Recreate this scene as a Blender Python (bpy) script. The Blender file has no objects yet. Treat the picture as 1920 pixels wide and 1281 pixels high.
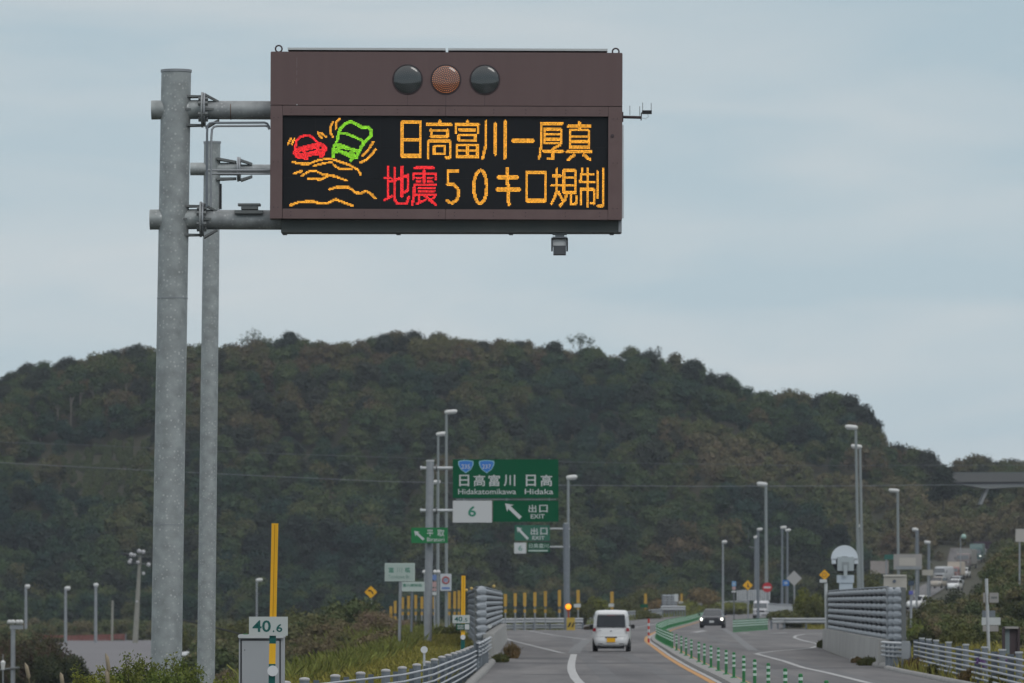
import bpy, math, random
import numpy as np
from mathutils import Vector, Matrix, noise
random.seed(7)
R = math.radians
S = bpy.context.scene
COL = S.collection

# ------------------------------------------------------------------ camera
FP = 11500.0                      # focal length in pixels of the 1920 wide photograph
CAMZ = 2.0
PITCH = math.atan(487.5 / FP)
cd = bpy.data.cameras.new('camera'); cam = bpy.data.objects.new('camera', cd); COL.objects.link(cam)
cam.location = (0, 0, CAMZ); cam.rotation_euler = (R(90) + PITCH, 0, 0)
cd.sensor_width = 36; cd.lens = 36 * FP / 1920
cd.clip_start = 1; cd.clip_end = 9000
cd.dof.use_dof = True; cd.dof.focus_distance = 82; cd.dof.aperture_fstop = 7.0
S.camera = cam

# ------------------------------------------------------------------ sky and sun
SUN_EL, SUN_AZ = R(42), R(150)
w = bpy.data.worlds.new('World'); S.world = w; w.use_nodes = True
nt = w.node_tree; nt.nodes.clear()
def N(t, **k):
    n = nt.nodes.new(t)
    for a, b in k.items(): setattr(n, a, b)
    return n
out = N('ShaderNodeOutputWorld'); bg = N('ShaderNodeBackground'); bg.inputs[1].default_value = 0.1
sky = N('ShaderNodeTexSky', sky_type='NISHITA', sun_disc=False, sun_elevation=SUN_EL, sun_rotation=SUN_AZ)
tc = N('ShaderNodeTexCoord')
sep = N('ShaderNodeSeparateXYZ'); nt.links.new(tc.outputs['Generated'], sep.inputs[0])
grad = N('ShaderNodeValToRGB')     # overcast: cloud layer is brighter towards the zenith
grad.color_ramp.elements[0].position = 0.0; grad.color_ramp.elements[0].color = (.52, .62, .665, 1)
grad.color_ramp.elements[1].position = 1.0; grad.color_ramp.elements[1].color = (1.0, 1.0, 1.0, 1)
e = grad.color_ramp.elements.new(.07); e.color = (.475, .58, .632, 1)
e = grad.color_ramp.elements.new(.16); e.color = (.40, .51, .575, 1)
e = grad.color_ramp.elements.new(.5); e.color = (.80, .84, .87, 1)
nt.links.new(sep.outputs[2], grad.inputs[0])
mp = N('ShaderNodeMapping'); mp.inputs['Scale'].default_value = (9, 9, 42); mp.inputs['Rotation'].default_value = (0, R(1.2), 0)
nt.links.new(tc.outputs['Generated'], mp.inputs[0])
no = N('ShaderNodeTexNoise'); no.inputs['Scale'].default_value = 1.6; no.inputs['Detail'].default_value = 5; no.inputs['Roughness'].default_value = .48
no.inputs['Distortion'].default_value = .5
nt.links.new(mp.outputs[0], no.inputs['Vector'])
cr = N('ShaderNodeValToRGB')
cr.color_ramp.elements[0].position = .36; cr.color_ramp.elements[0].color = (.94, .968, .99, 1)
cr.color_ramp.elements[1].position = .70; cr.color_ramp.elements[1].color = (1.20, 1.09, 1.05, 1)
nt.links.new(no.outputs[0], cr.inputs[0])
mul = N('ShaderNodeMixRGB', blend_type='MULTIPLY'); mul.inputs[0].default_value = 1
nt.links.new(grad.outputs[0], mul.inputs[1]); nt.links.new(cr.outputs[0], mul.inputs[2])
sc10 = N('ShaderNodeVectorMath', operation='SCALE'); sc10.inputs['Scale'].default_value = 10.0
nt.links.new(mul.outputs[0], sc10.inputs[0])
mx = N('ShaderNodeMixRGB'); mx.inputs[0].default_value = .97
nt.links.new(sky.outputs[0], mx.inputs[1]); nt.links.new(sc10.outputs[0], mx.inputs[2])
nt.links.new(mx.outputs[0], bg.inputs[0]); nt.links.new(bg.outputs[0], out.inputs[0])

sl = bpy.data.lights.new('sun', 'SUN'); sl.energy = 0.7; sl.angle = R(25); sl.color = (1, .97, .93)
sun = bpy.data.objects.new('sun', sl); COL.objects.link(sun)
sd = Vector((math.sin(SUN_AZ) * math.cos(SUN_EL), math.cos(SUN_AZ) * math.cos(SUN_EL), math.sin(SUN_EL)))
sun.rotation_euler = sd.to_track_quat('Z', 'Y').to_euler()

S.view_settings.view_transform = 'Standard'; S.view_settings.look = 'None'
S.view_settings.exposure = 0; S.view_settings.gamma = 1; S.view_settings.use_curve_mapping = False
S.render.engine = 'CYCLES'
S.cycles.use_denoising = True
S.cycles.max_bounces = 6; S.cycles.volume_bounces = 0; S.cycles.transparent_max_bounces = 6

# ------------------------------------------------------------------ photograph pixel -> place
cP, sP = math.cos(PITCH), math.sin(PITCH)
def ray(px, py):
    u = (px - 960) / FP; v = (640.5 - py) / FP
    return u, cP - v * sP, sP + v * cP
def P(px, py, Y):
    u, y, z = ray(px, py); t = Y / y
    return Vector((u * t, Y, CAMZ + z * t))
def G(px, py, z=0.02):
    u, y, zz = ray(px, py); t = (z - CAMZ) / zz
    return Vector((u * t, y * t, z))
def X(px, Y): return (px - 960) / FP * Y
def M_(px, Y): return px * Y / FP          # size in metres of px pixels at distance Y
def lerp(tab, v):
    return float(np.interp(v, [a for a, b in tab], [b for a, b in tab]))

# ------------------------------------------------------------------ materials
MATS = {}
def mat(name, color, rough=.7, metal=0, noise_amt=0, scale=4, color2=None, emit=None, estr=1, bump=0, spec=.3, coords='Object', detail=6, stretch=None, contrast=(.3, .7), coat=0, glow=False):
    if name in MATS: return MATS[name]
    m = bpy.data.materials.new(name); m.use_nodes = True; t = m.node_tree; b = t.nodes['Principled BSDF']
    b.inputs['Base Color'].default_value = (*color, 1); b.inputs['Roughness'].default_value = rough; b.inputs['Metallic'].default_value = metal
    b.inputs['Specular IOR Level'].default_value = spec
    if coat: b.inputs['Coat Weight'].default_value = coat
    if color2 is not None or bump:
        c = t.nodes.new('ShaderNodeTexCoord'); n = t.nodes.new('ShaderNodeTexNoise')
        n.inputs['Scale'].default_value = scale; n.inputs['Detail'].default_value = detail; n.inputs['Roughness'].default_value = .6
        src = c.outputs[coords]
        if stretch:
            mm = t.nodes.new('ShaderNodeMapping'); mm.inputs['Scale'].default_value = stretch
            t.links.new(src, mm.inputs[0]); src = mm.outputs[0]
        t.links.new(src, n.inputs['Vector'])
        if color2 is not None:
            r = t.nodes.new('ShaderNodeValToRGB')
            r.color_ramp.elements[0].position = contrast[0]; r.color_ramp.elements[0].color = (*color, 1)
            r.color_ramp.elements[1].position = contrast[1]; r.color_ramp.elements[1].color = (*color2, 1)
            t.links.new(n.outputs[0], r.inputs[0]); t.links.new(r.outputs[0], b.inputs['Base Color'])
        if bump:
            bp = t.nodes.new('ShaderNodeBump'); bp.inputs['Strength'].default_value = bump; bp.inputs['Distance'].default_value = .05
            t.links.new(n.outputs[0], bp.inputs['Height']); t.links.new(bp.outputs[0], b.inputs['Normal'])
    if emit is not None:
        b.inputs['Emission Color'].default_value = (*emit, 1); b.inputs['Emission Strength'].default_value = estr
    if emit is not None and glow:
        at = t.nodes.new('ShaderNodeAttribute'); at.attribute_name = 'glow'; ml = t.nodes.new('ShaderNodeMath'); ml.operation = 'MULTIPLY'; ml.inputs[1].default_value = estr; t.links.new(at.outputs['Fac'], ml.inputs[0]); t.links.new(ml.outputs[0], b.inputs['Emission Strength'])
    MATS[name] = m
    return m

def galv(name, base, spots, seed=0, metal=.35):
    m = bpy.data.materials.new(name); m.use_nodes = True; t = m.node_tree; b = t.nodes['Principled BSDF']
    L = t.links.new
    c = t.nodes.new('ShaderNodeTexCoord'); mp = t.nodes.new('ShaderNodeMapping'); mp.inputs['Location'].default_value = (seed, seed, seed); L(c.outputs['Object'], mp.inputs[0])
    n = t.nodes.new('ShaderNodeTexNoise'); n.inputs['Scale'].default_value = 6; n.inputs['Detail'].default_value = 7; L(mp.outputs[0], n.inputs['Vector'])
    r = t.nodes.new('ShaderNodeValToRGB'); r.color_ramp.elements[0].position = .3; r.color_ramp.elements[1].position = .72
    r.color_ramp.elements[0].color = (*[v * .8 for v in base], 1); r.color_ramp.elements[1].color = (*[v * 1.2 for v in base], 1); L(n.outputs[0], r.inputs[0])
    v = t.nodes.new('ShaderNodeTexVoronoi'); v.inputs['Scale'].default_value = 20; v.inputs['Randomness'].default_value = 1; L(mp.outputs[0], v.inputs['Vector'])
    r2 = t.nodes.new('ShaderNodeValToRGB'); r2.color_ramp.elements[0].position = .16; r2.color_ramp.elements[1].position = .36
    r2.color_ramp.elements[0].color = (1, 1, 1, 1); r2.color_ramp.elements[1].color = (0, 0, 0, 1); L(v.outputs[0], r2.inputs[0])
    n3 = t.nodes.new('ShaderNodeTexNoise'); n3.inputs['Scale'].default_value = 1.1; L(mp.outputs[0], n3.inputs['Vector'])
    mm = t.nodes.new('ShaderNodeMath'); mm.operation = 'MULTIPLY'; L(r2.outputs[0], mm.inputs[0]); sv = t.nodes.new('ShaderNodeSeparateColor'); L(v.outputs['Color'], sv.inputs[0]); gt = t.nodes.new('ShaderNodeMapRange'); gt.inputs[1].default_value = .2; gt.inputs[2].default_value = 1.0; gt.inputs[4].default_value = .7; L(sv.outputs[0], gt.inputs[0]); L(gt.outputs[0], mm.inputs[1])
    mixn = t.nodes.new('ShaderNodeMixRGB'); L(mm.outputs[0], mixn.inputs[0]); L(r.outputs[0], mixn.inputs[1]); mixn.inputs[2].default_value = (*spots, 1)
    L(mixn.outputs[0], b.inputs['Base Color'])
    # stains
    st = t.nodes.new('ShaderNodeTexNoise'); st.inputs['Scale'].default_value = 1.0; st.inputs['Detail'].default_value = 3
    mp2 = t.nodes.new('ShaderNodeMapping'); mp2.inputs['Scale'].default_value = (3, 3, .9); mp2.inputs['Location'].default_value = (seed * 2, 3, seed); L(c.outputs['Object'], mp2.inputs[0]); L(mp2.outputs[0], st.inputs['Vector'])
    r4 = t.nodes.new('ShaderNodeValToRGB'); r4.color_ramp.elements[0].position = .62; r4.color_ramp.elements[1].position = .78
    r4.color_ramp.elements[0].color = (0, 0, 0, 1); r4.color_ramp.elements[1].color = (.35, .35, .35, 1); L(st.outputs[0], r4.inputs[0])
    mix2 = t.nodes.new('ShaderNodeMixRGB'); L(r4.outputs[0], mix2.inputs[0]); L(mixn.outputs[0], mix2.inputs[1]); mix2.inputs[2].default_value = (*[x * .45 for x in base], 1)
    L(mix2.outputs[0], b.inputs['Base Color'])
    b.inputs['Metallic'].default_value = metal; b.inputs['Roughness'].default_value = .55; b.inputs['Specular IOR Level'].default_value = .35
    MATS[name] = m
    return m

def foliage_mat(name, cols, vary=True, rough=.9):
    """leaf colours: picked per plant, mottled within it"""
    m = bpy.data.materials.new(name); m.use_nodes = True; t = m.node_tree; b = t.nodes['Principled BSDF']; L = t.links.new
    c = t.nodes.new('ShaderNodeTexCoord'); oi = t.nodes.new('ShaderNodeAttribute'); oi.attribute_type = 'INSTANCER'; oi.attribute_name = 'tint'
    n = t.nodes.new('ShaderNodeTexNoise'); n.inputs['Scale'].default_value = .55 if vary else 2.2; n.inputs['Detail'].default_value = 4
    L(c.outputs['Object'], n.inputs['Vector'])
    r = t.nodes.new('ShaderNodeValToRGB'); r.color_ramp.interpolation = 'LINEAR'
    els = r.color_ramp.elements
    while len(els) < len(cols): els.new(.5)
    for i, col in enumerate(cols): els[i].position = i / max(1, len(cols) - 1); els[i].color = (*col, 1)
    mth = t.nodes.new('ShaderNodeMath'); mth.operation = 'MULTIPLY_ADD'; mth.inputs[1].default_value = .6 if vary else 1.8; mth.inputs[2].default_value = -.3 if vary else -.4
    L(n.outputs[0], mth.inputs[0])
    add = t.nodes.new('ShaderNodeMath'); add.operation = 'ADD'
    L(mth.outputs[0], add.inputs[0])
    if vary: L(oi.outputs['Fac'], add.inputs[1])
    else: add.inputs[1].default_value = 0
    L(add.outputs[0], r.inputs[0])
    g = t.nodes.new('ShaderNodeTexNoise'); g.inputs['Scale'].default_value = 4.5; g.inputs['Detail'].default_value = 3
    L(c.outputs['Object'], g.inputs['Vector'])
    g2 = t.nodes.new('ShaderNodeMapRange'); g2.inputs[1].default_value = .3; g2.inputs[2].default_value = .7; g2.inputs[3].default_value = .6; g2.inputs[4].default_value = 1.35
    L(g.outputs[0], g2.inputs[0])
    mu = t.nodes.new('ShaderNodeVectorMath'); mu.operation = 'SCALE'; L(r.outputs[0], mu.inputs[0]); L(g2.outputs[0], mu.inputs['Scale'])
    L(mu.outputs[0], b.inputs['Base Color'])
    b.inputs['Roughness'].default_value = rough; b.inputs['Specular IOR Level'].default_value = .12
    MATS[name] = m
    return m

# ------------------------------------------------------------------ mesh building
ORG = {}
def tag(o, label=None, cat=None, group=None, kind=None):
    if label: o['label'] = label
    if cat: o['category'] = cat
    if group: o['group'] = group
    if kind: o['kind'] = kind
    return o
def empty(name, loc, label=None, cat=None, group=None, rot=(0, 0, 0)):
    o = bpy.data.objects.new(name, None); COL.objects.link(o); o.location = loc; o.rotation_euler = rot
    o.empty_display_size = .2
    ORG[o.name] = Vector(loc)
    return tag(o, label, cat, group)
def link(name, me, m, parent=None, org=None):
    o = bpy.data.objects.new(name, me); COL.objects.link(o)
    if m and not len(me.materials): me.materials.append(m)
    if parent: o.parent = parent
    elif org is not None: o.location = org
    ORG[o.name] = Vector(org) if org is not None else Vector()
    return o
class MB:
    def __init__(s): s.v = []; s.f = []; s.sm = []
    def add(s, vs, fs, smooth=False):
        n = len(s.v); s.v += [tuple(v) for v in vs]
        for f in fs: s.f.append([n + i for i in f]); s.sm.append(smooth)
        return s
    def box(s, a, b):
        (x0, y0, z0), (x1, y1, z1) = a, b
        vs = [(x0, y0, z0), (x1, y0, z0), (x1, y1, z0), (x0, y1, z0), (x0, y0, z1), (x1, y0, z1), (x1, y1, z1), (x0, y1, z1)]
        return s.add(vs, [(0, 3, 2, 1), (4, 5, 6, 7), (0, 1, 5, 4), (1, 2, 6, 5), (2, 3, 7, 6), (3, 0, 4, 7)])
    def bbox(s, a, b, r=.01):
        """box with chamfered upright and level edges on the x-z face"""
        (x0, y0, z0), (x1, y1, z1) = a, b
        ring = [(x0 + r, z0), (x1 - r, z0), (x1, z0 + r), (x1, z1 - r), (x1 - r, z1), (x0 + r, z1), (x0, z1 - r), (x0, z0 + r)]
        return s.prism(ring, y0, y1)
    def prism(s, ring, y0, y1):
        """x-z outline (counter-clockwise seen from -y) extruded along y"""
        n = len(ring)
        vs = [(x, y0, z) for x, z in ring] + [(x, y1, z) for x, z in ring]
        fs = [tuple(range(n)), tuple(range(2 * n - 1, n - 1, -1))] + [(i, i + n, (i + 1) % n + n, (i + 1) % n) for i in range(n)]
        return s.add(vs, fs)
    def tube(s, pts, r, n=12, caps=True, smooth=True, scale=None):
        pts = [Vector(p) for p in pts]; k = len(pts); rr = r if isinstance(r, (list, tuple)) else [r] * k
        vs = []; up = None
        for i, p in enumerate(pts):
            d = (pts[min(i + 1, k - 1)] - pts[max(i - 1, 0)]).normalized()
            if up is None:
                up = Vector((0, 0, 1)) if abs(d.z) < .9 else Vector((1, 0, 0))
            a = d.cross(up).normalized(); bb = a.cross(d).normalized(); up = bb
            for j in range(n):
                t = 2 * math.pi * j / n
                vs.append(p + (a * math.cos(t) + bb * math.sin(t)) * rr[i])
        fs = [(i * n + j, i * n + (j + 1) % n, (i + 1) * n + (j + 1) % n, (i + 1) * n + j) for i in range(k - 1) for j in range(n)]
        s.add(vs, fs, smooth)
        if caps:
            s.add(vs[:n], [tuple(range(n - 1, -1, -1))]); s.add(vs[-n:], [tuple(range(n))])
        return s
    def disc(s, c, r, n=24, y1=None, rz=None):
        rz = rz or r
        ring = [(c[0] + r * math.cos(2 * math.pi * i / n), c[2] + rz * math.sin(2 * math.pi * i / n)) for i in range(n)]
        return s.prism(ring, c[1], c[1] + (y1 if y1 else .01))
    def dome(s, c, r, h, n=32, rings=8, d=(0, -1, 0)):
        d = Vector(d); a = d.orthogonal().normalized(); b = d.cross(a); vs = []; c = Vector(c)
        for i in range(rings):
            t = (i / rings) * math.pi / 2
            for j in range(n):
                q = 2 * math.pi * j / n
                vs.append(c + d * (h * math.sin(t)) + (a * math.cos(q) + b * math.sin(q)) * (r * math.cos(t)))
        vs.append(c + d * h)
        fs = [(i * n + j, i * n + (j + 1) % n, (i + 1) * n + (j + 1) % n, (i + 1) * n + j) for i in range(rings - 1) for j in range(n)]
        fs += [((rings - 1) * n + j, (rings - 1) * n + (j + 1) % n, rings * n) for j in range(n)]
        return s.add(vs, fs, True)
    def ring_torus(s, c, R_, r, n=20, m=8):
        vs = []
        for i in range(n):
            t = 2 * math.pi * i / n
            for j in range(m):
                q = 2 * math.pi * j / m
                vs.append((c[0] + (R_ + r * math.cos(q)) * math.cos(t), c[1] + r * math.sin(q), c[2] + (R_ + r * math.cos(q)) * math.sin(t)))
        fs = [(i * m + j, i * m + (j + 1) % m, ((i + 1) % n) * m + (j + 1) % m, ((i + 1) % n) * m + j) for i in range(n) for j in range(m)]
        return s.add(vs, fs, True)
    def build(s, name, m, parent=None, org=None, **k):
        if org is None: org = ORG[parent.name] if parent else Vector((0, 0, 0))
        org = Vector(org)
        me = bpy.data.meshes.new(name)
        me.from_pydata([(v[0] - org.x, v[1] - org.y, v[2] - org.z) for v in s.v], [], s.f)
        me.polygons.foreach_set('use_smooth', s.sm)
        me.update()
        o = link(name, me, m, parent, org)
        if k: tag(o, **k)
        return o
def npmesh(name, V, F, m, parent=None, org=(0, 0, 0), smooth=False, **k):
    """V (n,3), F (m,3|4) numpy arrays"""
    V = np.asarray(V, dtype=np.float32) - np.array(org, dtype=np.float32); F = np.asarray(F, dtype=np.int32)
    me = bpy.data.meshes.new(name); n, c = F.shape
    me.vertices.add(len(V)); me.vertices.foreach_set('co', V.ravel())
    me.loops.add(n * c); me.loops.foreach_set('vertex_index', F.ravel())
    me.polygons.add(n); me.polygons.foreach_set('loop_start', np.arange(0, n * c, c, dtype=np.int32)); me.polygons.foreach_set('loop_total', np.full(n, c, dtype=np.int32))
    me.update(calc_edges=True)
    if smooth: me.polygons.foreach_set('use_smooth', np.ones(n, dtype=bool))
    o = link(name, me, m, parent, org)
    if k: tag(o, **k)
    return o
def copy_tree(o, parent=None, loc=None, rz=None, label=None, scale=None):
    c = o.copy(); COL.objects.link(c)
    if parent: c.parent = parent
    if loc is not None: c.location = loc
    if rz is not None: c.rotation_euler[2] = rz
    if label: c['label'] = label
    if scale: c.scale = scale
    for ch in list(o.children): copy_tree(ch, c)
    return c

# ------------------------------------------------------------------ writing
def glyph_mesh(body, offset=0.0):
    cu = bpy.data.curves.new('writing', 'FONT'); cu.body = body; cu.offset = offset; cu.resolution_u = 3
    ob = bpy.data.objects.new('writing', cu); COL.objects.link(ob)
    dg = bpy.context.evaluated_depsgraph_get(); dg.update()
    me = bpy.data.meshes.new_from_object(ob.evaluated_get(dg), depsgraph=dg)
    bpy.data.objects.remove(ob); 
    V = [tuple(v.co) for v in me.vertices]; F = [list(p.vertices) for p in me.polygons]
    bpy.data.meshes.remove(me)
    return V, F
def letters(body, parent, x0, x1, z0, z1, y, m, offset=0.0, name='lettering', toward=-1):
    V, F = glyph_mesh(body, offset)
    if not V: print('NO GLYPHS', body); return None
    xs = [v[0] for v in V]; ys = [v[1] for v in V]
    ax, bx, ay, by = min(xs), max(xs), min(ys), max(ys)
    q = MB(); q.add([(x0 + (v[0] - ax) / (bx - ax) * (x1 - x0), y, z0 + (v[1] - ay) / (by - ay) * (z1 - z0)) for v in V], F)
    # give the print a thin film thickness
    n = len(V)
    return q.build(name, m, parent)
# ------------------------------------------------------------------ palette
GALV = galv('galvanised_steel', (.305, .332, .335), (.58, .60, .60), 0)
GALV2 = galv('galvanised_steel_arm', (.27, .29, .298), (.48, .50, .51), 3)
STEEL = mat('dull_steel', (.25, .27, .29), .5, .4, color2=(.33, .35, .37), scale=3)
STEELD = mat('dark_steel', (.12, .135, .14), .6, .3, color2=(.17, .18, .18), scale=5)
STEELL = mat('pale_steel', (.42, .45, .47), .5, .2, color2=(.5, .52, .54), scale=3)
BROWN = mat('brown_paint', (.122, .082, .082), .62, 0, color2=(.136, .093, .092), scale=3.0, bump=.02, stretch=(2.2, 1, .16), detail=10)
BROWNF = mat('brown_paint_frame', (.128, .087, .086), .6, 0, color2=(.15, .104, .102), scale=5)
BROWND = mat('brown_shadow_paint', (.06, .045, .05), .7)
SCREEN = mat('screen_glass', (.007, .009, .012), .55, 0, spec=.25)
LENS = mat('dark_lens', (.035, .042, .044), .08, 0, spec=1.0)
WHITE = mat('white_paint', (.62, .64, .66), .45)
WHITED = mat('dull_white_paint', (.46, .49, .50), .6, color2=(.52, .55, .56), scale=3)
CABGREY = mat('cabinet_grey', (.33, .35, .37), .5, color2=(.37, .39, .41), scale=1.5)
GREEN = mat('sign_green', (.002, .082, .036), .75, spec=.1)
GREEN2 = mat('small_sign_green', (.006, .08, .04), .75, spec=.1)
GREEND = mat('dark_green_paint', (.008, .10, .09), .5)
SIGNW = mat('sign_white', (.50, .52, .53), .5)
PALEG = mat('pale_green_sign', (.42, .50, .47), .5)
SIGNTG = mat('sign_text_green', (.03, .20, .13), .5)
BLUE = mat('sign_blue', (.03, .16, .48), .5)
RED = mat('sign_red', (.42, .02, .03), .5)
YEL = mat('yellow_paint', (.72, .40, .018), .5, color2=(.80, .45, .022), scale=2)
YELS = mat('yellow_sign', (.75, .40, .012), .5)
ORANGE_L = mat('orange_line_paint', (.46, .24, .075), .8, color2=(.36, .20, .08), scale=1.4)
WHITE_L = mat('white_line_paint', (.44, .45, .45), .8, color2=(.27, .275, .28), scale=1.2)
WORN_L = mat('worn_line_paint', (.17, .175, .18), .85, color2=(.13, .135, .14), scale=.8)
ASPH = mat('asphalt', (.085, .084, .088), .85, color2=(.155, .151, .150), scale=.32, bump=0, detail=12, stretch=(1.6, .14, 1), contrast=(.36, .66))
ASPH_D = mat('asphalt_patch', (.066, .067, .071), .85, color2=(.092, .092, .096), scale=.6)
LOT = mat('lot_asphalt', (.125, .122, .13), .9, color2=(.155, .152, .16), scale=.15)
CONC = mat('concrete', (.25, .255, .25), .85, color2=(.36, .36, .35), scale=1.3, stretch=(1, 1, .35), detail=8)
CONCP = mat('pole_concrete', (.22, .22, .19), .85, color2=(.28, .28, .25), scale=1.5)
KERB = mat('kerb_concrete', (.19, .19, .19), .9, color2=(.27, .27, .26), scale=2)
POSTG = mat('post_green', (.028, .165, .058), .5)
POSTW = mat('post_white_band', (.45, .60, .53), .5)
REDP = mat('post_red', (.45, .05, .04), .5)
BLACK = mat('black_rubber', (.012, .013, .014), .7)
GLASS = mat('car_glass', (.014, .018, .022), .18, spec=.5)
CARW = mat('white_car_paint', (.66, .68, .69), .3, coat=.4)
CARB = mat('dark_car_paint', (.012, .014, .020), .35, coat=.25)
TAIL = mat('tail_lamp_red', (.25, .01, .02), .3)
DARKTRIM = mat('dark_trim', (.02, .021, .024), .6)
GUARD = mat('guard_rail_steel', (.30, .32, .34), .45, .3, color2=(.38, .40, .42), scale=1.2)
GUARD2 = mat('rail_cable_steel', (.42, .44, .47), .5, .2)
CAPW = mat('post_cap', (.36, .365, .37), .6)
POSTB = mat('blue_grey_post', (.15, .175, .20), .6, .2, color2=(.19, .215, .24), scale=4)
POSTB2 = mat('blue_grey_plate', (.10, .12, .145), .6, .2)
REDF = mat('red_fence_wood', (.17, .06, .055), .8, color2=(.21, .085, .07), scale=2)
SOIL = mat('soil_and_scrub', (.036, .042, .022), .95, color2=(.052, .047, .03), scale=.3)
LEDA = mat('amber_light', (.3, .15, .02), .6, emit=(1.0, .42, .035), estr=1.5, glow=True)
LEDR = mat('red_light', (.3, .02, .02), .6, emit=(1.0, .028, .035), estr=1.5, glow=True)
LEDG = mat('green_light', (.1, .3, .02), .6, emit=(.30, .80, .03), estr=1.25, glow=True)
LEDO = mat('orange_lamp_light', (.3, .1, .02), .6, emit=(1.0, .30, .10), estr=1.15)
LAMPW = mat('lamp_housing_white', (.60, .61, .61), .5)
HEADL = mat('headlight_on', (.9, .9, .8), .4, emit=(1, .98, .86), estr=4.5)
FLASH = mat('amber_flash_lamp', (.8, .3, .02), .4, emit=(1, .30, .01), estr=1.5)
WEED = foliage_mat('weed_blades', [(.11, .12, .036), (.19, .19, .045), (.27, .235, .06), (.13, .15, .04)], vary=False)
WEEDG = foliage_mat('green_weed_blades', [(.085, .115, .032), (.15, .17, .045), (.21, .20, .06)], vary=False)
HILLM = foliage_mat('hill_tree_leaves', [(.016, .038, .030), (.024, .050, .029), (.042, .070, .028), (.062, .084, .030), (.078, .076, .033), (.094, .068, .042), (.096, .096, .038)])
HILLDARK = foliage_mat('dark_tree_leaves', [(.016, .026, .020), (.024, .034, .022), (.034, .038, .024)])
HILLOLIVE = foliage_mat('olive_scrub_leaves', [(.066, .088, .038), (.092, .108, .042), (.125, .112, .058), (.150, .122, .072)])
BARK = mat('pale_bark', (.16, .145, .12), .9)
BARKD = mat('dark_bark', (.06, .052, .045), .9)

# ------------------------------------------------------------------ shape of the land
LEFT_EDGE = [(-40, -1.5), (60, -1.3), (150, -.93), (173, -.75), (200, -.60), (250, -.5), (311, -.42), (330, -1.2), (342, -5), (360, -6), (428, -6), (429, 4.0), (450, 4.6), (520, 6.2), (600, 11.8), (676, 17.5), (800, 28), (1000, 50)]
RIGHT_EDGE = [(-40, 8.5), (60, 9.4), (137, 10.6), (168, 10.8), (184, 11.0), (232, 12.1), (262, 13.2), (268, 22), (285, 30), (435, 30), (438, 19), (500, 22.5), (550, 26), (700, 39), (800, 50), (1000, 76)]
MEDIAN = [(-40, 5.0), (60, 4.95), (106, 5.03), (115, 5.15), (125, 5.25), (132, 5.28), (151, 5.5), (165, 5.62), (182, 5.75), (202, 5.95), (222, 6.17), (247, 6.5), (264, 6.72), (290, 7.05), (310, 7.35), (340, 8.05), (380, 9.3), (422, 10.7), (500, 13.9), (560, 16.6), (620, 19.4), (750, 28), (900, 42)]
FENCE_L = [(40, -4.4), (97, -3.33), (103, -2.75), (109.5, -2.15), (119.5, -1.74), (135, -1.54), (150, -1.40), (164, -1.30), (180, -1.22), (205, -.98)]
def gz(Y): 
    t = min(1, max(0, (Y - 500) / 200)); return .3 * t * t * (3 - 2 * t)
def sst(a, b, v):
    t = min(1, max(0, (v - a) / (b - a))); return t * t * (3 - 2 * t)
SKYL = [(-700, 860), (-300, 800), (0, 712), (60, 690), (100, 672), (190, 662), (250, 655), (300, 652), (370, 642), (440, 640), (560, 626), (620, 634), (700, 630), (795, 624), (870, 632), (950, 632), (1020, 642), (1080, 645), (1150, 652), (1215, 662), (1260, 668), (1310, 684), (1370, 708), (1420, 726), (1500, 740), (1570, 744), (1612, 756), (1638, 790), (1652, 822), (1680, 834), (1705, 848), (1740, 866), (1790, 876), (1850, 870), (1920, 868), (2200, 885), (2700, 960)]
YB, YC = 985.0, 1120.0
def land(x, Y):
    """height of the ground"""
    base = gz(Y)
    z = base - .05
    if Y < 980:
        le = lerp(LEFT_EDGE, Y)
        if Y < 345: le = lerp(FENCE_L, Y) if Y < 205 else lerp([(205, -.9), (300, -1.2), (345, -6.5)], Y)
        elif Y < 430: le = -6.5
        else: le = le - 1.5
        mrg = 3.0
        d = le - mrg - x
        z -= 3.0 * sst(0, 7, d)
    if Y > 330 and Y < 980 and x < -14: z = min(z, base - 3.0 * sst(-14, -24, x) - .05) if x < -14 else z
    # hillside and climbing road on the right
    px = 960 + x / max(Y, 40) * FP
    if Y > 240:
        bank = lerp([(1695, 0), (1740, .5), (1790, 1.1), (1830, 2.4), (1870, 4.8), (1920, 6.4), (2200, 11)], px)
        z += bank * sst(330, 600, Y) * (1 - sst(620, 700, Y))
        if Y > 620:
            zr = lerp([(620, .3), (700, 1.5), (800, 3.4), (880, 4.8), (900, 5.2), (930, 6.9), (975, 8.5), (1100, 9.6)], Y)
            z += (zr - .3) * sst(1620, 1730, px) + bank * .55 * sst(1835, 1900, px) * sst(620, 700, Y)
    if Y > YB - 5:
        sk = lerp(SKYL, px)
        yc = YC + 14 * noise.noise(Vector((px / 260., 3.1, 0)))
        zc = CAMZ + (1128 - (sk + 68)) / FP * yc
        t = (Y - YB) / (yc - YB)
        if t <= 1:
            s = math.sin(max(0, t) * math.pi / 2) ** 1.05
            h = z + (zc - z) * s
            h += 2.6 * noise.noise(Vector((x / 22., Y / 26., 0))) * min(1, 4 * t) * (1 - t) * 1.6
            z = max(z, h)
        else:
            z = zc - (Y - yc) * .30
            z = max(z, base)
    return z
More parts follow.
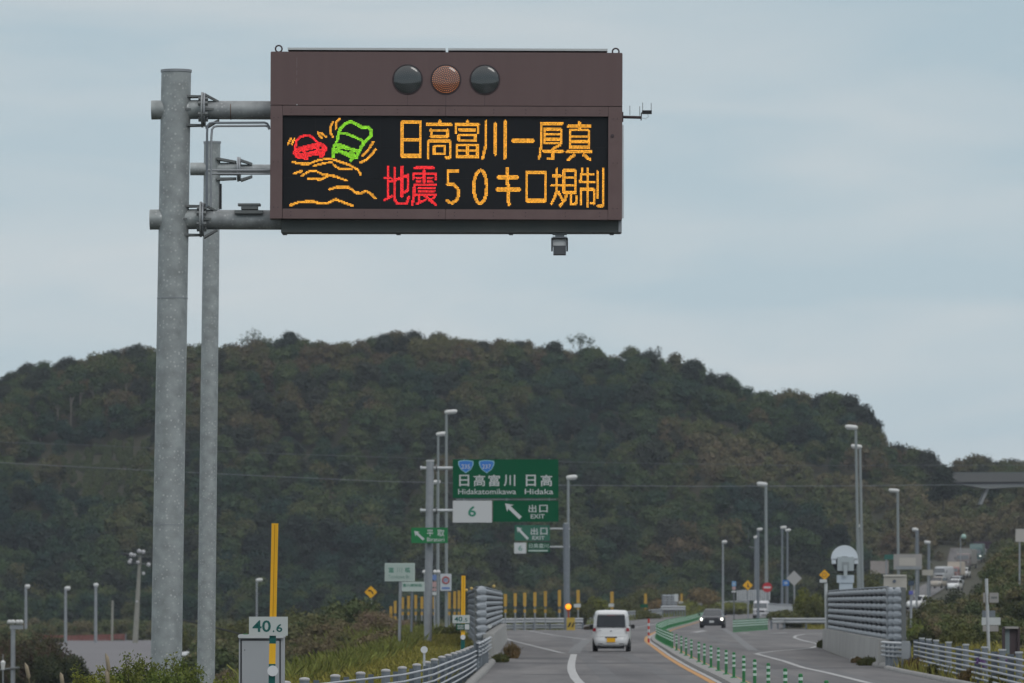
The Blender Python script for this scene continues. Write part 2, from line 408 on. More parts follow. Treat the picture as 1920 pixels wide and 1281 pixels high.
# ------------------------------------------------------------------ ground sheet
ys = list(np.arange(-60, 330, 15.)) + list(np.arange(330, 980, 10.)) + list(np.arange(980, 1200, 6.)) + list(np.arange(1200, 1700, 60.)) + [2000, 2600, 3500, 5000, 8000]
us = np.concatenate([np.array([-9000, -5000, -3000, -2000, -1200, -700]), np.arange(-400, 2330, 18), np.array([2600, 3200, 4200, 6000, 9000, 14000])])
V = []
for Y in ys:
    Yr = max(Y, 120)
    for u in us:
        x = (u - 960) / FP * Yr
        if Y > 1700: x *= 1.6
        V.append((x, Y, land(x, Y) if Y < 1700 else -20))
nu = len(us)
F = [(i * nu + j, i * nu + j + 1, (i + 1) * nu + j + 1, (i + 1) * nu + j) for i in range(len(ys) - 1) for j in range(nu - 1)]
npmesh('ground', V, F, SOIL, kind='structure', smooth=True)

def ribbon(name, left, right, z, m, Ys, kind='structure'):
    V = []
    for Y in Ys:
        a, b = left(Y), right(Y)
        for k in range(5): V.append((a + (b - a) * k / 4, Y, gz(Y) + z))
    F = [(i * 5 + j, i * 5 + j + 1, (i + 1) * 5 + j + 1, (i + 1) * 5 + j) for i in range(len(Ys) - 1) for j in range(4)]
    return npmesh(name, V, F, m, kind=kind)
RY = sorted(set(list(np.arange(-40, 1000, 8.)) + [y for y, _ in LEFT_EDGE] + [y for y, _ in RIGHT_EDGE]))
ribbon('road', lambda Y: lerp(LEFT_EDGE, Y), lambda Y: lerp(RIGHT_EDGE, Y), .02, ASPH, RY)
def strip(q, pts, wd, z=.026, dash=None):
    """flat painted line through ground points"""
    pts = [Vector((p[0], p[1], 0)) for p in pts]
    # resample smoothly
    out_ = []
    for i in range(len(pts) - 1):
        n = max(1, int((pts[i + 1] - pts[i]).length / 4))
        for k in range(n): out_.append(pts[i].lerp(pts[i + 1], k / n))
    out_.append(pts[-1]); vs = []
    for i, p in enumerate(out_):
        d = (out_[min(i + 1, len(out_) - 1)] - out_[max(i - 1, 0)]).normalized(); n_ = Vector((d.y, -d.x, 0)) * wd / 2
        vs += [(p.x - n_.x, p.y - n_.y, gz(p.y) + z), (p.x + n_.x, p.y + n_.y, gz(p.y) + z)]
    q.add(vs, [(2 * i, 2 * i + 1, 2 * i + 3, 2 * i + 2) for i in range(len(out_) - 1)])
def mline(off, y0, y1, step=6):
    return [(lerp(MEDIAN, y) + off, y) for y in np.arange(y0, y1, step)]
def marking(pxs, wd, m, z=.026, name='road_marking'):
    q = MB(); strip(q, [tuple(G(a, b))[:2] for a, b in pxs], wd, z); q.build(name, m, kind='structure')
# left edge line, ramp edge, gore lines
marking([(1120, 1330), (1100, 1300), (1087, 1281), (1078.5, 1272), (1072, 1259), (1071, 1250), (1072, 1241), (1076, 1227)], .24, WHITE_L)
marking([(1060, 1225), (1050, 1223.8), (1006, 1212.8), (958, 1200.8), (946, 1196.4)], .17, WHITE_L)
marking([(949, 1179), (993, 1183), (1037, 1191), (1087, 1197.5), (1100, 1199)], .17, WHITE_L)
marking([(1100, 1199), (1095, 1205), (1082, 1215), (1076, 1225)], .5, WORN_L)
marking([(1110, 1193), (1181, 1178), (1247, 1168), (1300, 1164)], .18, WHITE_L)
q = MB(); strip(q, mline(-.60, -30, 700), .17); q.build('road_marking', ORANGE_L, kind='structure')
q = MB(); strip(q, mline(.24, -30, 700), .16); q.build('road_marking', ORANGE_L, kind='structure')
q = MB(); strip(q, mline(-.43, -30, 560), .12); q.build('road_marking', WHITE_L, kind='structure')
marking([(1417, 1226), (1470, 1240), (1504.6, 1251.8), (1552, 1262), (1612, 1277), (1690, 1296)], .18, WHITE_L)
marking([(1417, 1226), (1450, 1221.5), (1520, 1215.5), (1536, 1211), (1532, 1207), (1505, 1201), (1489, 1196), (1492, 1192.5), (1508, 1189.4), (1546, 1187.4)], .17, WHITE_L)
marking([(1356, 1178.5), (1375, 1190), (1395, 1207), (1413, 1220)], .4, WORN_L)
marking([(1301, 1186), (1320, 1183)], .5, WHITE_L)
marking([(1391, 1187.5), (1404, 1187)], .5, WHITE_L)
marking([(1441, 1188.3), (1476, 1187)], .4, WHITE_L)
# dark crossing joint in the surfacing and a few sealed cracks
q = MB(); strip(q, [(-.4, 199), (2, 197), (5.3, 198)], 3.2, .0235); q.build('road_joint', ASPH_D, kind='structure')
q = MB(); strip(q, [(.4, 167), (3, 165.6), (5.2, 167)], .9, .0235); q.build('road_joint', ASPH_D, kind='structure')
q = MB(); strip(q, [(6.1, 184), (8, 181.6), (10.6, 184)], 2.0, .0235); q.build('road_joint', ASPH_D, kind='structure')
q = MB(); strip(q, [(2.2, 238), (4, 235.5), (5.9, 238)], 3.0, .0235); q.build('road_joint', ASPH_D, kind='structure')
for dx in (2.55, 4.15):      # tyre-polished wheel tracks
    q = MB(); strip(q, [(dx - .1, 120), (dx, 170), (dx + .1, 230), (dx + .9, 330), (dx + 3, 400)], .5, .0225)
    q.build('wheel_track', mat('wheel_track_asphalt', (.074, .074, .078), .7, color2=(.112, .111, .113), scale=.5, stretch=(1, .2, 1)), kind='structure')
q = MB(); strip(q, [(.1, 214), (2.0, 214)], 7, .0232); q.build('road_patch', ASPH_D, kind='structure')
for dx in (7.0, 8.7):
    q = MB(); strip(q, [(dx, 130), (dx + .4, 180), (dx + 1.0, 240), (dx + 1.6, 300), (dx + 3.4, 400)], .5, .0225); q.build('wheel_track', mat('wheel_track_asphalt', (.074, .074, .078)), kind='structure')
# raised median kerb
q = MB(); K = mline(0, -30, 700)
ring_ = [(-.33, 0), (-.31, .10), (.0, .12), (.10, .10), (.12, 0)]
vs = []
for (x, y) in K:
    for a, b in ring_: vs.append((x + a, y, gz(y) + .01 + b))
q.add(vs, [(i * 5 + j, i * 5 + j + 1, (i + 1) * 5 + j + 1, (i + 1) * 5 + j) for i in range(len(K) - 1) for j in range(4)])
q.build('median_kerb', KERB, kind='structure')
# rounded kerb on the left of the carriageway
q = MB(); pts = [(lerp(LEFT_EDGE, y) - .05, y, .02) for y in np.arange(-30, 318, 6.)]
pts = [(p[0] + (0 if p[1] < 205 else -.02), p[1], p[2]) for p in pts]
q.tube(pts, .13, 10); q.build('left_kerb', KERB, kind='structure')
q = MB(); pts = [(lerp(RIGHT_EDGE, y) + .05, y, .02) for y in np.arange(-30, 186, 6.)]
q.tube(pts, .11, 8); q.build('right_kerb', KERB, kind='structure')
# low lying lot on the left
q = MB(); LY = np.arange(380, 741, 12.); vs = []
for Y_ in LY:
    for k in range(9): xx = X(70 + 290 * k / 8, Y_); vs.append((xx, Y_, land(xx, Y_) + .07))
q.add(vs, [(i * 9 + j, i * 9 + j + 1, (i + 1) * 9 + j + 1, (i + 1) * 9 + j) for i in range(len(LY) - 1) for j in range(8)])
q.build('paved_lot', LOT, kind='structure')
# climbing road on the right hillside
q = MB()
vs = []
CR = [(1672, 660, 30), (1700, 720, 28), (1738, 800, 26), (1772, 900, 24), (1796, 980, 20), (1815, 1050, 18), (1828, 1100, 16)]
def climb(px, Y): 
    x = X(px, Y); return x, land(x, Y) + .12
for px, Y, wpx in CR:
    for k in (-1, -.33, .33, 1):
        x, z = climb(px + k * wpx, Y); vs.append((x, Y, max(z, climb(px, Y)[1])))
q.add(vs, [(i * 4 + j, i * 4 + j + 1, (i + 1) * 4 + j + 1, (i + 1) * 4 + j) for i in range(len(CR) - 1) for j in range(3)])
q.build('climbing_road', ASPH, kind='structure')
# ================================================================== electronic message board
YV = 80.0
kx = M_(1, YV)
def px3(px, py, y=YV): 
    p = P(px, py, YV); return (p.x, y, p.z)
board = empty('message_board', P(835, 436, YV + .3), 'brown electronic message board lit with amber and red characters and a crash pictogram', 'message board', rot=(0, R(.22), 0))
def rect(q, x0, y0, x1, y1, ya, yb, r=0):
    a = P(x0, y1, YV); b = P(x1, y0, YV)
    if r: q.bbox((a.x, ya, a.z), (b.x, yb, b.z), r)
    else: q.box((a.x, ya, a.z), (b.x, yb, b.z))
    return q
rect(MB(), 506, 98, 1166, 198, YV, YV + .55, .012).build('upper_housing', BROWN, board)
rect(MB(), 506, 199, 1166, 411, YV + .09, YV + .55).build('rear_housing', BROWN, board)
for (a, b, c, d) in ((506, 199.4, 529, 411), (1140, 199.4, 1166, 411), (529.6, 199.4, 834.6, 217.5), (835.3, 199.4, 1139.4, 217.5), (529.6, 392.5, 834.6, 411), (835.3, 392.5, 1139.4, 411)):
    rect(MB(), a, b, c, d, YV - .012, YV + .09, .006).build('screen_frame', BROWNF, board)
scr = rect(MB(), 529.3, 217.2, 1139.8, 392.8, YV + .03, YV + .09).build('screen', SCREEN, board)
# faint module joints on the screen
q = MB()
for i in range(1, 10):
    xx = 529.3 + 610.5 * i / 10
    rect(q, xx - .35, 218, xx + .35, 392, YV + .026, YV + .03)
for i in range(1, 3):
    yy = 217.2 + 175.6 * i / 3
    rect(q, 530, yy - .35, 1139, yy + .35, YV + .026, YV + .03)
q.build('module_joint', mat('screen_joint', (.012, .014, .018), .6), scr)
# screws on the frame
q = MB()
def screw(px, py, r=1.0):
    p = P(px, py, YV); q.disc((p.x, YV - .018, p.z), r * kx, 8, .008)
for x in (545, 608, 683, 745, 822, 852, 925, 985, 1060, 1124):
    for y in (206, 212, 398.5, 405): screw(x, y, .9)
for y in (222, 305, 390):
    for x in (513, 521): screw(x, y, .9); screw(x + 636, y, .9)
q.build('frame_screws', BROWND, board, kind='stuff')
# seams
q = MB(); rect(q, 505.8, 198, 1166.2, 199.4, YV + .03, YV + .3); q.build('housing_seam', BROWND, board)
q = MB(); p = P(1147.5, 254, YV); q.disc((p.x, YV - .02, p.z), 3.4 * kx, 14, .012); q.build('lock', BROWND, board)
# visor on top, eye bolts
for a, b in ((538, 834), (839, 1138)):
    q = MB(); rect(q, a, 90.2, b, 94.3, YV + .02, YV + .5); rect(q, a + 1, 94.3, b - 1, 98.2, YV + .12, YV + .5)
    o = q.build('top_visor', WHITED, board)
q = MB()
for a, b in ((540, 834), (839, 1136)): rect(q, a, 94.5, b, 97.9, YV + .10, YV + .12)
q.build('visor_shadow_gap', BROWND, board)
for px, py in ((520.5, 91), (1153.5, 94)):
    p = P(px, py, YV); MB().ring_torus((p.x, YV + .15, p.z), 6.2 * kx, 1.5 * kx, 22, 8).build('eye_bolt', BROWND, board)
# three lamps
for i, px in enumerate((763.3, 835, 908)):
    p = P(px, 149.3, YV)
    q = MB(); q.ring_torus((p.x, YV - .002, p.z), 27.6 * kx, 1.3 * kx, 40, 8)
    rm = q.build('lamp_bezel', BROWND, board)
    d = MB().dome((p.x, YV - .002, p.z), 27 * kx, .045, 40, 9).build('lamp_lens', LENS, board)
    q = MB()
    for r_ in range(1, 8):
        n = max(6, int(r_ * 6.0))
        for j in range(n):
            t = 2 * math.pi * j / n + r_ * .3; rr = r_ / 7.4 * 26.2 * kx
            th = math.acos(min(1, rr / (27 * kx))); dy = .045 * math.sin(th)
            xx, zz = p.x + rr * math.cos(t), p.z + rr * math.sin(t)
            q.add([(xx + s1 * .5 * kx, YV - .006 - dy, zz + s2 * .5 * kx) for s1, s2 in ((-1, -1), (1, -1), (1, 1), (-1, 1))], [(0, 1, 2, 3)])
    q.build('lamp_diodes', LEDO if i == 1 else mat('dead_diode', (.05, .055, .058), .3, spec=.6), board, kind='stuff')
for y0, y1 in ((109, 128), (133, 142), (148, 159)):
    q = MB(); rect(q, 555.0, y0, 555.8, y1, YV - .002, YV); q.build('paint_scratch', mat('paint_scratch', (.22, .18, .17), .7), board)
q = MB(); rect(q, 555, 196.5, 557, 198.5, YV - .004, YV); q.build('paint_chip', WHITED, board)
for px in (763.3, 835, 908):
    q = MB(); rect(q, px - .5, 178, px + .5, 197.5, YV - .0015, YV); q.build('drip_stain', mat('drip_stain', (.085, .06, .064), .8), board)
# ---- lit characters: strokes traced onto the diode grid
PITCHPX = 2.08
def lit(name, m, strokes, ox, polys=(), cuts=(), k=5.647, oy=205, fill=.70):
    """strokes [(pts, width)] in enlarged coordinates; each lit diode is a small square on the grid"""
    cells = set()
    def toP(x, y): return ox + x / k, oy + y / k
    segs = []
    for pts, wd in strokes:
        pp = [toP(*a) for a in pts]
        for a, b in zip(pp[:-1], pp[1:]): segs.append((a, b, wd / k / 2))
    def inside(poly, x, y):
        c = False; n = len(poly)
        for i in range(n):
            x1, y1 = poly[i]; x2, y2 = poly[(i + 1) % n]
            if (y1 > y) != (y2 > y) and x < (x2 - x1) * (y - y1) / (y2 - y1) + x1: c = not c
        return c
    P2 = [[toP(*a) for a in pl] for pl in polys]; C2 = [[toP(*a) for a in pl] for pl in cuts]
    xs = [p[0] for s_ in segs for p in s_[:2]] + [p[0] for pl in P2 for p in pl]; ys_ = [p[1] for s_ in segs for p in s_[:2]] + [p[1] for pl in P2 for p in pl]
    i0, i1 = int((min(xs) - 530 - 6) / PITCHPX), int((max(xs) - 530 + 6) / PITCHPX) + 1
    j0, j1 = int((min(ys_) - 218 - 6) / PITCHPX), int((max(ys_) - 218 + 6) / PITCHPX) + 1
    for i in range(i0, i1):
        for j in range(j0, j1):
            x, y = 530.6 + i * PITCHPX, 218.6 + j * PITCHPX; on = False
            for (ax, ay), (bx, by), h in segs:
                dx, dy = bx - ax, by - ay; L2 = dx * dx + dy * dy
                t = 0 if L2 == 0 else max(0, min(1, ((x - ax) * dx + (y - ay) * dy) / L2))
                ex, ey = x - ax - t * dx, y - ay - t * dy
                if ex * ex + ey * ey <= (h + .12) ** 2: on = True; break
            if not on and any(inside(pl, x, y) for pl in P2): on = True
            if on and any(inside(pl, x, y) for pl in C2): on = False
            if on: cells.add((i, j))
    q = MB(); h = PITCHPX * fill / 2 * kx
    for i, j in sorted(cells):
        p = P(530.6 + i * PITCHPX, 218.6 + j * PITCHPX, YV)
        q.add([(p.x - h, YV + .022, p.z - h), (p.x + h, YV + .022, p.z - h), (p.x + h, YV + .022, p.z + h), (p.x - h, YV + .022, p.z + h)], [(0, 1, 2, 3)])
    o = q.build(name, m, scr); at = o.data.attributes.new('glow', 'FLOAT', 'FACE'); rg = random.Random(len(cells)); at.data.foreach_set('value', [rg.uniform(.62, 1.32) for _ in cells]); return o
def H(x0, x1, y, w_): return ([(x0 + w_ / 2, y), (x1 - w_ / 2, y)], w_)
def Vv(x, y0, y1, w_): return ([(x, y0 + w_ / 2), (x, y1 - w_ / 2)], w_)
A, B_ = 520, 820
lit('lit_character', LEDA, [H(1305, 1525, 138, 36), H(1305, 1525, 318, 34), H(1305, 1525, 495, 38), Vv(1319, 120, 512, 28), Vv(1510, 120, 512, 28)], A)
lit('lit_character', LEDA, [Vv(1715, 110, 165, 28), H(1568, 1850, 162, 36), H(1608, 1812, 222, 30), Vv(1624, 205, 302, 26), Vv(1797, 205, 302, 26), H(1608, 1812, 287, 28), H(1580, 1842, 340, 32), Vv(1592, 328, 525, 26), Vv(1826, 328, 520, 28), H(1768, 1835, 508, 30), H(1645, 1780, 392, 24), H(1645, 1780, 472, 28), Vv(1657, 380, 485, 26), Vv(1768, 380, 485, 26)], A)
lit('lit_character', LEDA, [Vv(313, 112, 160, 32), H(182, 445, 158, 32), Vv(194, 148, 262, 26), Vv(431, 148, 262, 26), H(218, 405, 217, 34), H(210, 412, 272, 28), H(210, 412, 328, 28), Vv(223, 262, 340, 26), Vv(399, 262, 340, 26), H(190, 435, 376, 28), H(190, 435, 437, 26), H(190, 435, 503, 30), Vv(203, 362, 518, 26), Vv(313, 362, 518, 28), Vv(421, 362, 518, 26)], B_)
lit('lit_character', LEDA, [([(512, 125), (512, 370), (492, 450), (478, 515)], 28), Vv(612, 135, 488, 28), Vv(713, 112, 530, 28)], B_)
lit('lit_character', LEDA, [H(780, 1025, 330, 40)], B_)
lit('lit_character', LEDA, [H(1080, 1330, 147, 32), ([(1093, 145), (1093, 400), (1075, 520)], 26), H(1120, 1318, 207, 30), H(1120, 1318, 262, 26), H(1120, 1318, 312, 24), H(1120, 1318, 356, 26), Vv(1132, 195, 368, 24), Vv(1306, 195, 368, 24), ([(1300, 372), (1235, 405)], 24), H(1110, 1338, 438, 32), Vv(1222, 400, 530, 28), H(1150, 1235, 520, 28)], B_)
lit('lit_character', LEDA, [Vv(1500, 118, 210, 28), H(1368, 1625, 172, 34), H(1388, 1608, 215, 26), H(1388, 1608, 280, 26), H(1388, 1608, 335, 26), H(1388, 1608, 397, 30), Vv(1400, 205, 412, 24), Vv(1597, 205, 412, 24), H(1355, 1640, 445, 36), ([(1445, 478), (1385, 528)], 32), ([(1550, 478), (1615, 528)], 32)], B_)
lit('lit_red_character', LEDR, [Vv(1172, 595, 935, 26), H(1122, 1212, 730, 30), ([(1130, 965), (1210, 922)], 26), ([(1200, 765), (1382, 700)], 30), ([(1378, 700), (1378, 855), (1345, 885)], 26), Vv(1315, 595, 935, 26), ([(1242, 625), (1242, 955), (1268, 998), (1370, 998), (1393, 925)], 28)], A)
lit('lit_red_character', LEDR, [H(1445, 1668, 622, 32), H(1428, 1688, 682, 26), Vv(1437, 672, 748, 24), Vv(1676, 672, 748, 24), Vv(1552, 640, 785, 26), H(1458, 1528, 724, 20), H(1458, 1528, 766, 20), H(1578, 1648, 724, 20), H(1578, 1648, 766, 20), H(1438, 1688, 803, 24), ([(1448, 800), (1447, 920), (1425, 1010)], 26), H(1480, 1675, 838, 20), H(1490, 1670, 868, 20), H(1455, 1690, 905, 30), ([(1502, 905), (1500, 985)], 22), ([(1475, 1000), (1565, 960)], 22), ([(1560, 915), (1675, 1010)], 28), ([(1665, 930), (1605, 970)], 20)], A)
lit('lit_digit', LEDA, [H(95, 232, 648, 36), Vv(110, 635, 805, 28), ([(108, 797), (165, 795), (215, 835), (227, 895), (208, 955), (160, 990), (120, 985), (98, 962)], 32)], B_)
e = [(453 + 68 * math.cos(t), 820 + 176 * math.sin(t)) for t in np.linspace(0, 2 * math.pi, 25)]
lit('lit_digit', LEDA, [(e, 32)], B_)
lit('lit_character', LEDA, [([(740, 628), (745, 820), (757, 1005)], 34), H(625, 862, 718, 38), H(613, 882, 845, 38)], B_)
lit('lit_character', LEDA, [H(930, 1156, 664, 38), H(930, 1156, 962, 38), Vv(945, 646, 980, 28), Vv(1141, 646, 980, 28)], B_)
lit('lit_character', LEDA, [H(1210, 1315, 702, 30), H(1196, 1320, 800, 32), ([(1265, 628), (1265, 850), (1240, 930), (1208, 995)], 26), ([(1278, 868), (1318, 945)], 26), H(1325, 1474, 645, 32), H(1325, 1474, 718, 28), H(1325, 1474, 798, 28), H(1325, 1474, 873, 30), Vv(1338, 630, 890, 24), Vv(1461, 630, 890, 24), ([(1368, 890), (1350, 950), (1300, 1015)], 28), ([(1415, 890), (1415, 995), (1468, 995), (1470, 920)], 26)], B_)
lit('lit_character', LEDA, [([(1535, 625), (1512, 755)], 24), H(1525, 1665, 680, 30), H(1500, 1675, 765, 30), Vv(1592, 615, 1035, 24), Vv(1518, 828, 1015, 24), H(1508, 1668, 840, 26), Vv(1655, 830, 1005, 22), H(1612, 1662, 992, 24), Vv(1693, 640, 945, 24), Vv(1757, 610, 1025, 26), H(1690, 1765, 1014, 28)], B_)
# pictogram
lit('lit_red_car', LEDR, [([(187, 415), (192, 345), (240, 295), (300, 282), (358, 290), (400, 330), (440, 375)], 24)], A, [[(168, 425), (240, 400), (300, 385), (430, 352), (480, 362), (520, 402), (526, 440), (497, 470), (492, 510), (445, 515), (435, 488), (330, 505), (320, 538), (235, 532), (190, 515), (163, 480)]], [[(300, 448), (405, 418), (410, 432), (310, 462)], [(228, 455), (258, 450), (262, 474), (230, 476)], [(440, 400), (466, 396), (470, 420), (444, 424)]])
lit('lit_green_bus', LEDG, [([(630, 330), (645, 260), (665, 205), (720, 155), (770, 132), (830, 160), (900, 198), (958, 192), (988, 230), (988, 285), (930, 335), (885, 400), (860, 460)], 32), ([(655, 262), (725, 260), (800, 290), (890, 330), (905, 360)], 26), ([(630, 330), (608, 380)], 26)], A, [[(592, 365), (650, 362), (710, 380), (780, 410), (875, 430), (850, 525), (805, 530), (775, 572), (755, 545), (770, 520), (650, 462), (605, 470), (600, 518), (566, 512), (570, 430)]], [[(604, 398), (630, 400), (628, 418), (602, 414)], [(668, 422), (765, 440), (760, 458), (672, 438)], [(806, 454), (832, 458), (830, 478), (804, 474)]])
for nm, st in (('lit_shake_mark', [([(108, 372), (138, 312)], 22), ([(150, 372), (172, 322)], 22)]),
               ('lit_shake_mark', [([(425, 250), (445, 290), (470, 305)], 22), ([(455, 252), (510, 295)], 20)]),
               ('lit_shake_mark', [([(650, 105), (615, 150), (612, 212)], 22), ([(585, 135), (557, 190), (560, 260), (585, 292)], 22)]),
               ('lit_shake_mark', [([(1012, 350), (960, 430), (895, 498)], 24), ([(1036, 430), (955, 525), (880, 565)], 24)]),
               ('lit_ground_crack', [([(155, 563), (240, 582), (330, 582), (440, 540), (550, 525), (640, 552), (760, 592), (850, 642), (878, 692)], 23), ([(385, 602), (500, 572), (570, 566)], 20), ([(590, 592), (660, 635), (780, 635)], 23)]),
               ('lit_ground_crack', [([(178, 682), (250, 662)], 26), ([(260, 708), (320, 665), (400, 655), (470, 690), (600, 712), (730, 757)], 24), ([(328, 740), (455, 746), (520, 714)], 26)]),
               ('lit_ground_crack', [([(550, 852), (620, 828), (750, 828), (830, 886), (890, 890), (940, 866), (1000, 905), (1035, 942)], 24)]),
               ('lit_ground_crack', [([(135, 1022), (230, 985), (380, 980), (440, 1000), (520, 1002), (620, 957), (700, 990), (798, 1025)], 26)])):
    lit(nm, LEDA, st, A)

# ---- mast
lean1 = 17 / 1000
def pole_x(pc, py, lean): return pc + (640 - py) * lean
mast = empty('sign_mast', (P(pole_x(322, 640, lean1), 1128, YV + .35).x, YV + .35, -.1), 'thick mottled galvanised mast with two flanged arms carrying the message board', 'sign mast')
YM = YV + .38
def pm(px, py, y=YM): q_ = P(px, py, y); return q_
top = pm(330.5, 134); bot = pm(330.5 - (1415 - 134) * lean1, 1415 + 30)
for sy in (560, 985):
    a_ = pm(330.5 - (sy - 134) * lean1, sy); MB().tube([a_, a_ + Vector((0, 0, .012))], M_(29.25, YM), 40).build('weld_seam', STEEL, mast)
MB().tube([bot, pm(330.5 - (1000 - 134) * lean1, 1000), top], [M_(29.5, YM), M_(28.8, YM), M_(28, YM)], 40).build('pole', GALV, mast)
MB().tube([top - Vector((0, 0, .012)), top + Vector((0, 0, .02))], M_(29.4, YM), 40).build('pole_cap', STEEL, mast)
def flange(q, px, py, rpx, th=4, y=YM):
    a = pm(px - th / 2, py, y); b = pm(px + th / 2, py, y); q.tube([a, b], M_(rpx, y), 32)
def gusset(q, pts, y=YM, th=.014, off=0):
    """triangular plate in the x-z plane"""
    ring = [(pm(a, b, y).x, pm(a, b, y).z) for a, b in pts]; q.prism(ring, y - th / 2 + off, y + th / 2 + off)
def gplate(q, x0, x1, py, half, y=YM, th=4):
    """level plate around an arm, tapering to the outer end"""
    a = pm(x0, py, y); b = pm(x1, py, y); h = M_(half, y); t = M_(th, y)
    q.add([(a.x, y - h, a.z), (b.x, y - h * .5, a.z), (b.x, y + h * .5, a.z), (a.x, y + h, a.z), (a.x, y - h, a.z - t), (b.x, y - h * .5, a.z - t), (b.x, y + h * .5, a.z - t), (a.x, y + h, a.z - t)], [(0, 1, 2, 3), (7, 6, 5, 4), (0, 4, 5, 1), (1, 5, 6, 2), (2, 6, 7, 3), (3, 7, 4, 0)])
for k, (cy, rr, x0) in enumerate(((206.5, 18, 284), (412, 19, 281))):
    dx = 0 if k == 0 else -3
    q = MB(); q.tube([pm(x0, cy), pm(383, cy - 1)], M_(rr, YM), 28); q.build('arm_stub', GALV, mast)
    q = MB(); q.tube([pm(380, cy), pm(700, cy + 1.5)], M_(rr - .5, YM), 28); q.build('arm', GALV2, mast)
    q = MB(); flange(q, 379.5 + dx, cy - .5, 33.5, 3.6); q.build('flange', GALV2, mast)
    q = MB(); flange(q, 384.0 + dx, cy - .5, 32, 3.2); q.build('flange', STEEL, mast)
    for (y_, off) in ((cy - 30, 0), (cy + 24, 0)):
        q = MB(); s_ = -1 if y_ < cy else 1
        # plate from the mast to the flange
        a = [(346 + dx, y_ + (3 if s_ < 0 else 0)), (378 + dx, y_ + (-1 if s_ < 0 else 4)), (378 + dx, y_ + (3 if s_ < 0 else 8)), (346 + dx, y_ + (7 if s_ < 0 else 4))]
        gplate(q, 345 + dx, 378 + dx, y_ + 3, 20); q.build('gusset_plate', STEELD, mast)
        q = MB(); e0 = y_ + (0 if s_ < 0 else 7)
        p0, p1 = pm(386 + dx, e0), pm(411 + dx, cy + s_ * 17)
        t = M_(4.5, YM); h = M_(19, YM); h2 = M_(8, YM)
        q.add([(p0.x, YM - h, p0.z), (p1.x, YM - h2, p1.z), (p1.x, YM + h2, p1.z), (p0.x, YM + h, p0.z), (p0.x, YM - h, p0.z - t), (p1.x, YM - h2, p1.z - t), (p1.x, YM + h2, p1.z - t), (p0.x, YM + h, p0.z - t)], [(0, 1, 2, 3), (7, 6, 5, 4), (0, 4, 5, 1), (1, 5, 6, 2), (2, 6, 7, 3), (3, 7, 4, 0)])
        q.build('gusset_plate', STEELD, mast)
    for side in (-1, 1):
        q = MB(); gplate(q, 328 + dx, 378 + dx, cy - 2, 26 if side < 0 else 20); gplate(q, 386 + dx, 410 + dx, cy - 2, 26 if side < 0 else 20)
        if side < 0: q.build('middle_plate', STEELD, mast)
    for by, bo in ((-19, .13), (-10, .20), (10, .20), (19, .13)):
        q = MB(); a = pm(373 + dx, cy + by); b = pm(391 + dx, cy + by)
        a.y -= bo - .0; b.y -= bo - .0
        q.tube([a, a.lerp(b, .28)], .034, 6, smooth=False); q.tube([a, b], .012, 8); q.tube([a.lerp(b, .72), b], .034, 6, smooth=False)
        q.build('flange_bolt', STEELD, mast)
# rust weep on the upper arm, cable tie look
q = MB(); q.tube([pm(432.4, 207.4), pm(433.6, 207.4)], M_(17.9, YM), 28); q.build('arm_joint', mat('rusty_joint', (.12, .065, .04), .8), mast)
# saddle bracket on the lower arm
q = MB()
for (x0, y0, x1, y1, d) in ((447, 383, 489, 387, .07), (453, 387, 484, 394, .04), (441, 396, 494, 402, .10)):
    a = pm(x0, y1); b = pm(x1, y0); q.box((a.x, YM - .16 - d * .3, a.z), (b.x, YM + .05, b.z))
q.build('saddle_bracket', STEELD, mast)
# conduits
q = MB(); yc_ = YM - .22
def cp(px, py): p = P(px, py, yc_); return p
q.tube([cp(387.5, 388), cp(388.3, 250), cp(389, 236), cp(393, 231.5), cp(398, 230.5), cp(496, 230), cp(501, 232), cp(504, 237), cp(505, 242)], M_(2.2, yc_), 10); q.build('conduit', POSTB, mast)
q = MB(); q.tube([cp(395.5, 388), cp(396.3, 258), cp(397.4, 243), cp(401, 238), cp(408, 236.5), cp(498, 236), cp(503, 238), cp(505, 243)], M_(2.2, yc_), 10); q.build('conduit', STEEL, mast)
for dy in (319.5, 326): q = MB(); q.tube([cp(388.5 + (dy > 320) * 8, dy), cp(508, dy)], M_(1.9, yc_), 8); q.build('conduit', STEEL, mast)
# beam under the board
q = MB(); rect(q, 526, 411.2, 1164, 434.5, YV + .16, YV + .58); q.build('support_beam', mat('beam_steel', (.085, .10, .10), .7, .1, color2=(.11, .12, .115), scale=2, stretch=(1, 1, .3)), mast)
q = MB()
for x in (532, 746, 958, 1148): rect(q, x - 4, 434.5, x + 4, 437, YV + .3, YV + .5)
q.build('drain_plugs', STEELD, mast, kind='stuff')
q = MB(); rect(q, 1160, 411.2, 1166.2, 434, YV + .14, YV + .60); q.build('beam_end_plate', STEEL, mast)

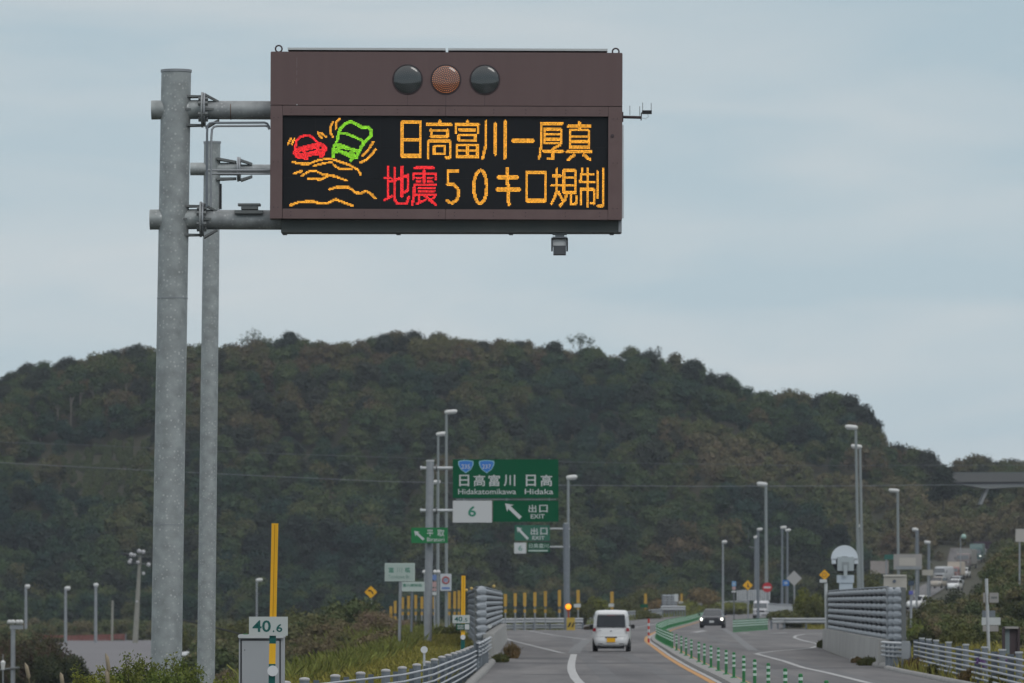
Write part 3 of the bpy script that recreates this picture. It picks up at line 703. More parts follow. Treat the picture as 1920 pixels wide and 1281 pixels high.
# ---- antenna on the right of the board
an = empty('antenna', P(1167, 219, YV + .2), 'small rod antenna on a short bracket at the right edge of the brown board', 'antenna')
def ap(px, py): return P(px, py, YV + .2)
MB().tube([ap(1166, 219.5), ap(1203, 220.5)], M_(2.8, YV), 10).build('bracket_arm', BROWND, an)
q = MB(); a = ap(1166, 228); b = ap(1168.6, 211); q.box((a.x, YV + .1, a.z), (b.x, YV + .3, b.z)); q.build('wall_plate', BROWND, an)
q = MB(); a = ap(1204, 213.5); b = ap(1222, 207.5); q.box((a.x, YV + .15, a.z), (b.x, YV + .27, b.z)); q.build('antenna_box', DARKTRIM, an)
MB().tube([ap(1202, 226), ap(1202.6, 212), ap(1206, 210)], M_(1.2, YV), 6).build('upright', BROWND, an)
for x, y0, y1 in ((1181, 216, 198.5), (1199.5, 217, 199.5), (1205, 208, 192.5), (1221, 208, 193.5)):
    MB().tube([ap(x, y0), ap(x, y1)], M_(.62, YV), 6).build('rod', STEELD, an)
MB().tube([ap(1203, 221), ap(1210, 223), ap(1216, 219), ap(1214, 213)], M_(.5, YV), 5).build('antenna_cord', WHITED, an)

# ---- device hanging below the board
hc = empty('detector_unit', P(1049, 438, YV + .35), 'small grey vehicle detector hanging under the message board', 'detector')
def hp(px, py): return P(px, py, YV + .35)
def hbox(q, x0, y0, x1, y1, ya, yb):
    a = hp(x0, y1); b = hp(x1, y0); q.box((a.x, YV + ya, a.z), (b.x, YV + yb, b.z)); return q
hbox(hbox(MB(), 1040, 436, 1059, 439, .3, .4), 1036, 438, 1063, 440.5, .26, .44).build('mounting_plate', STEEL, hc)
hbox(hbox(MB(), 1041, 440.5, 1058, 444, .3, .4), 1036, 444.5, 1063, 447, .26, .44).build('hanger_plate', STEELL, hc)
hbox(MB(), 1037, 449.5, 1061.5, 462, .2, .5).build('device_body', WHITED, hc)
hbox(hbox(hbox(MB(), 1033.6, 447.4, 1064.4, 449.6, .16, .5), 1033.6, 449.6, 1036.4, 470.5, .16, .5), 1062, 449.6, 1064.8, 470.5, .16, .5).build('yoke', DARKTRIM, hc)
hbox(MB(), 1037.6, 462, 1061, 478, .19, .49).build('sensor_face', mat('sensor_grey', (.09, .10, .11), .6), hc)

# ---- second mast behind
YS = 112.0
def sp(px, py): return P(px, py, YS)
m2 = empty('sign_mast', (sp(388, 1128).x, YS, -.1), 'thinner galvanised mast standing behind the thick one, one short arm, sign hidden by the board', 'sign mast')
lean2 = 12 / 1000
MB().tube([sp(398 - (1355 - 268) * lean2, 1355), sp(398, 268)], [M_(17, YS), M_(15.4, YS)], 32).build('pole', GALV, m2)
MB().tube([sp(398, 269), sp(398, 265.5)], M_(16.6, YS), 32).build('pole_cap', STEEL, m2)
MB().tube([sp(357, 317), sp(447, 317.3)], M_(12, YS), 20).build('arm_stub', GALV, m2)
MB().tube([sp(447, 317.3), sp(900, 320)], M_(9, YS), 20).build('arm', GALV2, m2)
for th, r_ in ((444.8, 23.5), (448.4, 22.5)): MB().tube([sp(th, 317.5), sp(th + 3, 317.5)], M_(r_, YS), 24).build('flange', STEEL, m2)
for (x0, x1, y0, y1) in ((407, 443, 296, 302), (452, 473, 299, 306), (407, 443, 334, 333), (452, 473, 336, 329)):
    q = MB(); a = sp(x0, y0); b = sp(x1, y1); h = .17; t = .045
    q.add([(a.x, YS - h, a.z), (b.x, YS - h * .5, b.z), (b.x, YS + h * .5, b.z), (a.x, YS + h, a.z), (a.x, YS - h, a.z - t), (b.x, YS - h * .5, b.z - t), (b.x, YS + h * .5, b.z - t), (a.x, YS + h, a.z - t)], [(0, 1, 2, 3), (7, 6, 5, 4), (0, 4, 5, 1), (1, 5, 6, 2), (2, 6, 7, 3), (3, 7, 4, 0)])
    q.build('gusset_plate', STEELD, m2)
q = MB(); a = sp(412, 392); b = sp(415.5, 345); q.box((a.x, YS - .05, a.z), (b.x, YS + .1, b.z)); q.build('hand_hole_cover', DARKTRIM, m2)
q = MB(); a = sp(640, 410); b = sp(1169, 236); q.box((a.x, YS - .2, a.z), (b.x, YS - .12, b.z)); q.build('sign_panel', STEELL, m2)

# ---- roadside cabinet
YC_ = 83.0
def cb(q, x0, y0, x1, y1, ya, yb):
    a = P(x0, y1, YC_); b = P(x1, y0, YC_); q.box((a.x, YC_ + ya, a.z), (b.x, YC_ + yb, b.z)); return q
cab = empty('roadside_cabinet', P(489, 1420, YC_), 'light grey steel roadside cabinet with a pale lid behind the 40.6 marker', 'cabinet')
cb(MB(), 447.5, 1196, 532, 1420, 0, .45).build('cabinet_body', CABGREY, cab)
cb(MB(), 453.5, 1201.5, 523.5, 1415, -.014, 0).build('cabinet_door', CABGREY, cab)
q = MB(); cb(q, 450.5, 1199, 453, 1416, -.006, 0); cb(q, 524, 1199, 526.5, 1416, -.006, 0); cb(q, 453, 1199, 524, 1201.3, -.006, 0); q.build('door_seal', DARKTRIM, cab)
a = P(446.5, 1196.5, YC_); b = P(533, 1190, YC_); MB().bbox((a.x, YC_ - .05, a.z), (b.x, YC_ + .5, b.z), .012).build('cabinet_lid', WHITED, cab)
cb(MB(), 455.5, 1188.4, 464, 1190.2, .1, .15).build('lid_catch', POSTG, cab)
q = MB(); p = P(459, 1219, YC_); q.disc((p.x, YC_ - .02, p.z), M_(1, YC_), 8, .01); q.build('keyhole', DARKTRIM, cab)

# ---- kilometre markers
def km_post(Y, pxt, pyt, pxb, label, km, plate, disc_py, sub=False, barw=12.4, nm='kilometre_marker'):
    base = G(960, 1300); r_ = empty(nm, (X(pxb, Y), Y, 0), label, 'marker')
    def pp(px, py, dy=0): return P(px, py, Y + dy)
    s = 80.0 / Y
    def bar(q, y0, y1, wpx, ya, yb, dx=0):
        t0 = pxt + (pxb - pxt) * (y0 - pyt) / (plate[3] + 40 * s - pyt); t1 = pxt + (pxb - pxt) * (y1 - pyt) / (plate[3] + 40 * s - pyt)
        a0, a1 = P(t0 - wpx / 2 + dx, y0, Y), P(t0 + wpx / 2 + dx, y0, Y); b0, b1 = P(t1 - wpx / 2 + dx, y1, Y), P(t1 + wpx / 2 + dx, y1, Y)
        q.add([(b0.x, Y + ya, b0.z), (b1.x, Y + ya, b1.z), (a1.x, Y + ya, a1.z), (a0.x, Y + ya, a0.z), (b0.x, Y + yb, b0.z), (b1.x, Y + yb, b1.z), (a1.x, Y + yb, a1.z), (a0.x, Y + yb, a0.z)], [(0, 1, 2, 3), (7, 6, 5, 4), (0, 4, 5, 1), (1, 5, 6, 2), (2, 6, 7, 3), (3, 7, 4, 0)]); return q
    wb = barw
    # yellow blade: two side lips and a recessed centre
    q = MB(); bar(q, pyt, plate[1] + 1, wb * .58, 0, .012, 0); q.build('yellow_blade', YEL, r_)
    for sgn in (-1, 1): bar(MB(), pyt, plate[1] + 1, wb * .21, -.012, .02, sgn * wb * .395).build('blade_edge', YEL, r_)
    bar(MB(), pyt + 2 * s, plate[1], wb * .07, -.003, 0, -wb * .02).build('blade_groove', mat('blade_groove_brown', (.28, .13, .01), .7), r_)
    segs = [(plate[3], plate[3] + 15 * s, GREEND), (plate[3] + 15 * s, plate[3] + 53 * s, YEL), (plate[3] + 53 * s, plate[3] + 240 * s, GREEND)] if not sub else [(plate[3], plate[3] + 24, YEL), (plate[3] + 24, plate[3] + 105, GREEND)]
    for a_, b_, m in segs: bar(MB(), a_, b_, wb * .98, 0, .03).build('post_band', m, r_)
    x0, y0, x1, y1 = plate
    a, b = P(x0, y1, Y), P(x1, y0, Y)
    MB().box((a.x, Y - .03, a.z), (b.x, Y - .014, b.z)).build('number_plate', mat('plate_white', (.45, .49, .48), .5), r_)
    hh = y1 - y0; ww = x1 - x0
    big, small = km
    letters(big, r_, P(x0 + ww * .12, 0, Y).x, P(x0 + ww * .59, 0, Y).x, P(0, y1 - hh * .19, Y).z, P(0, y0 + hh * .19, Y).z, Y - .032, GREEND, .018)
    letters('.', r_, P(x0 + ww * .64, 0, Y).x, P(x0 + ww * .68, 0, Y).x, P(0, y1 - hh * .18, Y).z, P(0, y1 - hh * .28, Y).z, Y - .032, GREEND, .01)
    letters(small, r_, P(x0 + ww * .73, 0, Y).x, P(x0 + ww * .885, 0, Y).x, P(0, y1 - hh * .19, Y).z, P(0, y0 + hh * .38, Y).z, Y - .032, GREEND, .018)
    rd = 10 * s; pd = P(pxb + (1 if not sub else 0), disc_py, Y)
    MB().tube([(pd.x, Y - .02, pd.z), (pd.x, Y - .045, pd.z)], M_(rd, Y), 28).build('reflector_disc', WHITE, r_)
    return r_
km_post(80, 515.6, 981.5, 510.5, 'yellow topped kilometre marker reading 40.6 in front of the grey cabinet', ('40', '6'), (467, 1156.5, 539.8, 1192), 1258)
k2 = km_post(172, 869, 1079.5, 868, 'yellow topped kilometre marker reading 40.5 with a small green plate below', ('40', '5'), (848.5, 1153.5, 880.5, 1168.5), 1195, sub=True, barw=7.6)
a, b = P(855.5, 1181.5, 172), P(881, 1169.5, 172)
MB().box((a.x, 171.95, a.z), (b.x, 171.97, b.z)).build('green_plate', GREEN2, k2)
a, b = P(871.5, 1180.5, 172), P(880, 1170.5, 172); MB().box((a.x, 171.935, a.z), (b.x, 171.95, b.z)).build('white_symbol_panel', SIGNW, k2)
q = MB()
for i in range(3):
    a, b = P(857.5, 1173.4 + i * 3, 172), P(869.5, 1172.2 + i * 3, 172); q.box((a.x, 171.94, a.z), (b.x, 171.95, b.z))
q.build('white_bars', SIGNW, k2)
# ================================================================== green exit signs
def pbox(q, x0, y0, x1, y1, Y, ya, yb):
    a = P(x0, y1, Y); b = P(x1, y0, Y); q.box((a.x, Y + ya, a.z), (b.x, Y + yb, b.z)); return q
def ptube(q, x0, y0, x1, y1, Y, wpx, n=12, dy=0, w2=None):
    a = P(x0, y0, Y); b = P(x1, y1, Y); a.y += dy; b.y += dy
    q.tube([a, b], [M_(wpx / 2, Y), M_((w2 or wpx) / 2, Y)], n); return q
def ground_py(Y, z=0.0): return 1128 + (CAMZ - z) * FP / Y
def ptext(body, par, x0, y0, x1, y1, Y, dy, m, off=.02):
    return letters(body, par, P(x0, 0, Y).x, P(x1, 0, Y).x, P(0, y1, Y).z, P(0, y0, Y).z, Y + dy, m, off)
def parrow(par, x0, y0, x1, y1, w_, Y, dy, m, head=2.1):
    """arrow pointing from (x1,y1) to (x0,y0)"""
    a = Vector((x0, y0)); b = Vector((x1, y1)); d = (b - a).normalized(); n = Vector((-d.y, d.x)); hl = w_ * head
    pts = [a, a + d * hl + n * w_ * 1.35, a + d * hl * .80 + n * w_ * .5, b + n * w_ * .5, b - n * w_ * .5, a + d * hl * .80 - n * w_ * .5, a + d * hl - n * w_ * 1.35]
    q = MB(); q.add([P(p.x, p.y, Y) + Vector((0, dy, 0)) for p in pts], [tuple(range(len(pts)))])
    return q.build('arrow', m, par)
YG = 250.0
sg = empty('exit_sign', (X(803, YG), YG, 0), 'big green exit sign with two blue route shields and a white panel reading 6', 'road sign')
ptube(MB(), 806.5, 864, 802, ground_py(YG) + 8, YG, 14.5, 20).build('pole', STEEL, sg)
ptube(MB(), 806.5, 865.5, 806.5, 862.5, YG, 15.5, 20).build('pole_cap', WHITED, sg)
for y in (878, 957.5):
    ptube(MB(), 789, y, 850, y, YG, 6.2, 12).build('arm', STEELL, sg)
    ptube(MB(), 817, y, 820, y, YG, 13, 12).build('flange', STEELD, sg)
    ptube(MB(), 788, y, 790.5, y, YG, 8.5, 12).build('arm_cap', STEELL, sg)
pbox(MB(), 849, 861.5, 1047, 934, YG, -.12, -.06).build('main_panel', GREEN, sg)
pbox(MB(), 849, 939, 922.5, 980, YG, -.12, -.06).build('white_panel', SIGNW, sg)
pbox(MB(), 924.5, 939, 1047, 978.5, YG, -.12, -.06).build('exit_panel', GREEN, sg)
for x in (870, 950, 1030): pbox(MB(), x - 1.2, 860.5, x + 1.2, 979, YG, -.055, .02).build('panel_stiffener', STEEL, sg)
for y in (936.5,): pbox(MB(), 855, y - 1, 1043, y + 1, YG, -.05, 0).build('panel_stiffener', STEEL, sg)
D = -.125
for ch, x0 in zip('日高富川', (861.5, 888.5, 916, 944.5)): ptext(ch, sg, x0, 890.5, x0 + (18.5 if ch == '日' else 21.5), 912, YG, D, SIGNW, .012)
for ch, x0 in zip('日高', (986, 1013.5)): ptext(ch, sg, x0, 890.5, x0 + (18.5 if ch == '日' else 21.5), 912, YG, D, SIGNW, .012)
ptext('Hidakatomikawa', sg, 859.5, 917, 967.5, 927, YG, D, SIGNW, .006)
ptext('Hidaka', sg, 984, 917, 1037, 927, YG, D, SIGNW, .006)
ptext('6', sg, 878, 949, 893, 969, YG, D, SIGNTG, .02)
ptext('出', sg, 991, 947, 1005.5, 961, YG, D, SIGNW, .012); ptext('口', sg, 1011, 947, 1026.5, 961, YG, D, SIGNW, .012)
ptext('EXIT', sg, 995, 964.5, 1021, 972.5, YG, D, SIGNW, .012)
parrow(sg, 947, 944, 976, 971.5, 6.6, YG, D, SIGNW)
for cx, num in ((873.5, '235'), (912.5, '237')):
    def shield(k, dy, m, nm):
        pts = []
        for t in np.linspace(0, 1, 9): pts.append((-13 + 26 * t, -9.5 - 1.6 * math.sin(math.pi * t)))
        pts += [(14, -7), (13.4, -2), (9, 6), (0, 12.5), (-9, 6), (-13.4, -2), (-14, -7)]
        q = MB(); q.add([P(cx + a * k, 874.5 + b * k, YG) + Vector((0, dy, 0)) for a, b in pts][::-1], [tuple(range(len(pts)))]); return q.build(nm, m, sg)
    shield(1.05, D, mat('shield_rim', (.22, .42, .52), .5), 'route_shield')
    shield(.9, D - .004, mat('shield_blue', (.035, .17, .52), .5), 'route_shield')
    ptext(num, sg, cx - 8, 871, cx + 8, 879, YG, D - .008, SIGNW, .006)
ss = empty('direction_sign', (X(806, YG - 1), YG - .5, 0), 'small green sign with an arrow reading Biratori, low on the exit sign pole', 'road sign')
pbox(MB(), 771, 989.5, 839.5, 1018.5, YG - .5, -.05, 0).build('panel', mat('bright_sign_green', (.008, .17, .05), .5), ss)
for y in (996, 1012): pbox(MB(), 797, y - 1.2, 814, y + 1.2, YG - .5, 0, .35).build('clamp', STEEL, ss)
parrow(ss, 776.5, 995.5, 794.5, 1012, 4.4, YG - .5, -.055, SIGNW)
ptext('平', ss, 801, 993.5, 813, 1006, YG - .5, -.055, SIGNW, .012); ptext('取', ss, 820.5, 993.5, 834, 1006, YG - .5, -.055, SIGNW, .012)
ptext('Biratori', ss, 801.5, 1008, 833.5, 1015.5, YG - .5, -.055, SIGNW, .006)

YR_ = 428.0
s2 = empty('exit_sign', (X(1063, YR_), YR_, 0), 'smaller green exit sign at the ramp nose with a grey numbered tab', 'road sign')
ptube(MB(), 1061, 982, 1063.5, ground_py(YR_), YR_, 11.2, 20, w2=12).build('pole', POSTB, s2)
ptube(MB(), 1061, 983, 1061, 980.5, YR_, 7, 12).build('pole_cap', STEELL, s2)
for y in (991.5, 1025.5): ptube(MB(), 1028, y, 1069, y, YR_, 3, 8).build('arm', STEELL, s2)
pbox(MB(), 965, 985, 1031, 1014, YR_, -.25, -.18).build('exit_panel', mat('faded_sign_green', (.015, .115, .07), .5), s2)
pbox(MB(), 989, 1017.5, 1031, 1036, YR_, -.25, -.18).build('name_panel', GREEN2, s2)
pbox(MB(), 964, 1018, 986.5, 1038, YR_, -.25, -.18).build('number_panel', WHITED, s2)
parrow(s2, 969, 988.5, 990, 1011, 4.4, YR_, -.26, SIGNW)
ptext('出', s2, 995, 990, 1008, 1003, YR_, -.26, SIGNW, .012); ptext('口', s2, 1013, 990, 1026, 1003, YR_, -.26, SIGNW, .012)
ptext('EXIT', s2, 998, 1005.5, 1021, 1012, YR_, -.26, SIGNW, .012)
ptext('6', s2, 972, 1023, 979, 1033, YR_, -.26, SIGNTG, .006)
ptext('日高富川', s2, 992, 1019.5, 1028, 1028, YR_, -.26, PALEG, .008); pbox(MB(), 991, 1031.5, 1027, 1034, YR_, -.256, -.25).build('name_underline', PALEG, s2)

# bridge name signs, speed sign and the narrow stack of plates
Yb = 235.0
b1 = empty('bridge_name_sign', (X(750, Yb), Yb, -.3), 'pale green bridge name board with dark green writing, larger and higher of two', 'road sign')
ptube(MB(), 751, 1088, 748, 1262, Yb, 5.8, 12).build('post', STEEL, b1)
pbox(MB(), 721.5, 1056, 778, 1090, Yb, -.1, -.05).build('panel', PALEG, b1)
pbox(MB(), 723.5, 1058, 776, 1088, Yb, -.105, -.1).build('panel_face', mat('pale_sign_face', (.36, .44, .41), .5), b1)
ptext('富', b1, 729.5, 1064, 739.5, 1074, Yb, -.11, SIGNTG, .006); ptext('川', b1, 744.5, 1064, 755, 1074, Yb, -.11, mat('faded_green_print', (.2, .30, .26), .6), .006); ptext('橋', b1, 760, 1064, 770, 1074, Yb, -.11, SIGNTG, .006)
ptext('Tomikawa Br.', b1, 729, 1078, 770, 1085, Yb, -.11, mat('faded_green_print', (.2, .30, .26), .6), .01)
Yb2 = 285.0
b2 = empty('bridge_name_sign', (X(772, Yb2), Yb2, -.3), 'second pale green name board, lower and behind the first, five small characters', 'road sign')
ptube(MB(), 772.5, 1104, 771, 1216, Yb2, 4.6, 12).build('post', POSTB, b2)
pbox(MB(), 752, 1091, 796, 1109, Yb2, -.1, -.05).build('panel', PALEG, b2)
ptext('富川高架橋', b2, 756.5, 1094.5, 792, 1100.5, Yb2, -.11, SIGNTG, .01); pass
Ysp = 318.0
b3 = empty('speed_limit_sign', (X(836, Ysp), Ysp - .3, 0), 'white rectangular sign with a red ring clamped to the tall lamp post', 'road sign')
pbox(MB(), 825.5, 1076, 846.5, 1108, Ysp, -.35, -.3).build('panel', mat('pale_blue_sign_white', (.46, .50, .54), .5), b3)
c_ = P(836, 1088, Ysp); MB().ring_torus((c_.x, Ysp - .36, c_.z), M_(6, Ysp), M_(1.4, Ysp), 28, 6).build('red_ring', mat('faded_sign_red', (.36, .09, .09), .6), b3)
ptext('80', b3, 832.6, 1085, 839.6, 1091.5, Ysp, -.362, mat('faded_sign_blue', (.12, .2, .42), .6), .01)
pbox(MB(), 828.5, 1101, 843.5, 1105, Ysp, -.356, -.35).build('blue_caption', mat('faded_sign_blue', (.12, .2, .42), .6), b3)
b4 = empty('plate_stack_sign', (X(814.5, 330), 330, 0), 'narrow stack of faded blue and red plates just behind the exit sign pole', 'road sign')
ptube(MB(), 815, 1076, 815, ground_py(330), 330, 3.2, 10).build('post', STEEL, b4)
for y0, y1, m in ((1078, 1088, mat('faded_sign_blue', (.12, .2, .42), .6)), (1091, 1101, mat('pink_plate', (.40, .27, .27), .6)), (1103, 1108, mat('pink_plate', (.40, .27, .27), .6)), (1110, 1116, WHITED)):
    pbox(MB(), 810.5, y0, 818.5, y1, 330, -.15, -.1).build('plate', m, b4)
for i, x in enumerate((795.5, 815.5, 822)):
    h_ = empty('round_reflector', (X(x, 332), 332, 0), ('white ball topped post showing left of the exit sign pole', 'white ball topped post just right of the exit sign pole', 'white ball topped post beside the narrow plate stack')[i], 'marker post')
    ptube(MB(), x, 1074, x, ground_py(332), 332, 1.8, 8).build('post', STEEL, h_)
    c_ = P(x, 1072.5, 332); MB().dome(c_, M_(3.7, 332), M_(3.6, 332), 16, 5).dome(c_, M_(3.7, 332), M_(3.6, 332), 16, 5, d=(0, 1, 0)).build('ball', LAMPW, h_)

# ================================================================== street lamps
def lamp(px, py, pole_px, Y, side, label, wpx=4.6, head=24, hz=8.5, z0=0.0, lean=0.0, m=None, hm=None):
    bpy_ = ground_py(Y, z0); m = m or mat('lamp_pole_grey', (.24, .27, .275), .5, .2)
    r_ = empty('street_lamp', (X(pole_px - lean * (bpy_ - py), Y), Y, z0), label, 'street lamp')
    ptube(MB(), pole_px, py + hz * .25, pole_px - lean * (bpy_ - py), bpy_, Y, wpx, 12, w2=wpx * 1.35).build('pole', m, r_)
    # flat luminaire with rounded ends, slightly upturned
    cx = px; a = P(cx - head / 2, py + .09 * head * side, Y); b = P(cx + head / 2, py - .0 * head * side, Y)
    r1 = M_(hz / 2, Y)
    q = MB(); pts = []; rad = []
    for t in (0, .06, .2, .5, .8, .94, 1): 
        pts.append(a.lerp(b, t)); rad.append(r1 * (.35, .75, .95, 1, .95, .72, .3)[(0, .06, .2, .5, .8, .94, 1).index(t)])
    q.tube(pts, rad, 14); q.build('lamp_head', hm or LAMPW, r_)
    q = MB(); a2 = a.lerp(b, .12) - Vector((0, 0, r1 * .75)); b2_ = a.lerp(b, .88) - Vector((0, 0, r1 * .75)); q.tube([a2, b2_], r1 * .5, 8); q.build('lamp_glass', WHITED, r_)
    return r_
lamp(845.5, 771, 837, 318, 1, 'tallest lamp post, just left of the big green exit sign', 4.6, 24, 8)
lamp(828.5, 812.5, 821.5, 360, 1, 'lamp post just left of the tallest one, second highest', 4.2, 22, 7.5)
lamp(818.5, 903, 820, 470, 1, 'short twin headed lamp low beside the exit sign pole', 3.2, 15, 7)
lamp(1072, 894, 1065.5, 432, 1, 'lamp post rising behind the smaller exit sign pole', 4.8, 21, 8.5)
lamp(1429, 908.5, 1436, 700, -1, 'lamp post above the no entry sign, head pointing left', 5.2, 20, 7.5, z0=.3, lean=-.006)
lamp(1596.5, 802, 1604.5, 350, -1, 'tallest lamp post on the right, in front of the dark tree edge', 4.8, 24, 8.5, lean=-.018)
lamp(1606, 838, 1612.5, 385, -1, 'lamp post close beside the tallest one on the right', 4.6, 21, 7.5, lean=-.018)
lamp(1612.5, 986.5, 1613, 520, -1, 'low lamp head seen between two tall right hand posts', 3, 8, 5)
lamp(1676, 920.5, 1683, 520, -1, 'lamp post behind the big pale sign board on the right', 4.6, 20, 7, lean=-.01)
lamp(1716, 993.5, 1719.5, 640, -1, 'thick lamp post right of the big pale sign board', 6.5, 12, 6, z0=1, lean=-.004, m=POSTB)
lamp(1739, 1017.5, 1741.5, 720, -1, 'shorter lamp post above the queue of far traffic', 5.2, 12, 6, z0=2, m=POSTB)
lamp(1358.5, 1015.5, 1355.5, 640, 1, 'slim lone lamp post behind the oncoming dark car', 3.2, 10, 5.5, z0=.3, m=STEEL)
lamp(1424.5, 992, 1421.5, 560, 1, 'slim lamp post with small tilted head left of the tall one', 4, 11, 5, z0=.1, m=POSTB)
lamp(1469, 988.5, 1466.5, 640, 1, 'left one of two slim lamp posts behind the white diamond board', 3.6, 12, 5.5, z0=.3, m=POSTB)
lamp(1477.5, 993.5, 1476.5, 660, 1, 'right one of two slim lamp posts behind the white diamond board', 3.2, 11, 5, z0=.3, m=POSTB)
lamp(51.5, 1099, 48.5, 700, 1, 'car park lamp post furthest from the thick mast', 4.6, 9.5, 7.5, z0=-2.9, m=STEEL)
lamp(126.5, 1102.5, 123, 690, 1, 'car park lamp post at the left end of the red fence', 4.6, 11, 7, z0=-2.9, m=STEEL)
lamp(180, 1096.5, 179.5, 700, 1, 'car park lamp post near the middle of the red fence', 4.8, 9, 7, z0=-2.9, m=STEEL)
lamp(486, 1087, 481.5, 560, 1, 'slim lamp post rising behind the 40.6 plate', 3.2, 13, 6.5, z0=-3, m=STEEL)
# thick double pole beside the no entry sign, with small camera box on it
cp_ = empty('camera_pole', (X(1418.5, 690), 690, .3), 'thick grey pole with a small white camera box, near the no entry sign', 'camera pole')
ptube(MB(), 1417.5, 1010, 1417, ground_py(690, .3), 690, 6.2, 14).build('pole', POSTB, cp_)
ptube(MB(), 1413.5, 1008.5, 1421, 1006, 690, 5.5, 10).build('camera_box', LAMPW, cp_)
# small dark wire bracket
ptube(ptube(MB(), 1403, 990, 1403.5, 1018, 690, 1.1, 6), 1403.5, 1025, 1416, 1028, 690, 2.2, 8).build('antenna_bracket', STEELD, cp_)

# ================================================================== floodlight and utility poles on the left
up = empty('utility_pole', (X(258, 640), 640, -2.9), 'leaning concrete pole with a cluster of white insulators and fittings on top', 'utility pole')
ptube(MB(), 262.5, 1042, 253.5, 1206, 640, 5.5, 14, w2=11).build('pole', CONCP, up)
for (x, y, r1) in ((246, 1040, 4), (252, 1041, 3.4), (261, 1033.5, 4.2), (268.5, 1035, 4), (243, 1054, 3.8), (245, 1050, 3), (258.5, 1054.5, 3.3), (278.5, 1059, 4), (269, 1075.5, 3.2), (256.5, 1128, 2.2)):
    c_ = P(x, y, 639.6); MB().dome(c_, M_(r1, 640), M_(r1 * .9, 640), 10, 4).dome(c_, M_(r1, 640), M_(r1 * .9, 640), 10, 4, d=(0, 1, 0)).build('insulator', mat('insulator_white', (.44, .44, .46), .4), up)
for (x0, y0, x1, y1) in ((231, 1041, 270, 1044), (242, 1055, 282, 1059), (262, 1068, 270, 1076)): ptube(MB(), x0, y0, x1, y1, 640, 1.6, 6, dy=-.2).build('cross_arm', STEELD, up)
ptube(MB(), 232, 1039, 243, 1041.5, 640, 4.5, 8, dy=-.3).build('transformer', DARKTRIM, up)
pl = empty('plain_pole', (X(210, 720), 720, -2.8), 'bare grey post behind the right part of the red fence', 'pole')
ptube(MB(), 211, 1126, 210, 1206, 720, 4.6, 10).build('pole', CONCP, pl)
fl = empty('floodlight_pole', (X(24, 330), 330, -3), 'grey post with two white floodlights above the dark shrub', 'floodlight')
ptube(MB(), 24.5, 1178, 24, 1330, 330, 8.6, 14).build('pole', STEEL, fl)
pbox(MB(), 19, 1172, 43, 1180, 330, -.15, .15).build('cross_plate', STEEL, fl)
for x in (18, 24.5, 33, 39.5):
    c_ = P(x, 1166.5, 329.8); MB().dome(c_, M_(4.8, 330), M_(4, 330), 12, 5, d=(0, -.8, -.5)).dome(c_, M_(4.8, 330), M_(4, 330), 12, 4, d=(0, .8, .5)).build('floodlight', LAMPW, fl)
ptube(MB(), 0, 1256, 37, 1252, 330, 4, 8, dy=-.2).build('side_arm', STEELD, fl)
wl = empty('small_lamp', (X(5.5, 300), 300, -3), 'small white bell shaped lamp at the left edge beside the dark shrub', 'lamp')
ptube(ptube(MB(), 5.5, 1242, 5.5, 1256, 300, 9.5, 12, w2=6), 5.5, 1238, 5.5, 1242, 300, 3, 12, w2=9.5).build('lamp_head', LAMPW, wl)
ptube(MB(), 5.5, 1256, 5.5, 1330, 300, 2.6, 8).build('post', STEEL, wl); ptube(MB(), 5.5, 1227, 5.5, 1238, 300, 1.6, 8).build('finial', STEEL, wl)

# red slatted fence round the lot
rf = empty('slatted_fence', (X(160, 735), 735, -2.7), 'low red brown slatted fence along the far edge of the paved lot', 'fence')
YF = 735
xs_ = np.arange(80, 235, 5.6)
sl_me = None
for i, x in enumerate(xs_):
    yb = 1207.0; yt = lerp([(80, 1193), (150, 1191), (235, 1188.5)], x)
    o = pbox(MB(), x, yt, x + 4.7, yb - .6, YF, -.03, .03)
    if 206 < x < 231: o = pbox(MB(), x, yt, x + 4.7, 1199, YF, -.03, .03)
    o.build('slat', REDF, rf)
for y in (1191.5, 1203): pbox(MB(), 80, y, 236, y + 1.6, YF, .035, .09).build('rail', REDF, rf)
pbox(MB(), 234.5, 1187.5, 237, 1208, YF, -.1, .1).build('end_post', STEELD, rf)
pbox(MB(), 206, 1201, 232, 1203.5, YF, -.3, .0).build('bench_board', DARKTRIM, rf)

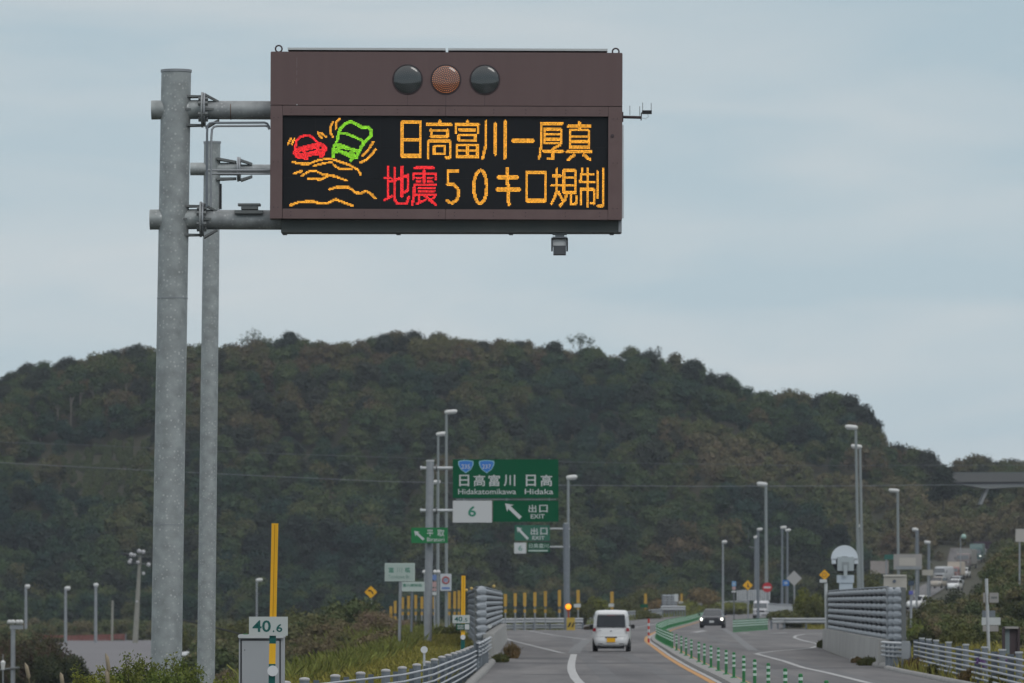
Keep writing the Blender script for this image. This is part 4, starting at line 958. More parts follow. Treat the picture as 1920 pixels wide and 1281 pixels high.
# ================================================================== warning and regulatory signs
def diamond(px, py, half, Y, m, pole=None, label='', cat='road sign', name='warning_sign', mark='arrow', z0=0., pm_=STEEL):
    r_ = empty(name, (X(px, Y), Y, z0), label, cat)
    if pole: ptube(MB(), px, py + half * .2, pole, ground_py(Y, z0), Y, 4.2 * 420 / Y, 10, dy=.08).build('post', pm_, r_)
    k = half; c = k * .16
    ring = [(0, -k), (c, -k + c), (k - c, -c), (k, 0), (k - c, c), (c, k - c), (0, k), (-c, k - c), (-k + c, c), (-k, 0), (-k + c, -c), (-c, -k + c)]
    q = MB(); q.prism([(P(px + a, py, Y).x, P(px, py + b, Y).z) for a, b in ring][::-1], Y - .03, Y); q.build('panel', m, r_)
    if mark == 'arrow':
        q = MB(); pts = [P(px + a * k, py + b * k, Y) + Vector((0, -.05, 0)) for a, b in ((-.42, -.25), (-.05, -.28), (.22, -.02), (.34, .3))]
        q.tube(pts, M_(k * .10, Y), 6); q.tube([pts[0] + Vector((-.02, 0, 0)), pts[0].lerp(pts[1], .5)], [0.01, M_(k * .22, Y)], 6); q.build('symbol', BLACK, r_)
    elif mark == 'merge':
        q = MB(); pts = [P(px + a * k, py + b * k, Y) + Vector((0, -.05, 0)) for a, b in ((0, .45), (0, -.4))]
        q.tube(pts, M_(k * .09, Y), 6); q.tube([P(px + .3 * k, py + .4 * k, Y) + Vector((0, -.05, 0)), P(px + .02 * k, py + .05 * k, Y) + Vector((0, -.05, 0))], M_(k * .08, Y), 6); q.build('symbol', BLACK, r_)
    return r_
diamond(695.5, 1110.5, 12, 420, YELS, 695, 'yellow diamond curve sign standing over the purplish bush', mark='arrow', z0=-3)
diamond(1402, 1097.5, 9.5, 600, YELS, 1403, 'yellow diamond sign left of the no entry sign', mark='merge', z0=.15)
d3 = diamond(1546, 1078, 10, 262, YELS, None, 'yellow diamond sign on a white post at the end of the right snow fence', mark='none')
ptube(MB(), 1548.5, 1094, 1550, 1184, 262, 6.2, 12).build('post', WHITED, d3); pbox(MB(), 1537, 1086.5, 1550, 1092.5, 262, -.15, .1).build('battery_box', WHITED, d3)
c_ = P(1546, 1078, 261.8); MB().ring_torus((c_.x, 261.94, c_.z), M_(4, 262), M_(.7, 262), 16, 5).build('lamp_ring', ORANGE_L, d3)
diamond(1489, 1084.5, 14.5, 560, mat('sign_back_grey', (.36, .36, .36), .6), 1490, 'pale grey back of a diamond board near the twin slim lamps', mark='none', z0=.1, name='diamond_board')
ne = empty('no_entry_sign', (X(1438.5, 668), 668, .05), 'round red no entry sign with a white bar', 'road sign')
ptube(MB(), 1438.5, 1104, 1439, ground_py(668, .25), 668, 3, 8, dy=.08).build('post', STEEL, ne)
c_ = P(1438.5, 1101.5, 668); MB().tube([(c_.x, 668, c_.z), (c_.x, 667.96, c_.z)], M_(9.2, 668), 28).build('disc', RED, ne)
pbox(MB(), 1432, 1099.8, 1445, 1103.2, 668, -.05, -.045).build('white_bar', SIGNW, ne)
for nm, x, y0, y1, m, lb in (('blue_sign', 1376.2, 1090, 1099.5, mat('faded_light_blue', (.14, .30, .50), .6), 'small blue sign over a red white plate on a dark post'), ('blue_sign', 1473.5, 1088, 1098.5, BLUE, 'small blue sign overlapping the pale diamond board')):
    r_ = empty(nm, (X(x, 580), 580, .1), lb, 'road sign')
    w_ = 4 if x < 1400 else 6
    pbox(MB(), x - w_, y0, x + w_, y1, 580, -.06, 0).build('panel', m, r_)
    pbox(MB(), x - w_ * .5, y0 + 3, x + w_ * .5, y1 - 3, 580, -.065, -.06).build('symbol', mat('pale_blue_print', (.35, .42, .5), .6), r_)
    if x < 1400:
        c_ = P(x, 1103, 580); MB().tube([(c_.x, 580, c_.z), (c_.x, 579.95, c_.z)], M_(3.6, 580), 16).build('lower_plate', mat('pink_plate', (.4, .27, .27), .6), r_)
        pbox(MB(), x - 4.5, 1108, x + 4, 1111, 580, -.06, 0).build('white_plate', WHITED, r_)
    ptube(MB(), x, y1 - 2, x, ground_py(580), 580, 2.4, 8, dy=.05).build('post', STEELD, r_)

# flashing lamp and cushion box at the ramp nose
Yn = 424
nz = empty('warning_lamp_drum', (X(1070, Yn), Yn, 0), 'yellow striped nose box with a lit amber flashing lamp above it', 'warning lamp')
pbox(MB(), 1062.5, 1158.5, 1078, 1184, Yn, -.4, .4).build('box', mat('dull_yellow', (.46, .33, .05), .7, color2=(.38, .27, .05), scale=4), nz)
q = MB()
for k in (0, 1):
    pts = [(1064 + 7 * k, 1176), (1068 + 7 * k, 1167), (1071.5 + 6 * k, 1167), (1067.5 + 7 * k, 1176)]
    q.add([P(a, b, Yn) + Vector((0, -.41, 0)) for a, b in pts], [(0, 1, 2, 3)])
q.build('black_stripe', BLACK, nz)
ptube(MB(), 1065.5, 1143, 1066, 1160, Yn, 3.4, 10).build('lamp_post', mat('rust_red', (.28, .06, .03), .7), nz)
pbox(MB(), 1062, 1143, 1069, 1147, Yn, -.1, .1).build('lamp_bracket', mat('rust_red', (.28, .06, .03), .7), nz)
c_ = P(1065.5, 1137.8, Yn); MB().dome(c_, M_(5.4, Yn), .14, 20, 6).dome(c_, M_(5.4, Yn), .1, 20, 6, d=(0, 1, 0)).build('amber_lens', FLASH, nz)
c_ = P(1065.5, 1137.8, Yn + .12); MB().tube([c_, c_ + Vector((0, .05, 0))], M_(6.6, Yn), 20).build('lamp_backing', DARKTRIM, nz)

# ================================================================== right hand roadside devices
Yd = 300
dv = empty('hooded_round_device', (X(1584, Yd), Yd, 0), 'round white hooded device with dark ring and box on a white column', 'roadside device')
# hood: thick arch
pts = []
q = MB(); n = 20; ring = []
for i in range(n + 1): t = math.pi * (1.02 * i / n - .01) ; ring.append((1584 + 25 * math.cos(t), 1048.5 - 26 * math.sin(t)))
inn = [(1584 + 17.5 * math.cos(math.pi * i / n), 1050 - 10 * math.sin(math.pi * i / n)) for i in range(n, -1, -1)]
oo = ring + [(1559.5, 1057)] + [(1566, 1058)] + inn + [(1602, 1058), (1608.5, 1057)]
vs = [P(a, b, Yd - .3) for a, b in ring]; vi = [P(a, b, Yd - .3) for a, b in [(1584 + 16 * math.cos(math.pi * i / n), 1050 - 6.5 * math.sin(math.pi * i / n)) for i in range(n + 1)]]
k = n + 1; vb = [v + Vector((0, .5, 0)) for v in vs]; vib = [v + Vector((0, .5, 0)) for v in vi]
q.add(vs + vi + vb + vib, [(i, i + 1, k + i + 1, k + i) for i in range(n)] + [(2 * k + i + 1, 2 * k + i, 3 * k + i, 3 * k + i + 1) for i in range(n)] + [(i + 1, i, 2 * k + i, 2 * k + i + 1) for i in range(n)] + [(k + i, k + i + 1, 3 * k + i + 1, 3 * k + i) for i in range(n)] + [(0, k, 3 * k, 2 * k), (k - 1, 3 * k - 1, 4 * k - 1, 2 * k - 1)])
q.build('hood', mat('device_white', (.56, .62, .67), .45), dv)
for sgn in (-1, 1):
    pbox(MB(), 1584 + sgn * 24.5 if sgn < 0 else 1584 + 17, 1048, 1584 - 17 if sgn < 0 else 1584 + 24.5, 1057.5, Yd, -.3, .2).build('hood_cheek', mat('device_white', (.56, .62, .67), .45), dv)
c_ = P(1584, 1052, Yd - .05); MB().tube([c_, c_ + Vector((0, .12, 0))], M_(24, Yd), 32).build('dark_dish', DARKTRIM, dv)
pbox(MB(), 1569.5, 1044.5, 1600, 1070.5, Yd, -.42, -.06).build('device_box', mat('device_grey', (.34, .39, .41), .5), dv)
pbox(MB(), 1577.5, 1054, 1591, 1071, Yd, -.45, -.42).build('door', mat('device_grey_dark', (.24, .27, .28), .5), dv)
pbox(MB(), 1581, 1060, 1587.5, 1080, Yd, -.5, -.45).build('stem', mat('device_grey', (.34, .39, .41), .5), dv)
pbox(MB(), 1569.5, 1078.5, 1600.5, 1093, Yd, -.3, .3).build('column_head', mat('device_white_lower', (.42, .49, .55), .5), dv)
pbox(MB(), 1574, 1093, 1598.5, ground_py(Yd), Yd, -.25, .25).build('column', mat('device_white_lower', (.42, .49, .55), .5), dv)
def board_back(x0, y0, x1, y1, Y, label, m, post=(None,), z0=0, name='sign_board', pc=3.5):
    r_ = empty(name, (X((x0 + x1) / 2, Y), Y, z0), label, 'sign board')
    pbox(MB(), x0, y0, x1, y1, Y, -.06, 0).build('panel', m, r_)
    for p_ in post:
        if p_: ptube(MB(), p_, y0 + 2, p_, ground_py(Y, z0), Y, pc, 8, dy=.1).build('post', STEEL, r_)
    return r_
PW = mat('weathered_panel', (.33, .32, .31), .7, color2=(.27, .265, .26), scale=.8)
r_ = board_back(1675.5, 1039, 1728.5, 1068, 470, 'wide pale board back above the right snow fence, in front of a lamp post', PW, (1686, 1719), 0)
pbox(MB(), 1686, 1046, 1717, 1061, 470, -.08, -.06).build('inner_panel', mat('cream_panel', (.42, .40, .37), .7), r_)
pbox(MB(), 1679, 1062, 1727, 1067.5, 470, -.075, -.06).build('lower_rail', STEEL, r_)
r_ = board_back(1657, 1079, 1700, 1107, 290, 'cream board with a small dark emblem above the fence end', mat('cream_board', (.40, .385, .345), .7, color2=(.34, .33, .30), scale=1.5), (1678,), 0)
pbox(MB(), 1656, 1077.5, 1699, 1081, 290, -.12, .02).build('top_trim', mat('cream_trim', (.46, .45, .41), .6), r_)
c_ = P(1677, 1090, 289.9); MB().disc((c_.x, 289.9, c_.z), M_(3.4, 290), 10, .02).build('emblem', mat('emblem_blue_grey', (.10, .12, .15), .7), r_)
board_back(1632, 1052, 1666, 1076, 620, 'pinkish white building gable seen between lamp posts and the pale board', mat('far_white_wall', (.34, .32, .31), .7, color2=(.27, .24, .23), scale=.6), (1640,), .2, name='far_sign')
board_back(1729, 1068.5, 1749.5, 1079, 560, 'pair of small cream plates below a shorter lamp post', mat('cream_board', (.4, .385, .345), .7), (1741,), .1, name='plate_pair')
board_back(1658, 1040, 1676, 1049, 600, 'small dark teal sign peeking out left of the wide pale board', mat('teal_sign', (.02, .11, .09), .6), (1662,), .2, name='teal_sign')
board_back(1703, 1089, 1713.5, 1098, 330, 'small dark board beside the cream board', mat('dark_blue_board', (.04, .06, .09), .6), (1709,), 0)
r_ = board_back(1704, 1108, 1712, 1115, 330, 'small blue round plate under the dark board', mat('violet_blue', (.10, .11, .36), .6), (1708,), 0, name='blue_plate')
board_back(1904, 992, 1935, 1016, 420, 'pale box sign standing in the shrubs at the right edge', mat('pale_pink_panel', (.40, .39, .37), .7), (1912,), 0)
for a_, b_ in ((1826, 1867),):
    rr_ = board_back(a_, 1015, b_, 1031, 980, 'dark brown message board beyond the queue of traffic', mat('far_brown_dark', (.055, .035, .05), .8), (), 9, name='far_message_board'); ptube(MB(), 1864, 1018, 1864, 1060, 980, 3, 8).build('post', STEEL, rr_)
tl = empty('traffic_lamp', (X(1807, 860), 860, 7), 'small pale green lamp on a slim pole above the far queue', 'lamp')
c_ = P(1807, 1006.5, 860); MB().dome(c_, M_(5, 860), M_(5, 860), 16, 5).dome(c_, M_(5, 860), M_(5, 860), 16, 5, d=(0, 1, 0)).build('lamp_globe', mat('pale_green_globe', (.30, .44, .40), .5), tl)
ptube(MB(), 1801, 1008, 1801, 1075, 860, 1.8, 8).build('pole', STEEL, tl)
# pole with two boards on the right
rp = empty('equipment_pole', (X(1853, 230), 230, -.6), 'slender pale pole with two small boards above the right cable fence', 'equipment pole')
ptube(MB(), 1849.5, 1085, 1854, 1225, 230, 6, 12).build('pole', STEELL, rp)
pbox(MB(), 1855, 1111.5, 1872, 1130, 230, -.1, 0).build('board', mat('weathered_panel', (.33, .32, .31)), rp); pbox(MB(), 1843.5, 1111.5, 1847, 1130, 230, -.1, 0).build('board', PW, rp)
pbox(MB(), 1858, 1119, 1869, 1122.5, 230, -.11, -.1).build('caption', STEELD, rp)
pbox(MB(), 1841, 1158, 1876, 1172, 236, 0, .1).build('lower_board', WHITED, rp); pbox(MB(), 1843, 1173, 1872, 1184, 237, -.0, .1).build('lower_board', PW, rp); pbox(MB(), 1842, 1145, 1866, 1157.5, 238, 0, .1).build('grey_hood', POSTB, rp)
bx = empty('brown_frame_box', (X(1897, 200), 200, -.6), 'dark brown open frame behind the cable fence near the right edge', 'steel frame')
pbox(MB(), 1880, 1176, 1884, 1226, 200, -.1, .3).build('side_post', BROWND, bx); pbox(MB(), 1908, 1176, 1912, 1232, 200, -.1, .3).build('side_post', BROWND, bx)
pbox(MB(), 1884, 1175, 1909, 1179, 200, -.15, .3).build('top_rail', PW, bx); pbox(MB(), 1884, 1179, 1893, 1226, 200, .0, .04).build('pale_panel', mat('teal_grey_panel', (.18, .23, .24), .6), bx); pbox(MB(), 1893, 1179, 1908, 1230, 200, .0, .04).build('dark_panel', BROWND, bx)
# ================================================================== cable guard fences
def path_pts(path, step):
    out_ = []
    for a, b in zip(path[:-1], path[1:]):
        a, b = Vector(a), Vector(b); n = max(1, round((b - a).length / step))
        for k in range(n): out_.append(a.lerp(b, k / n))
    out_.append(Vector(path[-1])); return out_
cf = empty('cable_guard_fence', (lerp(FENCE_L, 120), 120, 0), 'cable guard fence with round capped posts along the left verge', 'guard fence')
post_me = cap_me = None
YP = [78, 82.5, 87.5, 92.5, 97.4, 101.3, 104.8, 108.6, 112.8, 117.5, 122.5, 128.5, 135, 142, 149, 156, 163, 170, 177, 184, 191, 198]
FL = lambda Y: lerp(FENCE_L, Y)
proto = None
for i, Y in enumerate(YP):
    ztop = {97.4: .80}.get(Y, .80); x = FL(Y)
    zz = lerp([(78, .84), (97, .80), (119, .82), (135, .81), (160, .74), (200, .64)], Y)
    if proto is None:
        q = MB(); q.tube([(0, 0, -.95), (0, 0, -.02)], .078, 18); proto = q.build('post', POSTB, cf, org=(0, 0, 0))
        q = MB(); q.dome((0, 0, -.03), .086, .03, 18, 4, d=(0, 0, 1)); q.tube([(0, 0, -.05), (0, 0, -.03)], .086, 18); capo = q.build('post_cap', CAPW, cf, org=(0, 0, 0)); capo.parent = proto
        q = MB(); q.box((.11, .35, -.95), (.20, .42, -.06)); bro = q.build('cable_spacer', POSTB2, cf, org=(0, 0, 0))
        po, br = proto, bro
    else:
        po = proto.copy(); COL.objects.link(po); c2 = capo.copy(); COL.objects.link(c2); c2.parent = po; br = bro.copy(); COL.objects.link(br)
    po.location = Vector((x, Y, zz)) - ORG[cf.name]; br.location = Vector((x, Y + .6, zz)) - ORG[cf.name]
for k in range(5):
    pts = []
    for Y in np.arange(70, 204, 1.2):
        zz = lerp([(78, .84), (97, .80), (119, .82), (135, .81), (160, .74), (200, .64)], Y) - .115 - k * .125
        pts.append((FL(Y) + .22, Y, zz))
    MB().tube(pts, .02, 6).build('cable', GUARD2, cf)
# disc reflectors standing at the fence
for x, y, Y, r_, lb in ((795.3, 1218.5, 121, 6.6, 'white disc reflector on a thin rod above the left cable fence'),):
    o = empty('disc_reflector', (X(x, Y), Y, 0), lb, 'reflector')
    c_ = P(x, y, Y); MB().tube([c_, c_ + Vector((0, .03, 0))], M_(r_, Y), 24).build('disc', WHITE, o)
    ptube(MB(), x, y, x, ground_py(Y), Y, 4.6, 10, dy=.04).build('rod', STEELL, o)
# right cable fence
FR = [(60, 8.6), (100, 10.1), (137, 11.15), (150, 11.5), (168, 11.9), (185, 12.35)]
cr_ = empty('cable_guard_fence', (11.6, 160, 0), 'cable guard fence with broad posts in front of weeds at the right edge', 'guard fence')
YPR = [185, 180, 175, 167, 158, 149, 141, 134, 127, 120, 112]
for i, Y in enumerate(YPR):
    x = lerp(FR, Y); zz = .88
    if i == 0:
        q = MB(); q.tube([(0, 0, -1.0), (0, 0, 0)], .075, 14); p2 = q.build('post', POSTB, cr_, org=(0, 0, 0))
        q = MB(); q.tube([(0, 0, -.01), (0, 0, .03)], .09, 14); c2_ = q.build('post_cap', STEELL, cr_, org=(0, 0, 0)); c2_.parent = p2
        q = MB(); q.box((-.24, .1, -.9), (-.09, .16, -.03)); s2_ = q.build('spacer_plate', POSTB2, cr_, org=(0, 0, 0)); po, br = p2, s2_
    else:
        po = p2.copy(); COL.objects.link(po); cc = c2_.copy(); COL.objects.link(cc); cc.parent = po; br = s2_.copy(); COL.objects.link(br)
    po.location = Vector((x, Y, zz)) - ORG[cr_.name]; br.location = Vector((x, Y + .1, zz)) - ORG[cr_.name]
for k in range(6):
    MB().tube([(lerp(FR, Y) - .27, Y, .88 - .10 - k * .125) for Y in np.arange(100, 186, 3.)], .028, 6).build('cable', mat('broad_rail_steel', (.36, .38, .41), .5, .2), cr_)

# ================================================================== snow fences of curved louvres on concrete parapets
def louvre_fence(root, path, zb, zt, rows, r, m, seg=.30, dark=None, post_every=2.0, ppar=None, back=(0, .1)):
    pts = path_pts(path, seg)
    dz = (zt - zb) / rows
    for k in range(rows):
        z = zb + (k + .55) * dz; vs = []; n = 8
        for i, p in enumerate(pts):
            d = (pts[min(i + 1, len(pts) - 1)] - pts[max(i - 1, 0)]); d.z = 0; d.normalize(); nn = Vector((d.y, -d.x, 0))
            rr = r * (.35, 1.15, 1.45, 1.45, 1.2)[i % 5]
            for j in range(n):
                t = math.pi * (-.62 + 1.24 * j / (n - 1))
                off = nn * (math.cos(t) * rr * .9); vs.append((p.x + off.x, p.y + off.y, z + math.sin(t) * rr * 1.0))
        MB().add(vs, [(i * n + j, (i + 1) * n + j, (i + 1) * n + j + 1, i * n + j + 1) for i in range(len(pts) - 1) for j in range(n - 1)], False).build('louvre', m, root)
    tot = path_pts(path, post_every)
    for p in tot:
        MB().box((p.x - .05 + back[0], p.y - .06 + back[1], zb - .1), (p.x + .05 + back[0], p.y + .06 + back[1], zt + .03)).build('post', STEELD, root)
    q = MB(); q.tube([(p.x, p.y, zt + .03) for p in tot], .03, 6); q.build('top_rail', POSTB, root)
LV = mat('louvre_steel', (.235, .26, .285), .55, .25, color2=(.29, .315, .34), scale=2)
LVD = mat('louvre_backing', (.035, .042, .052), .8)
rs = empty('snow_fence', (X(1650, 200), 200, 0), 'right hand louvred snow fence on a concrete parapet beside the entry lane', 'snow fence')
pa = [(X(1692, 187) , 187, 0), (X(1664, 189), 189, 0)]; pb = [(X(1664, 189), 189, 0), (X(1612, 216), 216, 0), (X(1553, 262), 262, 0)]
louvre_fence(rs, pb[::-1], .78, 2.42, 7, .066, LV, seg=.9, post_every=8, back=(.06, 0))
louvre_fence(rs, pa[::-1], .55, 2.38, 8, .115, mat('louvre_end_steel', (.30, .33, .36), .5, .2), seg=.2, post_every=3)
# backing and edge posts
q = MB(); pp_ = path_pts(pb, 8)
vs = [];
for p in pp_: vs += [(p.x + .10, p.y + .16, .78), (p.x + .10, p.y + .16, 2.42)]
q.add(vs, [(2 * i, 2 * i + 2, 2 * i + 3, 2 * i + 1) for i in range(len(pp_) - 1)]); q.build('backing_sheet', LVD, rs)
MB().box((X(1690, 186), 186, -.05), (X(1698, 186), 186.15, 2.42)).build('end_frame', STEELD, rs)
MB().box((X(1663.5, 188), 188.4, .5), (X(1666, 188), 188.55, 2.45)).build('corner_frame', STEEL, rs)
def parapet(root, path, z1, th, mats, n, zb=-.15):
    L_ = path_pts(path, 200)
    tot = sum((Vector(b) - Vector(a)).length for a, b in zip(path[:-1], path[1:]))
    fine = path_pts(path, 2.0); k = len(fine) - 1
    for s_ in range(n):
        i0, i1 = round(s_ * k / n), round((s_ + 1) * k / n); q = MB(); vs = []
        for i in range(i0, i1 + 1):
            p = fine[i]; d = (fine[min(i + 1, k)] - fine[max(i - 1, 0)]).normalized(); nn = Vector((d.y, -d.x, 0)) * th / 2
            if i == i0 and i0 > 0: p = p + d * .04
            zt = z1(p.y) if callable(z1) else z1
            for (o_, zz) in ((-1.25, zb), (-1, zt), (1, zt), (1.25, zb)): vs.append((p.x + nn.x * o_, p.y + nn.y * o_, zz))
        c = i1 - i0
        q.add(vs, [(i * 4 + j, i * 4 + j + 1, (i + 1) * 4 + j + 1, (i + 1) * 4 + j) for i in range(c) for j in range(3)] + [(0, 3, 2, 1), (c * 4, c * 4 + 1, c * 4 + 2, c * 4 + 3)])
        q.build('concrete_panel', CONC, root)
rw = empty('concrete_parapet', (11.2, 200, 0), 'jointed concrete parapet under the right snow fence', 'parapet')
parapet(rw, [(X(1657, 188), 188, 0), (X(1607, 216), 216, 0), (X(1550, 262), 262, 0)], .84, .34, CONC, 4)
q = MB(); q.tube([(X(1668, 186), 186, -.02), (X(1640, 190), 190, 0), (X(1600, 205), 205, .0)], .16, 8); q.build('kerb_toe', KERB, rw)
ls = empty('snow_fence', (X(905, 220), 220, 0), 'left hand louvred snow fence curving round the parapet end', 'snow fence')
pl_ = [(X(907, 212), 212, 0), (X(918, 240), 240, 0), (X(931, 280), 280, 0), (X(940, 313), 313, 0)]
louvre_fence(ls, pl_, .92, 2.47, 7, .062, LV, seg=1.3, post_every=14, back=(-.06, 0))
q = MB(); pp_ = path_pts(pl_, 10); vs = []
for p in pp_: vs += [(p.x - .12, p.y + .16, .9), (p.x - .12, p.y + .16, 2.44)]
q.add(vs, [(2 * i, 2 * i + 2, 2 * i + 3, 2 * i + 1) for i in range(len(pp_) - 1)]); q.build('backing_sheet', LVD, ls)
louvre_fence(ls, [(X(892.5, 211), 211, 0), (X(906.5, 211.5), 211.5, 0)], .15, 2.47, 9, .125, mat('louvre_end_steel', (.30, .33, .36), .5, .2), seg=.14, post_every=9)
wl_ = [(X(892, 213), 213, 0), (X(888, 240), 240, 0), (X(877.5, 300), 300, 0)]
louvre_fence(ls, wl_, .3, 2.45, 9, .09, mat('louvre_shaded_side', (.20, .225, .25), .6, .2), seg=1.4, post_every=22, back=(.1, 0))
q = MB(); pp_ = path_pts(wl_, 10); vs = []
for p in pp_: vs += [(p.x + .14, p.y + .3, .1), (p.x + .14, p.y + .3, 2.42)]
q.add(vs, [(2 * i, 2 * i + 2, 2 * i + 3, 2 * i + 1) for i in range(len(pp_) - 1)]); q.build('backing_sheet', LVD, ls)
for x, y in ((926, 1099.5), (884, 1104), (874.5, 1107)):
    c_ = P(x, y, 250 if x > 900 else 240); MB().dome(c_, M_(3, 250), M_(3, 250), 12, 4).dome(c_, M_(3, 250), M_(3, 250), 12, 4, d=(0, 1, 0)).build('amber_marker', mat('pale_amber', (.50, .36, .12), .6), ls)
lw = empty('concrete_parapet', (X(925, 214), 214, 0), 'low concrete parapet under the left snow fence', 'parapet')
parapet(lw, [(X(916, 211), 211, 0), (X(932, 260), 260, 0), (X(943, 311), 311, 0)], .88, .36, CONC, 3)
MB().disc((P(919, 1174, 213).x, 210.5, P(919, 1174, 213).z), .07, 12, .05).build('bolt_cover', WHITED, lw)

# ================================================================== beam guard rails
def wbeam(root, path, z, m=GUARD, h=.32, step=1.5, flip=1):
    pts = path_pts(path, step); prof = [(0, -.5), (.055, -.36), (.055, -.24), (0, -.06), (0, .06), (.055, .24), (.055, .36), (0, .5)]
    vs = []; n = len(prof)
    for i, p in enumerate(pts):
        d = (pts[min(i + 1, len(pts) - 1)] - pts[max(i - 1, 0)]).normalized(); nn = Vector((d.y, -d.x, 0)) * flip
        for a, b in prof: vs.append((p.x + nn.x * a * 1.3, p.y - .13 + nn.y * a * 1.3, p.z + z + b * h))
    q = MB(); q.add(vs, [(i * n + j, (i + 1) * n + j, (i + 1) * n + j + 1, i * n + j + 1) for i in range(len(pts) - 1) for j in range(n - 1)]); q.build('beam', m, root)
def gposts(root, path, step, z0, z1, r=.06, m=POSTB):
    me = None
    for p in path_pts(path, step):
        if me is None:
            q = MB(); q.tube([(0, 0, z0), (0, 0, z1)], r, 10); o = q.build('post', m, root, org=(0, 0, 0)); me = o.data
        else: o = bpy.data.objects.new('post', me); COL.objects.link(o); o.parent = root
        o.location = p - ORG[root.name] + Vector((0, .1, 0))
g1 = empty('guard_rail', (X(915, 205), 205, 0), 'short double beam guard rail end where the left parapet begins', 'guard rail')
pa_ = [(X(893, 176), 176, 0), (X(905, 188), 188, 0), (X(919, 211), 211, 0)]
wbeam(g1, pa_, .72, GUARD, .17, 1.0); wbeam(g1, pa_, .48, GUARD, .17, 1.0); gposts(g1, pa_[:2] + [(X(911, 200), 200, 0)], 6, 0, .8, .08)
MB().box((X(893.5, 186), 186, 0), (X(916, 186), 186.25, .42)).build('anchor_block', POSTB, g1)
g2 = empty('guard_rail', (0, 430, 0), 'long pale beam guard rail along the outside of the exit ramp', 'guard rail')
pa_ = [(X(925, 424), 424, 0), (X(1000, 432), 432, 0), (X(1092, 436), 436, 0)]
wbeam(g2, pa_, .66, mat('pale_rail_steel', (.42, .44, .46), .5, .2), .34, 4); gposts(g2, pa_, 2, 0, .75, .07)
wbeam(g2, [(p[0], p[1] + .3, 0) for p in pa_], .24, GUARD, .34, 4)
g3 = empty('guard_rail', (20, 440, 0), 'pale beam guard rail between the oncoming lane and the right snow fence', 'guard rail')
pa_ = [(X(1446, 440), 440, 0), (X(1470, 443), 443, 0), (X(1552, 440), 440, 0)]
wbeam(g3, pa_, .62, mat('pale_rail_steel', (.42, .44, .46), .5, .2), .38, 4); gposts(g3, pa_, 2, 0, .7, .08)
g4 = empty('guard_rail', (X(1690, 182), 182, 0), 'curved double beam rail end at the near corner of the right snow fence', 'guard rail')
pa_ = [(X(1654, 187), 187, 0), (X(1664, 184), 184, 0), (X(1680, 181.5), 181.5, 0), (X(1703, 180.5), 180.5, 0)]
wbeam(g4, pa_, .70, mat('pale_rail_steel', (.42, .44, .46), .5, .2), .22, .3, 1); wbeam(g4, pa_, .44, GUARD, .22, .3, 1); gposts(g4, pa_[1:], 1.1, 0, .78, .075)
MB().box((X(1689, 180.4), 180.1, .32), (X(1704, 180.4), 180.4, .84)).build('end_plate', STEEL, g4)
# long wall like guard fence of upright bars left of the carriageway, far
def bar_fence(label, path, h, barstep, loc, m=STEEL, nm='bar_fence'):
    r_ = empty(nm, loc, label, 'fence')
    pts = path_pts(path, barstep); q = MB()
    for p in pts: q.box((p.x - .035, p.y - .035, p.z), (p.x + .035, p.y + .035, p.z + h))
    q.build('upright_bars', m, r_, kind='stuff')
    for z in (.12, h * .5, h): MB().tube([p + Vector((0, 0, z)) for p in path_pts(path, 12)], .05, 6).build('rail', GUARD, r_)
    return r_
bar_fence('grey upright bar fence behind the white car', [(X(1083, 536), 536, .02), (X(1160, 600), 600, .1), (X(1241, 680), 680, .3)], .85, .42, (X(1160, 600), 600, 0))
bar_fence('grey upright bar fence curving away behind the oncoming dark car', [(X(1284, 760), 760, .3), (X(1340, 830), 830, .6), (X(1404, 900), 900, 1.0)], 1.25, .5, (X(1340, 830), 830, .3))
g5 = empty('guard_rail', (X(1265, 690), 690, .3), 'short beam rail below the distant louvred screen', 'guard rail')
pa_ = [(X(1238, 690), 690, .3), (X(1284, 700), 700, .3)]; wbeam(g5, pa_, .95, mat('pale_rail_steel', (.42, .44, .46)), .5, 4); gposts(g5, pa_, 1.2, 0, 1.0, .08)
# distant screens
ds = empty('distant_louvre_screen', (X(1255, 715), 715, .3), 'small distant louvred screen beside the far road', 'snow fence')
louvre_fence(ds, [(X(1241, 712), 712, 0), (X(1268, 720), 720, 0)], 1.0, 2.75, 6, .13, LV, seg=.5, post_every=2.2)
pbox(MB(), 1264.5, 1114, 1271.5, 1128, 714, -.1, 0).build('white_board', WHITED, ds)
q = MB(); mesh_ = empty('mesh_screen', (X(1410, 680), 680, .2), 'pale mesh screen behind the yellow diamond and the white truck', 'screen')
for i in range(17): pbox(q, 1381.5 + i * 3.75, 1106 + (i < 3) * (2 - i * .7), 1383.9 + i * 3.75, 1126, 680, -.03, .03)
q.build('upright_bars', STEELL, mesh_, kind='stuff')
q = MB()
for y in (1107, 1111, 1115, 1119, 1123): pbox(q, 1381.5, y, 1443, y + 1.7, 680, .035, .08)
q.build('cross_bars', STEEL, mesh_, kind='stuff')
bar_fence('grey mesh fence behind the white truck running to the right', [(X(1440, 600), 600, .3), (X(1485, 570), 570, .2)], 1.5, .3, (X(1460, 590), 590, .2), m=STEELL, nm='mesh_fence')

